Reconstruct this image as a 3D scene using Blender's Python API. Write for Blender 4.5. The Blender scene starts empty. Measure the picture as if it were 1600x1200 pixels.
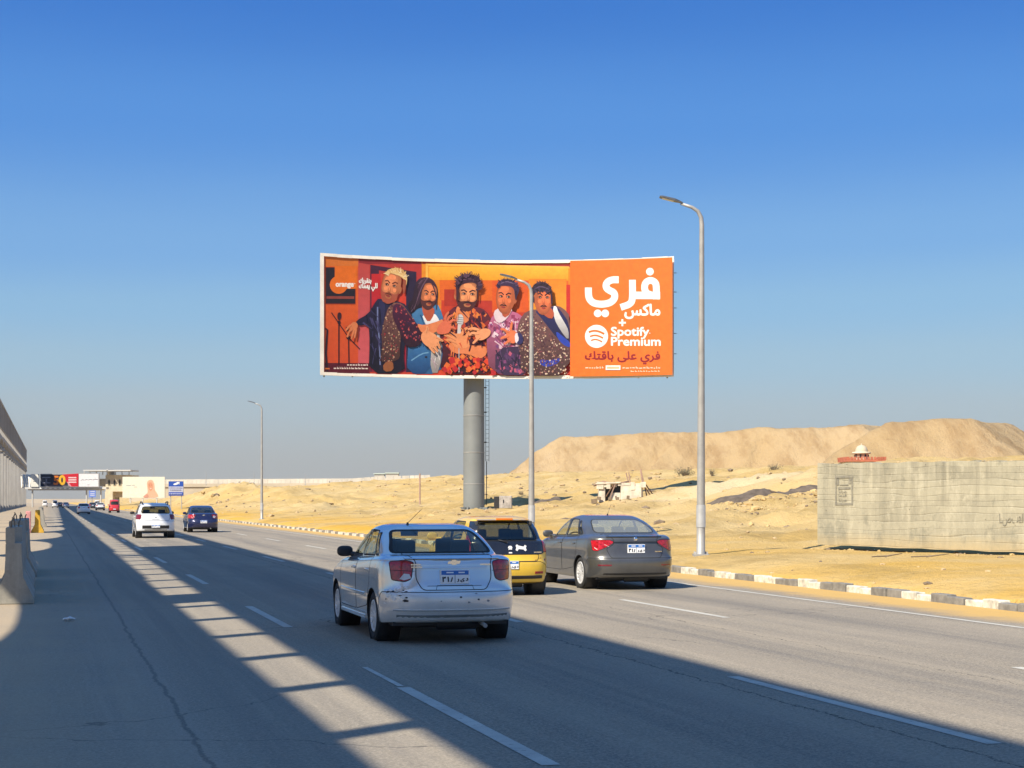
import bpy, bmesh, math, random
from math import radians, sin, cos, pi, sqrt, atan2
from mathutils import Vector, Matrix, noise, geometry
from mathutils.bvhtree import BVHTree

SC = bpy.context.scene
COL = SC.collection

# ------------------------------------------------------------------ camera
CAM_H = 1.75
F_PX = 2500.0
YAW = math.atan(725.0 / F_PX)
cam_d = bpy.data.cameras.new('camera')
cam_d.sensor_width = 36.0
cam_d.lens = F_PX / 1600.0 * 36.0
cam_d.shift_y = 183.0 / 1600.0
cam_d.clip_start = 0.1
cam_d.clip_end = 20000
cam = bpy.data.objects.new('camera', cam_d)
cam.location = (0, 0, CAM_H)
cam.rotation_euler = (radians(90), 0, -YAW)
COL.objects.link(cam)
SC.camera = cam

# ------------------------------------------------------------------ light
SUN_EL = radians(44.0)
_sh = Vector((-0.82, -0.57, 0)).normalized()
SUN_DIR = Vector((_sh.x * cos(SUN_EL), _sh.y * cos(SUN_EL), sin(SUN_EL)))
world = bpy.data.worlds.new('World')
SC.world = world
world.use_nodes = True
wn = world.node_tree.nodes
wl = world.node_tree.links
bg = wn['Background']
sky = wn.new('ShaderNodeTexSky')
sky.sky_type = 'NISHITA'
sky.sun_disc = False
sky.sun_elevation = SUN_EL
sky.sun_rotation = atan2(SUN_DIR.x, SUN_DIR.y)
sky.altitude = 200
sky.air_density = 1.0
sky.dust_density = 1.6
sky.ozone_density = 2.0
hsv = wn.new('ShaderNodeHueSaturation')
hsv.inputs['Saturation'].default_value = 1.35
wl.new(sky.outputs['Color'], hsv.inputs['Color'])
# dust haze low over the desert, deep blue higher up: the air of the photograph, by elevation
EXPO = 0.74
wtc = wn.new('ShaderNodeTexCoord')
wsx = wn.new('ShaderNodeSeparateXYZ')
wl.new(wtc.outputs['Generated'], wsx.inputs[0])
wrp = wn.new('ShaderNodeValToRGB')
wrp.color_ramp.interpolation = 'EASE'
def _lin(v):
    v = v / 255.0
    return v / 12.92 if v <= 0.04045 else ((v + 0.055) / 1.055) ** 2.4
SKY = [(0.0, (184, 185, 186), 1), (.020, (176, 180, 184), 1), (.055, (170, 185, 198), 1), (.085, (158, 188, 211), 1), (.118, (142, 184, 220), 1), (.155, (122, 171, 224), 1),
       (.23, (84, 144, 220), 1), (.30, (56, 118, 206), 1), (.42, (70, 130, 215), 1.0), (.65, (100, 155, 224), 1.05), (1.0, (95, 150, 220), 1.0)]
el = wrp.color_ramp.elements
while len(el) < len(SKY):
    el.new(0.5)
for e, (q, c, k) in zip(el, SKY):
    e.position = q
    e.color = (_lin(c[0]) * k, _lin(c[1]) * k, _lin(c[2]) * k, 1)
# the haze layer is a little uneven
wnz = wn.new('ShaderNodeTexNoise')
wnz.inputs['Scale'].default_value = 2.2
wnz.inputs['Detail'].default_value = 3
wmp = wn.new('ShaderNodeMapping')
wmp.inputs['Scale'].default_value = (1.0, 1.0, 5.0)
wl.new(wtc.outputs['Generated'], wmp.inputs['Vector'])
wl.new(wmp.outputs['Vector'], wnz.inputs['Vector'])
wma = wn.new('ShaderNodeMath')
wma.operation = 'MULTIPLY_ADD'
wma.inputs[1].default_value = 0.030
wl.new(wnz.outputs['Fac'], wma.inputs[0])
wmb = wn.new('ShaderNodeMath')
wmb.operation = 'SUBTRACT'
wmb.inputs[1].default_value = 0.015
wl.new(wsx.outputs['Z'], wma.inputs[2])
wl.new(wma.outputs[0], wmb.inputs[0])
wl.new(wmb.outputs[0], wrp.inputs['Fac'])
wsc = wn.new('ShaderNodeVectorMath')
wsc.operation = 'SCALE'
wsc.inputs['Scale'].default_value = 10.0 / 2 ** EXPO
wl.new(wrp.outputs['Color'], wsc.inputs[0])
wmx = wn.new('ShaderNodeMix')
wmx.data_type = 'RGBA'
wmx.inputs['Factor'].default_value = 0.85
wl.new(hsv.outputs['Color'], wmx.inputs['A'])
wl.new(wsc.outputs[0], wmx.inputs['B'])
wl.new(wmx.outputs['Result'], bg.inputs['Color'])
bg.inputs['Strength'].default_value = 0.10
sun_d = bpy.data.lights.new('sun', 'SUN')
sun_d.energy = 5.0
sun_d.angle = radians(0.53)
sun_d.color = (1.0, 0.90, 0.74)
sun = bpy.data.objects.new('sun', sun_d)
sun.rotation_euler = (-SUN_DIR).to_track_quat('-Z', 'Y').to_euler()
sun.location = (-60, -60, 80)
COL.objects.link(sun)
vs = SC.view_settings
vs.view_transform = 'Standard'
vs.look = 'None'
vs.exposure = EXPO
vs.gamma = 1.0
vs.use_curve_mapping = False
try:
    SC.cycles.max_bounces = 8
    SC.cycles.transparent_max_bounces = 16
    SC.cycles.use_denoising = True
except Exception:
    pass

# ------------------------------------------------------------------ helpers
def px(x, d, y=None, z=None):
    """the point on the ray of photo column x at depth d; height from photo row y or z"""
    l = (x - 800.0) / F_PX * d
    X = d * sin(YAW) + l * cos(YAW)
    Y = d * cos(YAW) - l * sin(YAW)
    if z is None:
        z = CAM_H - (y - 783.0) / F_PX * d
    return Vector((X, Y, z))

def L1(v):
    v = v / 255.0
    return v / 12.92 if v <= 0.04045 else ((v + 0.055) / 1.055) ** 2.4

def C(r, g, b, k=1.0):
    return (L1(r) * k, L1(g) * k, L1(b) * k)

def sstep(a, b, x):
    t = max(0.0, min(1.0, (x - a) / (b - a)))
    return t * t * (3 - 2 * t)

def interp(kn, x):
    if x <= kn[0][0]:
        return kn[0][1]
    for (a, va), (b, vb) in zip(kn, kn[1:]):
        if x <= b:
            t = (x - a) / (b - a)
            t = t * t * (3 - 2 * t) * 0.5 + t * 0.5
            return va + (vb - va) * t
    return kn[-1][1]

def tag(o, label=None, cat=None, group=None, kind=None):
    if label: o['label'] = label
    if cat: o['category'] = cat
    if group: o['group'] = group
    if kind: o['kind'] = kind
    return o

def thing(name, label, cat, loc=(0, 0, 0), rz=0.0, group=None):
    o = bpy.data.objects.new(name, None)
    o.empty_display_size = 0.3
    o.location = loc
    o.rotation_euler = (0, 0, rz)
    COL.objects.link(o)
    return tag(o, label, cat, group)

def obj(name, bm, mats, parent=None, smooth=None):
    me = bpy.data.meshes.new(name)
    bm.to_mesh(me)
    bm.free()
    if not isinstance(mats, (list, tuple)):
        mats = [mats]
    for m in mats:
        me.materials.append(m)
    if smooth is not None:
        for p in me.polygons:
            p.use_smooth = True
        if smooth < 180:
            me.set_sharp_from_angle(angle=radians(smooth))
    o = bpy.data.objects.new(name, me)
    COL.objects.link(o)
    if parent is not None:
        o.parent = parent
    return o

def copy_tree(o, parent=None):
    c = o.copy()
    COL.objects.link(c)
    c.parent = parent
    for ch in [x for x in COL.objects if x.parent == o]:
        copy_tree(ch, c)
    return c

def box(bm, x0, x1, y0, y1, z0, z1, mi=0, bev=0.0, M=None):
    r = bmesh.ops.create_cube(bm, size=1)
    vs_ = r['verts']
    for v in vs_:
        v.co = Vector((x0 + (v.co.x + .5) * (x1 - x0), y0 + (v.co.y + .5) * (y1 - y0), z0 + (v.co.z + .5) * (z1 - z0)))
    fs = list({f for v in vs_ for f in v.link_faces})
    if bev > 0:
        es = list({e for v in vs_ for e in v.link_edges})
        rr = bmesh.ops.bevel(bm, geom=es, offset=bev, segments=2, affect='EDGES', profile=0.6)
        vs_ = list({v for f in rr['faces'] for v in f.verts})
        fs = list({f for v in vs_ for f in v.link_faces})
    for f in fs:
        f.material_index = mi
    if M is not None:
        bmesh.ops.transform(bm, matrix=M, verts=vs_)
    return vs_

def tube(bm, pts, rad, seg=8, mi=0, caps=True):
    """a tube along pts; rad is a number or one per point"""
    pts = [Vector(p) for p in pts]
    n = len(pts)
    if not isinstance(rad, (list, tuple)):
        rad = [rad] * n
    rings = []
    up = Vector((0, 0, 1))
    prev = None
    for i, p in enumerate(pts):
        t = (pts[min(i + 1, n - 1)] - pts[max(i - 1, 0)]).normalized()
        if prev is None:
            a = t.cross(up)
            if a.length < 1e-3:
                a = t.cross(Vector((1, 0, 0)))
        else:
            a = prev - t * prev.dot(t)
        a.normalize()
        prev = a
        b = t.cross(a)
        rings.append([bm.verts.new(p + (a * cos(2 * pi * k / seg) + b * sin(2 * pi * k / seg)) * rad[i]) for k in range(seg)])
    for r0, r1 in zip(rings, rings[1:]):
        for k in range(seg):
            f = bm.faces.new((r0[k], r0[(k + 1) % seg], r1[(k + 1) % seg], r1[k]))
            f.material_index = mi
            f.smooth = True
    if caps:
        for r in (rings[0], rings[-1]):
            try:
                f = bm.faces.new(r)
                f.material_index = mi
            except ValueError:
                pass
    return rings

def lathe(bm, prof, seg=24, axis='x', mi=0, M=None, closed=False):
    """revolve (axial, radius) pairs about an axis through the origin"""
    rings = []
    new = []
    for a, r in prof:
        ring = []
        for k in range(seg):
            t = 2 * pi * k / seg
            if axis == 'x':
                v = (a, r * cos(t), r * sin(t))
            else:
                v = (r * cos(t), r * sin(t), a)
            nv = bm.verts.new(v)
            ring.append(nv)
            new.append(nv)
        rings.append(ring)
    pr = list(zip(rings, rings[1:]))
    if closed:
        pr.append((rings[-1], rings[0]))
    for r0, r1 in pr:
        for k in range(seg):
            f = bm.faces.new((r0[k], r0[(k + 1) % seg], r1[(k + 1) % seg], r1[k]))
            f.material_index = mi
            f.smooth = True
    if M is not None:
        bmesh.ops.transform(bm, matrix=M, verts=new)
    return rings

def round_poly(pts, r, seg=4):
    out = []
    n = len(pts)
    for i in range(n):
        p = Vector(pts[i]); a = Vector(pts[i - 1]); b = Vector(pts[(i + 1) % n])
        ri = r[i] if isinstance(r, (list, tuple)) else r
        da, db = (a - p), (b - p)
        q = min(ri, da.length * .45, db.length * .45)
        if q < 1e-4:
            out.append((p.x, p.y)); continue
        p0 = p + da.normalized() * q
        p1 = p + db.normalized() * q
        for k in range(seg + 1):
            t = k / seg
            v = p0 * (1 - t) ** 2 + p * 2 * t * (1 - t) + p1 * t * t
            out.append((v.x, v.y))
    return out

def chaikin(pts, it=2, closed=True):
    pts = [Vector(p) for p in pts]
    for _ in range(it):
        q = []
        n = len(pts)
        for i in range(n if closed else n - 1):
            a, b = pts[i], pts[(i + 1) % n]
            q += [a * .75 + b * .25, a * .25 + b * .75]
        if not closed:
            q = [pts[0]] + q + [pts[-1]]
        pts = q
    return [(p.x, p.y) for p in pts]

# ------------------------------------------------------------------ materials
MATS = {}
def mat(name, col, rough=0.6, metal=0.0, coat=0.0, nscale=0.0, namt=0.0, bump=0.0, bscale=None, emit=None, spec=0.5, col2=None):
    m = bpy.data.materials.new(name)
    m.use_nodes = True
    nt = m.node_tree
    b = nt.nodes['Principled BSDF']
    b.inputs['Base Color'].default_value = (*col, 1)
    b.inputs['Roughness'].default_value = rough
    b.inputs['Metallic'].default_value = metal
    b.inputs['Coat Weight'].default_value = coat
    b.inputs['Coat Roughness'].default_value = 0.04
    b.inputs['Specular IOR Level'].default_value = spec
    if nscale > 0:
        tc = nt.nodes.new('ShaderNodeTexCoord')
        nz = nt.nodes.new('ShaderNodeTexNoise')
        nz.inputs['Scale'].default_value = nscale
        nz.inputs['Detail'].default_value = 6
        nz.inputs['Roughness'].default_value = 0.65
        nt.links.new(tc.outputs['Object'], nz.inputs['Vector'])
        mx = nt.nodes.new('ShaderNodeMix')
        mx.data_type = 'RGBA'
        c2 = col2 if col2 else tuple(c * (1 - namt) for c in col)
        c1 = col if col2 else tuple(min(1, c * (1 + namt * .6)) for c in col)
        mx.inputs['A'].default_value = (*c1, 1)
        mx.inputs['B'].default_value = (*c2, 1)
        rp = nt.nodes.new('ShaderNodeMapRange')
        rp.inputs['From Min'].default_value = 0.35
        rp.inputs['From Max'].default_value = 0.65
        nt.links.new(nz.outputs['Fac'], rp.inputs['Value'])
        nt.links.new(rp.outputs['Result'], mx.inputs['Factor'])
        nt.links.new(mx.outputs['Result'], b.inputs['Base Color'])
        if bump > 0:
            bp = nt.nodes.new('ShaderNodeBump')
            bp.inputs['Strength'].default_value = bump
            bp.inputs['Distance'].default_value = 0.05
            src = nz
            if bscale:
                src = nt.nodes.new('ShaderNodeTexNoise')
                src.inputs['Scale'].default_value = bscale
                src.inputs['Detail'].default_value = 5
                nt.links.new(tc.outputs['Object'], src.inputs['Vector'])
            nt.links.new(src.outputs['Fac'], bp.inputs['Height'])
            nt.links.new(bp.outputs['Normal'], b.inputs['Normal'])
    if emit:
        b.inputs['Emission Color'].default_value = (*emit, 1)
        b.inputs['Emission Strength'].default_value = 1
    MATS[name] = m
    return m

def glass_mat(name, tint, rough=0.02, fac=0.10, pale_sheen=0.0):
    m = bpy.data.materials.new(name)
    m.use_nodes = True
    nt = m.node_tree
    nt.nodes.remove(nt.nodes['Principled BSDF'])
    out = nt.nodes['Material Output']
    tr = nt.nodes.new('ShaderNodeBsdfTransparent')
    tr.inputs['Color'].default_value = (*tint, 1)
    gl = nt.nodes.new('ShaderNodeBsdfGlossy')
    gl.inputs['Roughness'].default_value = rough
    gl.inputs['Color'].default_value = (1, 1, 1, 1)
    fr = nt.nodes.new('ShaderNodeLayerWeight')
    fr.inputs['Blend'].default_value = 0.5
    pw = nt.nodes.new('ShaderNodeMath')
    pw.operation = 'POWER'
    pw.inputs[1].default_value = 4.0
    nt.links.new(fr.outputs['Facing'], pw.inputs[0])
    ad = nt.nodes.new('ShaderNodeMath')
    ad.operation = 'MULTIPLY_ADD'
    ad.inputs[1].default_value = 0.5
    ad.inputs[2].default_value = fac - 0.03
    nt.links.new(pw.outputs[0], ad.inputs[0])
    mx = nt.nodes.new('ShaderNodeMixShader')
    nt.links.new(ad.outputs[0], mx.inputs['Fac'])
    nt.links.new(tr.outputs[0], mx.inputs[1])
    nt.links.new(gl.outputs[0], mx.inputs[2])
    last = mx
    if pale_sheen:  # pale diffuse film, standing in for bright sky mirrored in the glass
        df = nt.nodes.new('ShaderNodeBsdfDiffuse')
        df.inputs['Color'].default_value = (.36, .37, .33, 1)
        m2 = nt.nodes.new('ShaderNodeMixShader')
        m2.inputs['Fac'].default_value = pale_sheen
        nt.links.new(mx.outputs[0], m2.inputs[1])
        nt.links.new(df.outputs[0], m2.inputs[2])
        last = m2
    nt.links.new(last.outputs[0], out.inputs['Surface'])
    MATS[name] = m
    return m

class NT:
    """small node-graph helper"""
    def __init__(s, name):
        s.m = bpy.data.materials.new(name)
        s.m.use_nodes = True
        s.t = s.m.node_tree
        s.b = s.t.nodes['Principled BSDF']
        s.geo = s.t.nodes.new('ShaderNodeNewGeometry')
        s.pos = s.geo.outputs['Position']
        MATS[name] = s.m
    def n(s, typ, **kw):
        nd = s.t.nodes.new(typ)
        for k, v in kw.items():
            setattr(nd, k, v)
        return nd
    def set(s, sock, v):
        if hasattr(v, 'is_output') or isinstance(v, bpy.types.NodeSocket):
            s.t.links.new(v, sock)
        elif isinstance(v, (tuple, list)) and len(v) == 3 and sock.type == 'RGBA':
            sock.default_value = (*v, 1)
        else:
            sock.default_value = v
    def math(s, op, a, b=0.0, c=0.0, clamp=False):
        nd = s.n('ShaderNodeMath', operation=op, use_clamp=clamp)
        s.set(nd.inputs[0], a); s.set(nd.inputs[1], b)
        if len(nd.inputs) > 2: s.set(nd.inputs[2], c)
        return nd.outputs[0]
    def noise(s, scale, detail=5, rough=.6, vec=None, stretch=None, dist=0.0):
        v = vec if vec is not None else s.pos
        if stretch:
            mp = s.n('ShaderNodeMapping')
            mp.inputs['Scale'].default_value = stretch
            s.t.links.new(v, mp.inputs['Vector'])
            v = mp.outputs['Vector']
        nd = s.n('ShaderNodeTexNoise')
        nd.inputs['Scale'].default_value = scale
        nd.inputs['Detail'].default_value = detail
        nd.inputs['Roughness'].default_value = rough
        nd.inputs['Distortion'].default_value = dist
        s.t.links.new(v, nd.inputs['Vector'])
        return nd.outputs['Fac']
    def rng(s, v, a, b, c=0.0, d=1.0):
        nd = s.n('ShaderNodeMapRange')
        s.set(nd.inputs['Value'], v)
        nd.inputs['From Min'].default_value = a
        nd.inputs['From Max'].default_value = b
        nd.inputs['To Min'].default_value = c
        nd.inputs['To Max'].default_value = d
        return nd.outputs['Result']
    def mix(s, f, a, b, mode='MIX'):
        nd = s.n('ShaderNodeMix', data_type='RGBA', blend_type=mode)
        s.set(nd.inputs['Factor'], f)
        s.set(nd.inputs['A'], a if isinstance(a, bpy.types.NodeSocket) else (*a, 1))
        s.set(nd.inputs['B'], b if isinstance(b, bpy.types.NodeSocket) else (*b, 1))
        return nd.outputs['Result']
    def xyz(s):
        nd = s.n('ShaderNodeSeparateXYZ')
        s.t.links.new(s.pos, nd.inputs[0])
        return nd.outputs
    def col(s, v): s.set(s.b.inputs['Base Color'], v)
    def rough(s, v): s.set(s.b.inputs['Roughness'], v)
    def bump(s, h, strength=.3, dist=.02):
        bp = s.n('ShaderNodeBump')
        bp.inputs['Strength'].default_value = strength
        bp.inputs['Distance'].default_value = dist
        s.set(bp.inputs['Height'], h)
        s.t.links.new(bp.outputs['Normal'], s.b.inputs['Normal'])

# asphalt: weathered, dusty, with wandering joints and streaks along the lanes
def asphalt():
    t = NT('asphalt')
    X, Y, Z = t.xyz()
    big = t.noise(.25, 4)
    streak = t.noise(1.0, 4, stretch=(2.2, .05, 1))
    grain = t.noise(38, 3, .8)
    fine = t.noise(150, 2, .7)
    c = t.mix(t.rng(big, .3, .7), (.245, .210, .158), (.305, .262, .198))
    c = t.mix(t.rng(streak, .40, .68, 0, .75), c, (.160, .142, .116))
    st2 = t.noise(1.0, 5, .7, stretch=(5, .10, 1))
    c = t.mix(t.rng(st2, .52, .68, 0, .5), c, (.34, .295, .225))
    ob = t.noise(1.7, 3, .5, stretch=(1, .45, 1))
    c = t.mix(t.rng(ob, .70, .76, 0, .6), c, (.07, .065, .06))
    c = t.mix(t.rng(grain, .51, .63, 0, .75), c, (.42, .375, .30))
    c = t.mix(t.rng(grain, .48, .37, 0, .55), c, (.085, .08, .07))
    agg = t.noise(17, 3, .75)
    c = t.mix(t.rng(agg, .52, .66, 0, .5), c, (.36, .32, .25))
    c = t.mix(t.rng(agg, .46, .36, 0, .35), c, (.11, .10, .085))
    mott = t.noise(4.5, 5, .75)
    c = t.mix(t.rng(mott, .5, .7, 0, .30), c, (.14, .13, .12))
    c = t.mix(t.rng(fine, .56, .68, 0, .55), c, (.08, .077, .075))
    # dark oil line down the middle of each lane
    for xc in (.75, 2.5, 4.1, 5.7, 7.4, 9.0, 10.5, 12.1):
        d = t.math('ABSOLUTE', t.math('SUBTRACT', X, xc))
        f = t.math('MULTIPLY', t.rng(d, .05, .45, .34, 0), t.rng(big, .25, .6))
        c = t.mix(f, c, (.315, .27, .205))
    for xc in (1.75, 4.9, 8.2, 11.3):
        d = t.math('ABSOLUTE', t.math('SUBTRACT', X, xc))
        f = t.math('MULTIPLY', t.rng(d, .1, .75, .30, 0), t.rng(streak, .3, .6))
        c = t.mix(f, c, (.10, .097, .094))
    # wandering joints / cracks
    w1 = t.noise(.55, 6, .75)
    w2 = t.noise(1.3, 6, .8)
    for xc, wd, amp, w in ((1.03, .028, .26, w1), (6.16, .016, .45, w2), (8.9, .009, .7, w1)):
        off = t.math('MULTIPLY_ADD', w, amp, xc - amp * .5)
        d = t.math('ABSOLUTE', t.math('SUBTRACT', X, off))
        f = t.rng(d, wd * .4, wd, .8, 0)
        c = t.mix(f, c, (.035, .033, .032))
        if xc == 1.03:
            f = t.math('MULTIPLY', t.rng(d, .02, .22, .5, 0), t.rng(grain, .4, .6))
            c = t.mix(f, c, (.27, .25, .22))
    vo = t.n('ShaderNodeTexVoronoi', feature='DISTANCE_TO_EDGE')
    vo.inputs['Scale'].default_value = .23
    wv = t.n('ShaderNodeVectorMath', operation='ADD')
    wn2 = t.n('ShaderNodeTexNoise'); wn2.inputs['Scale'].default_value = .9; wn2.inputs['Detail'].default_value = 6
    t.t.links.new(t.pos, wn2.inputs['Vector'])
    sc = t.n('ShaderNodeVectorMath', operation='SCALE'); sc.inputs['Scale'].default_value = 1.6
    t.t.links.new(wn2.outputs['Color'], sc.inputs[0])
    t.t.links.new(t.pos, wv.inputs[0]); t.t.links.new(sc.outputs[0], wv.inputs[1])
    t.t.links.new(wv.outputs[0], vo.inputs['Vector'])
    f = t.math('MULTIPLY', t.rng(vo.outputs['Distance'], .001, .0042, .85, 0), t.rng(t.noise(.12, 2), .50, .56))
    c = t.mix(f, c, (.045, .043, .042))
    c = t.mix(t.rng(t.math('ADD', X, t.math('MULTIPLY', big, 2.0)), 4.6, 2.2, 0, .22), c, (.37, .33, .26))
    # blown sand at both edges
    eg = t.math('ADD', t.math('MULTIPLY', t.math('SUBTRACT', t.noise(.8, 5), .5), 1.7), t.math('MULTIPLY', t.math('SUBTRACT', streak, .5), .8))
    f1 = t.rng(t.math('ADD', X, eg), 13.2, 14.0)
    f2 = t.rng(t.math('ADD', X, eg), .7, -1.3)
    c = t.mix(t.math('MULTIPLY', f1, .92), c, (.52, .33, .10))
    c = t.mix(t.math('MULTIPLY', f2, .8), c, (.40, .31, .20))
    t.col(c)
    t.rough(t.rng(streak, .3, .7, .95, .78))
    t.b.inputs['Specular IOR Level'].default_value = .25
    t.bump(t.math('ADD', grain, t.math('MULTIPLY', fine, .6)), .35, .012)
    return t.m

def sand_mat(name, near, far, pale, peb=.5, pale_at=None):
    t = NT(name)
    X, Y, Z = t.xyz()
    big = t.noise(.09, 5)
    mid = t.noise(.6, 6, .7)
    fine = t.noise(6, 5, .75)
    speck = t.noise(19, 3, .8)
    blot = t.noise(.22, 7, .75, stretch=(1, .5, 1))
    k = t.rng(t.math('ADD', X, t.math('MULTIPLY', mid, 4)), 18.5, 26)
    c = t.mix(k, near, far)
    c = t.mix(t.rng(big, .42, .62, 0, .7), c, pale)
    if pale_at:
        dx = t.math('SUBTRACT', X, pale_at[0]); dy = t.math('SUBTRACT', Y, pale_at[1])
        dd = t.math('SQRT', t.math('ADD', t.math('MULTIPLY', dx, dx), t.math('MULTIPLY', dy, dy)))
        c = t.mix(t.rng(t.math('ADD', dd, t.math('MULTIPLY', mid, 8)), pale_at[2] + 6, pale_at[2] - 3, 0, .85), c, (.60, .49, .30))
    c = t.mix(t.rng(blot, .50, .64, 0, .7), c, tuple(v * .66 for v in far))
    c = t.mix(t.rng(mid, .5, .72, 0, .45), c, tuple(min(1, v * 1.16) for v in pale))
    c = t.mix(t.rng(fine, .55, .75, 0, .4), c, tuple(v * .6 for v in near))
    c = t.mix(t.math('MULTIPLY', t.rng(speck, .66, .74, 0, peb), t.rng(k, 0, 1, .12, 1)), c, (.16, .12, .08))
    t.col(c)
    t.rough(.95)
    t.b.inputs['Specular IOR Level'].default_value = .1
    t.bump(t.math('ADD', t.math('MULTIPLY', mid, 2.2), t.math('ADD', fine, t.math('MULTIPLY', speck, .25))), .75, .16)
    return t.m

def mesa_mat():
    t = NT('mesa_sand')
    X, Y, Z = t.xyz()
    big = t.noise(.035, 5)
    gul = t.noise(.30, 6, .7, stretch=(1, .35, .10))
    gul2 = t.noise(1.0, 5, .7, stretch=(1, .4, .12))
    fine = t.noise(2.5, 6, .75)
    pits = t.noise(.9, 6, .8, stretch=(1, .6, 1.3))
    zone = t.noise(.05, 2)
    c = t.mix(t.rng(big, .35, .65), (.42, .30, .155), (.455, .335, .19))
    c = t.mix(t.rng(gul, .44, .64, 0, .85), c, (.31, .205, .10))
    c = t.mix(t.rng(gul2, .52, .72, 0, .35), c, (.45, .325, .185))
    c = t.mix(t.rng(fine, .54, .74, 0, .35), c, (.24, .155, .08))
    c = t.mix(t.math('MULTIPLY', t.rng(pits, .62, .68, 0, .75), t.rng(zone, .46, .56)), c, (.15, .10, .06))
    t.col(c); t.rough(.95)
    t.b.inputs['Specular IOR Level'].default_value = .1
    t.bump(t.math('ADD', t.math('MULTIPLY', gul, 2.0), t.math('ADD', fine, pits)), .8, .5)
    return t.m

def worn_paint():
    t = NT('road_paint')
    a = t.noise(9, 6, .75)
    b = t.noise(2, 4)
    g = t.noise(60, 3, .8)
    c = t.mix(t.rng(b, .3, .7), (.52, .50, .43), (.38, .365, .32))
    c = t.mix(t.rng(a, .56, .66, 0, .85), c, (.20, .185, .165))
    c = t.mix(t.rng(g, .58, .7, 0, .6), c, (.22, .20, .18))
    t.col(c); t.rough(.85)
    return t.m

def concrete(name, base, dark, scale=.7, boards=False, streaks=.5):
    t = NT(name)
    X, Y, Z = t.xyz()
    big = t.noise(scale, 6, .65)
    st = t.noise(1.4, 5, .7, stretch=(1.6, 1.6, .12))
    fine = t.noise(14, 5, .75)
    c = t.mix(t.rng(big, .35, .65), base, dark)
    c = t.mix(t.rng(st, .45, .7, 0, streaks), c, tuple(v * .62 for v in dark))
    c = t.mix(t.rng(fine, .5, .75, 0, .4), c, tuple(min(1, v * 1.25) for v in base))
    h = t.math('ADD', big, t.math('MULTIPLY', fine, .3))
    if boards:
        zw = t.math('ADD', Z, t.math('MULTIPLY', t.noise(1.0, 2, stretch=(.25, .25, 2.6)), .42))
        row = t.math('FRACT', t.math('MULTIPLY', zw, 5.6))
        cell = t.math('FLOOR', t.math('MULTIPLY', zw, 5.6))
        seam = t.math('MINIMUM', row, t.math('SUBTRACT', 1.0, row))
        wn_ = t.n('ShaderNodeTexWhiteNoise', noise_dimensions='2D')
        cb = t.n('ShaderNodeCombineXYZ')
        t.set(cb.inputs[0], cell)
        t.set(cb.inputs[1], t.math('FLOOR', t.math('MULTIPLY', Y, .27)))
        t.t.links.new(cb.outputs[0], wn_.inputs['Vector'])
        c = t.mix(t.rng(wn_.outputs['Value'], 0, 1, 0, .38), c, tuple(min(1, v * 1.35) for v in base))
        c = t.mix(t.math('MULTIPLY', t.rng(seam, .02, .10, .30, 0), t.rng(t.noise(1.6, 5, .8), .47, .60)), c, tuple(v * .5 for v in dark))
        yl = t.math('FRACT', t.math('MULTIPLY', t.math('ADD', Y, t.math('MULTIPLY', big, .1)), .83))
        c = t.mix(t.math('MULTIPLY', t.rng(t.math('ABSOLUTE', t.math('SUBTRACT', yl, .5)), .01, .06, .6, 0), t.rng(big, .48, .62)), c, (.44, .405, .30))
        h = t.math('ADD', h, t.rng(seam, 0, .08, 0, .8))
    if boards:
        pt = t.noise(1.1, 6, .8, stretch=(1, 1, .7))
        c = t.mix(t.rng(pt, .53, .62, 0, .6), c, (.19, .185, .145))
        c = t.mix(t.rng(pt, .46, .38, 0, .6), c, (.44, .41, .31))
        sp = t.noise(5.5, 4, .8)
        c = t.mix(t.rng(sp, .66, .72, 0, .85), c, (.09, .085, .065))
        dr = t.noise(2.2, 5, .75, stretch=(1.3, 1.3, .06))
        c = t.mix(t.math('MULTIPLY', t.rng(dr, .52, .68, 0, .7), t.rng(Z, 1.2, 2.7)), c, (.15, .14, .11))
        c = t.mix(t.math('MULTIPLY', t.rng(dr, .46, .34, 0, .55), t.rng(pt, .4, .6)), c, (.45, .42, .33))
        c = t.mix(t.rng(t.math('ADD', Z, t.math('MULTIPLY', pt, .5)), 1.15, .75, 0, .6), c, (.42, .32, .16))
    t.col(c); t.rough(.9)
    t.b.inputs['Specular IOR Level'].default_value = .2
    t.bump(h, .5, .02)
    return t.m

M_ASPH = asphalt()
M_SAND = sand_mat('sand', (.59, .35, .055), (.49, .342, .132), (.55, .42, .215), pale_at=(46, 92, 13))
M_MESA = mesa_mat()
M_PAINT = worn_paint()
M_CONC = concrete('pale_concrete', (.36, .34, .29), (.25, .235, .20))
M_WALLC = concrete('board_marked_concrete', (.335, .312, .232), (.245, .23, .175), .9, True, .6)
M_VIA = concrete('viaduct_concrete', (.42, .40, .36), (.33, .31, .28), .15, False, .4)
M_GALV = mat('galvanised_steel', (.33, .325, .31), .5, .2, nscale=3, namt=.15)
M_DARK = mat('dark_plastic', (.018, .018, .02), .5)
M_RUB = mat('rubber', (.022, .022, .023), .85, nscale=8, namt=.3)
M_BLACK = mat('black', (.006, .006, .007), .6)
M_GAP = mat('panel_gap', (.012, .012, .013), .8)
M_CHROME = mat('chrome', (.75, .75, .76), .15, 1.0)
M_WHITE = mat('white_paint', (.78, .77, .74), .5, nscale=1.5, namt=.08)
M_ALLOY = mat('alloy', (.68, .68, .68), .38, .35)
M_FABRIC = mat('seat_fabric', (.05, .05, .055), .9)
M_TRIM = mat('cabin_trim', (.035, .035, .038), .8)
M_GLASS = glass_mat('window_glass', (.66, .70, .60), fac=.06)
M_TINT = glass_mat('tinted_glass', (.22, .25, .27), fac=.10)
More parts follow.
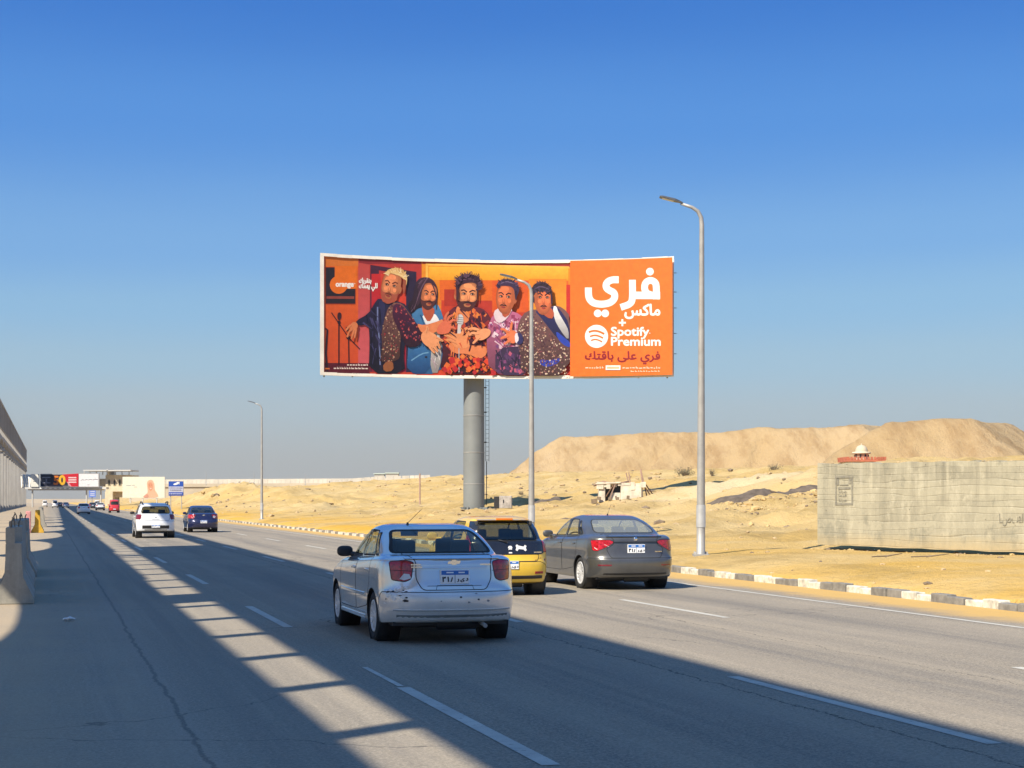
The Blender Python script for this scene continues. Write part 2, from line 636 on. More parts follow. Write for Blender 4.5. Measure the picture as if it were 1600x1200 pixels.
M_CLEAR = glass_mat('clear_glass', (.85, .90, .88))
M_RED = mat('red_lens', (.42, .012, .02), .12, coat=.6, nscale=22, namt=.5)
M_DKRED = mat('dark_red_lens', (.16, .015, .025), .12, coat=.6)
M_LENSW = mat('clear_lens', (.62, .60, .60), .12, coat=.6)
M_AMBER = mat('amber_lens', (.75, .20, .03), .2, coat=.4)
M_PLATEW = mat('plate_white', (.84, .85, .85), .45)
M_PLATEB = mat('plate_blue', (.03, .16, .50), .45)
M_INK = mat('ink', (.02, .02, .025), .6)

def text_mesh(s, size=1.0):
    """2-D triangles of a string: list of vertices, list of faces, width"""
    cu = bpy.data.curves.new('tmp_text', 'FONT')
    cu.body = s
    cu.size = size
    cu.resolution_u = 3
    o = bpy.data.objects.new('tmp_text', cu)
    COL.objects.link(o)
    dg = bpy.context.evaluated_depsgraph_get()
    me = bpy.data.meshes.new_from_object(o.evaluated_get(dg))
    vs_ = [(v.co.x, v.co.y) for v in me.vertices]
    fs = [tuple(p.vertices) for p in me.polygons]
    bpy.data.objects.remove(o)
    bpy.data.curves.remove(cu)
    bpy.data.meshes.remove(me)
    return vs_, fs

def vis(s):
    """Arabic presentation forms are given right to left; reverse them for the font object"""
    return s[::-1]

# Arabic words already shaped with presentation forms (reading order)
AR_FREE = '\uFED3\uFEAE\uFEF1'
AR_MAX = '\uFEE3\uFE8E\uFEDB\uFEB2'
AR_LINE = '\uFED3\uFEAE\uFEF1 \uFECB\uFEE0\uFEF0 \uFE91\uFE8E\uFED7\uFE98\uFEDA'
AR_S1 = '\uFE91\uFEE8\uFED8\uFEAE\uFE91\uFEDA'
AR_S2 = '\uFEDF\uFEE0\uFEF2 \uFEF3\uFEEC\uFEE4\uFEDA'
# ================================================================== THE SETTING
KERB_X = 14.75
PROF = [(0, .12), (1.5, .36), (6, .55), (15, 1.08), (21, 1.75), (40, 4.2), (60, 6.3), (100, 7.2), (400, 9.5), (3000, 12)]
MOUNDS = [  # X, Y, radius across, radius along, height
    (33, 300, 7, 22, 3.2), (36, 262, 6, 16, 1.9), (41, 340, 9, 26, 2.2), (30, 335, 5, 16, 1.9), (47, 285, 9, 20, 1.2),
    (27, 225, 4, 14, .7), (30, 190, 5, 12, .8), (25, 160, 3, 10, .45), (37, 205, 7, 16, 1.0), (22, 250, 3, 12, .6),
    (35.5, 73.5, 4.6, 1.5, .42), (40.5, 83, 5.5, 4.0, .95), (46, 80, 6, 3.6, 1.1), (35.8, 77.5, 2.6, 2.6, .35), (43, 95, 8, 5, .9),
    (22.5, 70, 2, 5, .25), (29, 88, 3, 6, .3), (24, 100, 2.5, 8, .35), (33.5, 125, 4, 6, .5)]
def fbm(x, y, sc, oc=5, seed=0.0):
    return noise.fractal(Vector((x * sc + seed, y * sc - seed, seed * 1.7)), 1.0, 2.1, oc)
def ground_z(X, Y, detail=True):
    u = X - KERB_X - .12
    if u < 0:
        return -.3
    k = .80 + .20 * sstep(160, 290, Y)
    z = interp(PROF, u)
    z = .5 + (z - .5) * k if z > .5 else z
    for mx, my, rx, ry, h in MOUNDS:
        q = ((X - mx) / rx) ** 2 + ((Y - my) / ry) ** 2
        if q < 9:
            z += h * math.exp(-q) * (1 + .35 * fbm(X, Y, .35, 4, 3.1))
    wallk = 0.0
    if 22 < Y < 48 and X < 30:
        wx = Vector((X - 20.86, Y - 40.95)); wl_ = Vector((.3426, -.9395))
        sd = wx.dot(Vector((wl_.y, -wl_.x))); al = wx.dot(wl_)
        wallk = sstep(-3.5, -.3, al) * sstep(-2.6, -1.0, sd)
        cap = .44 - .13 * (1 + .8 * fbm(X, Y, .5, 3, 4.4)) * math.exp(-((sd - .05) / .45) ** 2)
        if z > cap: z += (cap - z) * wallk
    if detail:
        a = min(1, u / 2.0)
        a *= 1 - .75 * wallk
        far = sstep(8, 45, u)
        z += a * (.05 + .10 * sstep(2, 14, u)) * fbm(X, Y, .55, 5, 7.7)
        z += a * (.06 + .5 * far) * fbm(X, Y, .06, 4, 2.3)
        z += a * .10 * sstep(6, 16, u) * abs(fbm(X, Y, 1.1, 4, 9.1))
        lump = fbm(X, Y, .40, 4, 8.8)
        z += a * .34 * sstep(4, 15, u) * max(0, lump) * (.3 + sstep(-.2, .4, fbm(X, Y, .05, 3, 1.6)))
        rg = 1 - abs(fbm(X, Y, .16, 4, 5.5))
        z += a * .75 * sstep(3, 16, u) * (rg * rg - .6) * (.4 + .6 * sstep(-.3, .3, fbm(X, Y, .03, 2, 6.6)))
    return z

def grid_mesh(name, xs, ys, fn, m, kind='structure', smooth=True):
    vs_ = []
    for y in ys:
        for x in xs:
            vs_.append((x, y, fn(x, y)))
    n = len(xs)
    fs = [(j * n + i, j * n + i + 1, (j + 1) * n + i + 1, (j + 1) * n + i) for j in range(len(ys) - 1) for i in range(n - 1)]
    me = bpy.data.meshes.new(name)
    me.from_pydata(vs_, [], fs)
    me.materials.append(m)
    if smooth:
        me.polygons.foreach_set('use_smooth', [True] * len(fs))
    o = bpy.data.objects.new(name, me)
    COL.objects.link(o)
    return tag(o, kind=kind)

def geo_steps(a, b, s0, g):
    out = [a]; s = s0
    while out[-1] < b:
        out.append(out[-1] + s); s *= g
    return out

# ground to the horizon, the road sheet on it, the sand field beside it
M_PLAIN = sand_mat('plain_sand', (.44, .34, .21), (.44, .34, .22), (.50, .40, .27), .3)
grid_mesh('ground', [-6000, -200, 0, 200, 6000], [-200, 0, 500, 2000, 9000], lambda x, y: -.35, M_PLAIN)
bm = bmesh.new()
for x0, x1, y0, y1 in ((-30, KERB_X + .02, -60, 1500),):
    vv = [bm.verts.new(p) for p in ((x0, y0, 0), (x1, y0, 0), (x1, y1, 0), (x0, y1, 0))]
    bm.faces.new(vv)
tag(obj('road', bm, M_ASPH), kind='structure')
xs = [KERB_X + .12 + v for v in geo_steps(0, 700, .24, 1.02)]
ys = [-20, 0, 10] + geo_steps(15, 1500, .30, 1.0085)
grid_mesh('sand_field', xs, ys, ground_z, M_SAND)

# far hazy low ridge on the left horizon
def ridge(x, y):
    q = (y - 2600) / 500.0
    return -.3 + 6 * math.exp(-q * q) * (.6 + .5 * fbm(x, y, .0015, 4, 1.0))
grid_mesh('far_ridge', [-1500 + i * 60 for i in range(75)], [1500 + i * 120 for i in range(18)], ridge, M_PLAIN)

# the two sand mesas, flat topped spoil heaps with gullied sides
def mesa(name, cx, cy, hx, hy, base, top, rot, seed, slope=.80, tilt=0.0, step=1.0):
    ca, sa = cos(rot), sin(rot)
    ext = (top - base) / slope + 5
    nx = int((2 * (hx + ext)) / step); ny = int((2 * (hy + ext)) / step)
    vs_, fs = [], []
    for j in range(ny + 1):
        for i in range(nx + 1):
            x = -(hx + ext) + i * step
            y = -(hy + ext) + j * step
            wx = hx + 3.5 * fbm(x, y, .03, 3, seed)
            wy = hy + 3.5 * fbm(x, y, .03, 3, seed + 4)
            dx, dy = abs(x) - wx, abs(y) - wy
            d = max(dx, dy) if (dx < 0 or dy < 0) else (dx ** 3 + dy ** 3) ** (1 / 3.0)
            along = atan2(y, x) * 14 + (x if dy > dx else y) * .55
            g = noise.fractal(Vector((along * .32, seed, d * .03)), 1.0, 2.0, 4)
            d += 1.9 * g * sstep(0, 7, d) + .35 * fbm(x, y, .35, 4, seed)
            h = top + tilt * x + .55 * fbm(x, y, .08, 4, seed + 2) + .25 * fbm(x, y, .5, 3, seed)
            z = h - max(0, d) * slope
            z = max(z, base - 3)
            vs_.append((cx + x * ca - y * sa, cy + x * sa + y * ca, z))
    n = nx + 1
    for j in range(ny):
        for i in range(nx):
            fs.append((j * n + i, j * n + i + 1, (j + 1) * n + i + 1, (j + 1) * n + i))
    me = bpy.data.meshes.new(name)
    me.from_pydata(vs_, [], fs)
    me.materials.append(M_MESA)
    me.polygons.foreach_set('use_smooth', [True] * len(fs))
    o = bpy.data.objects.new(name, me)
    COL.objects.link(o)
    return tag(o, kind='structure')
pA0 = px(872, 400, 681); pA1 = px(1300, 360, 668)
def mesa_between(p0, p1, depth, base, seed, more=0.0, **kw):
    """front top edge runs from p0 to p1 (and on by more); the heap lies behind it"""
    d = Vector((p1.x - p0.x, p1.y - p0.y)); ln = d.length + more; d.normalize()
    nrm = Vector((-d.y, d.x))
    c = Vector((p0.x, p0.y)) + d * ln / 2 + nrm * depth / 2
    mesa('sand_mesa', c.x, c.y, ln / 2, depth / 2, base, (p0.z + p1.z) / 2, atan2(d.y, d.x), seed, **kw)
mesa_between(pA0, pA1, 50, 5.5, 3.3, 8, tilt=.012)
pB0 = px(1385, 300, 660); pB1 = px(1530, 292, 656)
mesa_between(pB0, pB1, 30, 5.0, 8.1, 0, slope=.66)

# kerb of painted blocks, pairs of white and grey
M_KW = mat('kerb_white', (.60, .57, .48), .85, nscale=5, namt=.45)
M_KG = mat('kerb_grey', (.20, .19, .17), .9, nscale=5, namt=.35)
bm = bmesh.new()
random.seed(5)
y = 6.0; i = 0
while y < 330:
    ln = .52
    dz = random.uniform(-.05, .012); dx = random.uniform(-.02, .03)
    if random.random() > .03:
        white = (i // 2) % 2 == 0
        box(bm, KERB_X + dx, KERB_X + .20 + dx, y + .008, y + ln - .008, -.1, .15 + dz, 0 if white else 1, .018 if y < 70 else 0)
    y += ln; i += 1
tag(obj('kerb', bm, [M_KW, M_KG]), kind='structure')

# lane markings
bm = bmesh.new()
def strip(bm, x0, x1, y0, y1, z=.004):
    n = max(1, int((y1 - y0) / 3))
    for k in range(n):
        a = y0 + (y1 - y0) * k / n; b = y0 + (y1 - y0) * (k + 1) / n
        vv = [bm.verts.new(p) for p in ((x0, a, z), (x1, a, z), (x1, b, z), (x0, b, z))]
        bm.faces.new(vv)
for X in (3.2, 6.55, 9.78):
    if X == 3.2: strip(bm, X - .03, X + .03, 14.8, 16.6)
    for k in range(-1, 40):
        strip(bm, X - .065, X + .065, 10.1 + 12.05 * k, 14.7 + 12.05 * k)
strip(bm, 12.87, 12.98, 0, 420)
bmesh.ops.remove_doubles(bm, verts=bm.verts, dist=.0005)
tag(obj('lane_markings', bm, M_PAINT), kind='structure')

# loose stones on the sand: nobody could count them
bm = bmesh.new()
random.seed(11)
def rock(bm, x, y, z, s, mi=0):
    r = bmesh.ops.create_icosphere(bm, subdivisions=1, radius=s)
    sx, sy, sz = random.uniform(.7, 1.4), random.uniform(.7, 1.4), random.uniform(.4, .8)
    a = random.uniform(0, 6.28)
    for v in r['verts']:
        c = v.co * random.uniform(.75, 1.2)
        c = Vector((c.x * sx, c.y * sy, c.z * sz))
        v.co = Vector((x + c.x * cos(a) - c.y * sin(a), y + c.x * sin(a) + c.y * cos(a), z + c.z))
    for f in {f for v in r['verts'] for f in v.link_faces}:
        f.material_index = mi
for k in range(2600):
    if k < 1500:
        Y = 22 + random.random() ** 1.6 * 110
        X = KERB_X + .5 + random.random() ** 1.5 * (8 + .55 * Y)
        s = random.uniform(.02, .075) * (1.8 if random.random() < .07 else 1)
    else:
        Y = random.uniform(90, 420)
        X = KERB_X + 2 + random.random() * min(70, 20 + Y * .25)
        s = random.uniform(.06, .22) * (1.8 if random.random() < .08 else 1)
    if X - KERB_X < 6.5 and random.random() > .12: continue
    rock(bm, X, Y, ground_z(X, Y) + s * .1, s, random.choice((0, 0, 0, 1)))
for k in range(900):
    Y = random.uniform(45, 330); X = KERB_X + 7 + random.random() * min(80, 12 + Y * .32)
    if fbm(X, Y, .05, 3, 4.9) < .05: continue
    s = random.uniform(.12, .34) * (.6 + Y / 250)
    rock(bm, X, Y, ground_z(X, Y) - s * .15, s, random.choice((2, 2, 2, 0, 1)))
def spt(x, y, w=0, h=0):
    """ground point under a photo pixel"""
    o_ = Vector((0, 0, CAM_H)); dr = px(x, 1.0, y) - o_
    t_ = 25.0
    while t_ < 500:
        P_ = o_ + dr * t_
        if P_.x > KERB_X and ground_z(P_.x, P_.y, False) > P_.z: break
        t_ += .4
    return (P_.x, P_.y, w, h)
# rubble bank in front of the long dark streak
RB = [spt(1140, 799), spt(1190, 791), spt(1230, 783), spt(1290, 775)]
for k in range(210):
    t = random.random() * 2.999
    i = int(t); t -= i
    X = RB[i][0] + (RB[i + 1][0] - RB[i][0]) * t + random.gauss(0, .6); Y = RB[i][1] + (RB[i + 1][1] - RB[i][1]) * t + random.gauss(0, 1.3)
    s = random.uniform(.04, .12) * (2.0 if random.random() < .12 else 1)
    rock(bm, X, Y, ground_z(X, Y) + random.uniform(-.05, .03), s, random.choice((2, 2, 2, 2, 2, 0, 1)))
M_ROCK = mat('rock', (.42, .31, .17), .95, nscale=3, namt=.3)
M_ROCKD = mat('dark_rock', (.20, .15, .10), .95, nscale=3, namt=.3)
M_CLOD = mat('sand_clod', (.46, .33, .15), .95, nscale=2, namt=.3)
tag(obj('stones', bm, [M_ROCK, M_ROCKD, M_CLOD]), kind='stuff')

# ================================================================== VIADUCT on the left (its shadow crosses the road)
VX = -7.4
GR = .006                    # it climbs away from the camera
vd = thing('viaduct', 'long grey concrete viaduct on tall columns running along the left of the road', 'viaduct', (VX, 0, 0))
def vh(y): return GR * max(0.0, y - 15)
def prism_y(bm, prof, y0, y1, mi=0):
    """prof: (x, z) outline extruded along y"""
    a = [bm.verts.new((x, y0, z)) for x, z in prof]
    b = [bm.verts.new((x, y1, z)) for x, z in prof]
    n = len(prof)
    fs = [bm.faces.new(a[::-1]), bm.faces.new(b)]
    for i in range(n):
        fs.append(bm.faces.new((a[i], a[(i + 1) % n], b[(i + 1) % n], b[i])))
    for f in fs:
        f.material_index = mi
bm = bmesh.new()
V0, V1 = -70, 600
y = V0
while y < V1:
    y2 = y + 5.0
    h = vh(y)
    if 52 <= y < 80:
        box(bm, -.25, 0, y + .01, y2 - .01, 15.7 + h, 16.6 + h)
        box(bm, -.25, 0, y + .01, y2 - .01, 12.2 + h, 12.45 + h)
    else:
        box(bm, -.25, 0, y + .012, y2 - .012, 12.2 + h, 16.25 + h)
        box(bm, -.40, .12, y + .012, y2 - .012, 16.25 + h, 16.55 + h)
        box(bm, .001, .10, y + 2.2, y2 - 2.2, 12.2 + h, 16.24 + h)
    y = y2
obj('parapet_wall', bm, M_VIA, vd)
bm = bmesh.new()
y = V0
while y < V1:
    box(bm, -.20, -.03, y, y + .30, 11.0 + vh(y), 12.3 + vh(y))
    y += 3.0
box(bm, -.22, -.02, 21.2, 23.6, 11.0, 12.3)
box(bm, -.22, -.02, 45.3, 46.2, 11.1, 12.5)
obj('parapet_posts', bm, M_VIA, vd)['kind'] = 'stuff'
# lower beam with arched soffit between columns, thinner farther on
bm = bmesh.new()
SP = 20.0
y = V0
while y < V1:
    n = 14
    top = 11.16 + vh(y)
    k0 = sstep(15, 90, y)
    crown = 9.35 + (top - .55 - 9.35) * k0
    spring = crown - 2.6 + 1.4 * k0
    pts = []
    for k in range(n + 1):
        t = k / n
        pts.append((y + SP * t, spring + (crown - spring) * (1 - abs(2 * t - 1) ** 3.2)))
    for (ya, za), (yb, zb) in zip(pts, pts[1:]):
        v = [bm.verts.new(p) for p in ((-1, ya, za), (0, ya, za), (0, yb, zb), (-1, yb, zb), (-1, ya, top), (0, ya, top), (0, yb, top), (-1, yb, top))]
        for f in ((0, 3, 2, 1), (4, 5, 6, 7), (1, 2, 6, 5), (0, 4, 7, 3)):
            bm.faces.new([v[i] for i in f])
    y += SP
bmesh.ops.remove_doubles(bm, verts=bm.verts, dist=.001)
obj('deck_beam', bm, M_VIA, vd)
y = V0
while y <= V1:
    bm = bmesh.new()
    k0 = sstep(15, 90, y - 20)
    cz = (11.16 + vh(y - 20) - .55) * k0 + 9.35 * (1 - k0) - 2.6 + 1.4 * k0
    box(bm, -1.05, .02, y - .45, y + .45, -.3, cz + .2, 0, .06)
    box(bm, -1.3, .27, y - .7, y + .7, cz - .6, cz - .02, 0, .05)
    obj('column', bm, M_VIA, vd)
    y += SP
# site wall behind the far columns
sw = thing('site_wall', 'long plain grey wall behind the viaduct columns on the far left', 'wall', (-14.5, 230, 0))
bm = bmesh.new()
for k in range(36):
    box(bm, -.2, .2, k * 10 + .03, k * 10 + 9.97, -.3, 8.5 + .1 * (k % 3))
    box(bm, .2, .42, k * 10 + 4.6, k * 10 + 5.4, -.3, 8.3)
obj('wall_panel', bm, M_VIA, sw)

# ================================================================== BARRIERS
def jersey(name, label, group, X, Y, ln, m, H=1.28, rz=0.0, top='plain', m2=None):
    t = thing(name, label, 'road barrier', (X, Y, 0), rz, group)
    bm = bmesh.new()
    s = H / 1.28
    prof = [(-.33, 0), (.33, 0), (.33, .10 * s), (.14, .46 * s), (.13, 1.02 * s), (-.13, 1.02 * s), (-.14, .46 * s), (-.33, .10 * s)]
    prism_y(bm, prof, 0, ln)
    # lifting notches: upper course stops short at both ends
    prism_y(bm, [(-.13, 1.02 * s), (.02, 1.02 * s), (.02, H), (-.13, H)], 0, .5)
    prism_y(bm, [(-.125, 1.021 * s), (.125, 1.021 * s), (.115, H * 1.0), (-.115, H * 1.0)], .9, ln)
    for f in bm.faces[:]:
        pass
    bmesh.ops.bevel(bm, geom=[e for e in bm.edges if e.calc_length() > .3], offset=.012, segments=1, affect='EDGES')
    obj('barrier_block', bm, m, t)
    if top == 'bars':
        bm = bmesh.new()
        for dx, dy, h, lx in ((-.05, .06, .14, .03), (-.03, .22, .10, -.02), (.06, 1.1, .12, .03), (.0, 1.3, .16, -.05), (.05, 1.6, .1, .02)):
            tube(bm, [(dx, dy, H - .05), (dx + lx * .3, dy, H + h * .6), (dx + lx, dy + .03, H + h)], .012, 6)
            obj('rebar', bm, M_ROCKD, t)
            bm = bmesh.new()
        bm.free()
    return t
M_YEL = mat('yellow_paint', (.62, .36, .03), .7, nscale=4, namt=.25)
M_PINK = mat('faded_pink_paint', (.55, .25, .24), .8, nscale=4, namt=.2)
M_BARR = concrete('barrier_concrete', (.36, .345, .29), (.27, .255, .215), 1.6, False, .5)
jersey('concrete_barrier', 'pale grey concrete barrier nearest on the left with broken notched top and bent rebar', 'barriers on the left road edge', -.56, 28.4, 3.0, M_BARR, 1.30, 0, 'bars')
jersey('concrete_barrier', 'weathered grey concrete barrier directly behind the nearest notched one', 'barriers on the left road edge', -.60, 32.6, 4.6, M_BARR, 1.36, 0, 'bars')
jersey('concrete_barrier', 'third grey concrete barrier in the row, before the gap to the yellow one', 'barriers on the left road edge', -.58, 38.4, 4.6, M_BARR, 1.32, 0, 'bars')
t = jersey('concrete_barrier', 'yellow painted concrete barrier with a pink side', 'barriers on the left road edge', -.55, 92.0, 3.2, M_YEL, 1.25)
bm = bmesh.new()
prism_y(bm, [(-.345, .0), (-.345, .10), (-.155, .46), (-.145, 1.0), (-.135, 1.0), (-.14, .46), (-.33, .1)], .0, 3.2)
box(bm, -.62, -.36, -.3, 1.0, 0, 1.2, 0, .03)
obj('painted_side', bm, M_PINK, t)
jersey('concrete_barrier', 'cream concrete barrier standing just beyond the yellow one', 'barriers on the left road edge', -.42, 112.0, 3.2, M_CONC, 1.3)
for k, Yb in enumerate((132, 150, 171)):
    jersey('concrete_barrier', ('small pale barrier two places beyond the yellow one', 'small pale barrier three places beyond the yellow one', 'farthest small pale barrier of the left row')[k], 'barriers on the left road edge', -.6, Yb, 3.2, M_CONC, 1.25)

# crumpled paper cup / litter on the road
p = px(107, 23.3, z=0)
bm = bmesh.new()
random.seed(3)
for a_ in ((0, 0, .035, .05), (.06, .02, .03, .035), (-.05, .03, .03, .04), (.02, -.03, .05, .035)): rock(bm, *a_)
lit = obj('litter', bm, M_WHITE)
lit.location = (p.x, p.y, 0.0)
tag(lit, 'crumpled white scrap of litter lying on the shaded asphalt at left', 'litter')

# ================================================================== STREET LAMPS
M_LAMP = mat('lamp_grey', (.42, .44, .46), .35, .5, nscale=4, namt=.1)
M_HEAD = mat('lamp_head', (.10, .105, .11), .4, .3)
M_LED = mat('lamp_lens', (.45, .46, .46), .25)
def street_lamp(loc, label, group, H=9.1, rz=0.0, lean=0.0):
    t = thing('street_lamp', label, 'street lamp', loc, rz, group)
    t.rotation_euler = (0, lean, rz)
    bm = bmesh.new()
    tube(bm, [(0, 0, -.4), (0, 0, 1.0), (0, 0, H - .55), (-.02, 0, H - .36), (-.10, 0, H - .20), (-.25, 0, H - .10), (-.55, 0, H + .0)], [.115, .108, .062, .056, .05, .044, .036], 14)
    obj('pole', bm, M_GALV, t)
    bm = bmesh.new()
    tube(bm, [(0, 0, .72), (0, 0, 1.3)], [.122, .118], 14)
    obj('access_door', bm, M_GALV, t)
    bm = bmesh.new()
    box(bm, -.2, .2, -.2, .2, -.1, .03, 0, .008)
    for a_ in (-.15, .15):
        for b_ in (-.15, .15): tube(bm, [(a_, b_, .02), (a_, b_, .09)], .018, 6)
    obj('base_plate', bm, M_GALV, t)
    bm = bmesh.new()
    M = Matrix.Translation((-.50, 0, H + .0)) @ Matrix.Rotation(radians(15), 4, 'Y')
    vv = []
    # flat LED head widening away from the pole
    prof = [(0, .05, .03), (-.10, .07, .05), (-.22, .13, .06), (-.55, .15, .045), (-.62, .12, .03)]
    up, lo = [], []
    for x, w, h in prof:
        up.append([bm.verts.new((x, -w, .0)), bm.verts.new((x, -w * .7, h)), bm.verts.new((x, w * .7, h)), bm.verts.new((x, w, .0))])
    for a, b in zip(up, up[1:]):
        for i in range(3):
            bm.faces.new((a[i], a[i + 1], b[i + 1], b[i]))
        bm.faces.new((a[3], a[0], b[0], b[3]))
    bm.faces.new(up[0][::-1]); bm.faces.new(up[-1])
    bmesh.ops.recalc_face_normals(bm, faces=bm.faces)
    bmesh.ops.transform(bm, matrix=M, verts=bm.verts)
    h = obj('lamp_head', bm, M_HEAD, t)
    bm = bmesh.new()
    box(bm, -.55, -.24, -.10, .10, -.012, .0, 0)
    bmesh.ops.transform(bm, matrix=M, verts=bm.verts)
    obj('lens', bm, M_LED, h)
    return t
LG = 'street lamps along the right kerb'
def lamp_at(x, d, label, topy, rz=0.0, lean=0.0, g=LG):
    p = px(x, d, z=0)
    z = ground_z(p.x, p.y) if p.x > KERB_X else 0
    zt = CAM_H + (783 - topy) / F_PX * d
    return street_lamp((p.x, p.y, z), label, g, zt - z - .10, rz, lean)
lamp_at(1095, 41.5, 'tallest grey street lamp, standing right of the billboard with its head to the left', 312, -.28, .003)
lamp_at(830.5, 55.5, 'slim grey street lamp crossing in front of the billboard above the yellow taxi', 432, -.28)
lamp_at(409, 125, 'distant grey street lamp standing alone left of the billboard', 628, -.28)
for x, d, ty, lb in ((240, 640, 731, 'faint lamp post on the far flyover above the cream billboard'), (322, 620, 736, 'faint lamp post on the far flyover above the blue car'), (397, 610, 737, 'faint lamp post on the far flyover beside the distant street lamp'), (477, 600, 739, 'faint lamp post at the right end of the far flyover')):
    p = px(x, d, 757)
    street_lamp((p.x, p.y, p.z), lb, 'lamp posts on the flyover', (757 - ty) / F_PX * d, -.28)
# the thin rusty post
p = px(656, 150, z=0)
z = ground_z(p.x, p.y)
t = thing('marker_post', 'thin rusty brown post standing on the sand left of the billboard column', 'post', (p.x, p.y, z))
bm = bmesh.new()
zt = CAM_H + (783 - 740) / F_PX * 150 - z
tube(bm, [(0, 0, -.3), (0, 0, zt)], .075, 10)
M_RUST = mat('rust', (.27, .17, .12), .8, nscale=3, namt=.3)
obj('post', bm, M_RUST, t)
bm = bmesh.new()
box(bm, -.16, .16, -.16, .16, -.1, .12, 0, .02)
obj('footing', bm, M_CONC, t)

# ================================================================== CONCRETE WALL on the right
w0 = Vector((20.86, 40.95)); w1 = Vector((25.6, 28.0))
wdir = (w1 - w0).normalized()
t = thing('concrete_wall', 'long board-marked grey concrete wall block undermined along its foot at right', 'wall', (w0.x, w0.y, 0), atan2(wdir.y, wdir.x))
bm = bmesh.new()
Lw = (w1 - w0).length
n = 90
random.seed(2)
tops = []
for k in range(n + 1):
    x = Lw * k / n
    zb = .52 - .006 * x + .02 * fbm(x, 0, 1.3, 3, 1)
    zt = 2.80 - .008 * x + .045 * fbm(x, 3, 2.6, 4, 2) + .02 * fbm(x, 9, .5, 3, 2)
    tops.append((x, zb, zt))
rows = [[bm.verts.new((x, -.02 + .01 * fbm(x, z, 1, 3, 5), z)) for z in [zb + (zt - zb) * j / 8 for j in range(9)]] for x, zb, zt in tops]
rowb = [[bm.verts.new((x, .45, z)) for z in [zb + (zt - zb) * j / 8 for j in range(9)]] for x, zb, zt in tops]
for k in range(n):
    for j in range(8):
        bm.faces.new((rows[k][j], rows[k + 1][j], rows[k + 1][j + 1], rows[k][j + 1]))
        bm.faces.new((rowb[k + 1][j], rowb[k][j], rowb[k][j + 1], rowb[k + 1][j + 1]))
    bm.faces.new((rows[k][8], rows[k + 1][8], rowb[k + 1][8], rowb[k][8]))
    bm.faces.new((rows[k + 1][0], rows[k][0], rowb[k][0], rowb[k + 1][0]))
for k in (0, n):
    for j in range(8):
        bm.faces.new((rows[k][j], rows[k][j + 1], rowb[k][j + 1], rowb[k][j]))
bmesh.ops.recalc_face_normals(bm, faces=bm.faces)
obj('wall_slab', bm, M_WALLC, t)
# stencilled notice and scrawl on the wall face
M_STEN = mat('stencil_grey', (.155, .148, .125), .9, nscale=9, col2=(.25, .235, .18))
bm = bmesh.new()
def wpx(x, y):
    """wall-face coordinates of a photo pixel"""
    r = px(x, 1.0, y); o_ = Vector((0, 0, CAM_H)); dr = r - o_
    nrm = Vector((-wdir.y, wdir.x))
    tt = (w0 - Vector((0, 0))).dot(nrm) / (Vector((dr.x, dr.y)).dot(nrm))
    P = o_ + dr * tt
    return (Vector((P.x, P.y)) - w0).dot(wdir), P.z
def wrect(x0, y0, x1, y1, dy=-.036):
    a = wpx(x0, y1); b = wpx(x1, y0)
    vv = [bm.verts.new(p) for p in ((a[0], dy, a[1]), (b[0], dy, a[1]), (b[0], dy, b[1]), (a[0], dy, b[1]))]
    bm.faces.new(vv)
def wtext(s, x, y, h, dy=-.037, rot=0, w=None):
    v_, f_ = text_mesh(s, 1.0)
    if not v_: return
    mx = max(a for a, b in v_)
    a = wpx(x, y); sc = h
    sx = w / mx if w else sc
    nv = [bm.verts.new((a[0] + p * sx, dy, a[1] + q * sc + p * sx * rot)) for p, q in v_]
    for q in f_:
        try: bm.faces.new([nv[i] for i in q])
        except ValueError: pass
for r in ((1306, 743, 1334, 747), (1306, 786, 1334, 789), (1306, 747, 1308.5, 786), (1331.5, 747, 1334, 786)):
    wrect(*r)
for r in ((1309, 748, 1312, 758), (1327, 748, 1331, 756), (1313, 757, 1327, 758.5), (1311, 761, 1330, 764.5)):
    wrect(*r)
for k, yy in enumerate((770, 776, 783)):
    wtext('\uFE8E\uFEE3\uFEAA\uFED7' if k == 1 else '\uFE8E\uFEE0\uFE91\uFEE3', 1311, yy, .12, w=.30)
wtext('L\u0635\u0628all', 1562, 817, .34, w=.75, rot=.03)
obj('stencil_notice', bm, M_STEN, t)
bm = bmesh.new()
for k in range(46):
    x = random.uniform(0, Lw); s = random.uniform(.02, .05)
    rock(bm, x, random.uniform(.05, .35), 2.80 - .008 * x + .01, s)
obj('crumbled_edge', bm, M_ROCK, t)
bm = bmesh.new()
for k in range(150):
    al = random.uniform(-.4, Lw); sd = abs(random.gauss(.25, .35)) + .02
    P_ = w0 + wdir * al + Vector((wdir.y, -wdir.x)) * sd
    s = random.uniform(.02, .085)
    rock(bm, P_.x, P_.y, ground_z(P_.x, P_.y) + s * .1, s, random.choice((0, 0, 0, 1)))
o = obj('fallen_clods', bm, [M_CLOD, M_ROCKD])
tag(o, kind='stuff')
for q in ((1388, 884, .9, .2), (1455, 886, 1.0, -.1)):
    p = px(q[0], 36.5, z=0); z = ground_z(p.x, p.y)
    bm = bmesh.new()
    tube(bm, [(-.45 * q[2], 0, .03), (0, .02, .05), (.4 * q[2], .05, .10)], [.012, .02, .008], 6)
    tube(bm, [(0, .02, .05), (-.12, -.1, .02)], [.014, .006], 6)
    o = obj('dry_branch', bm, M_ROCKD)
    o.location = (p.x, p.y, z + .02); o.rotation_euler = (0, 0, q[3] - .3)
    tag(o, 'forked dry stick on the sand below the concrete wall' if q[0] < 1400 else 'straight dry stick on the sand below the concrete wall', 'branch')

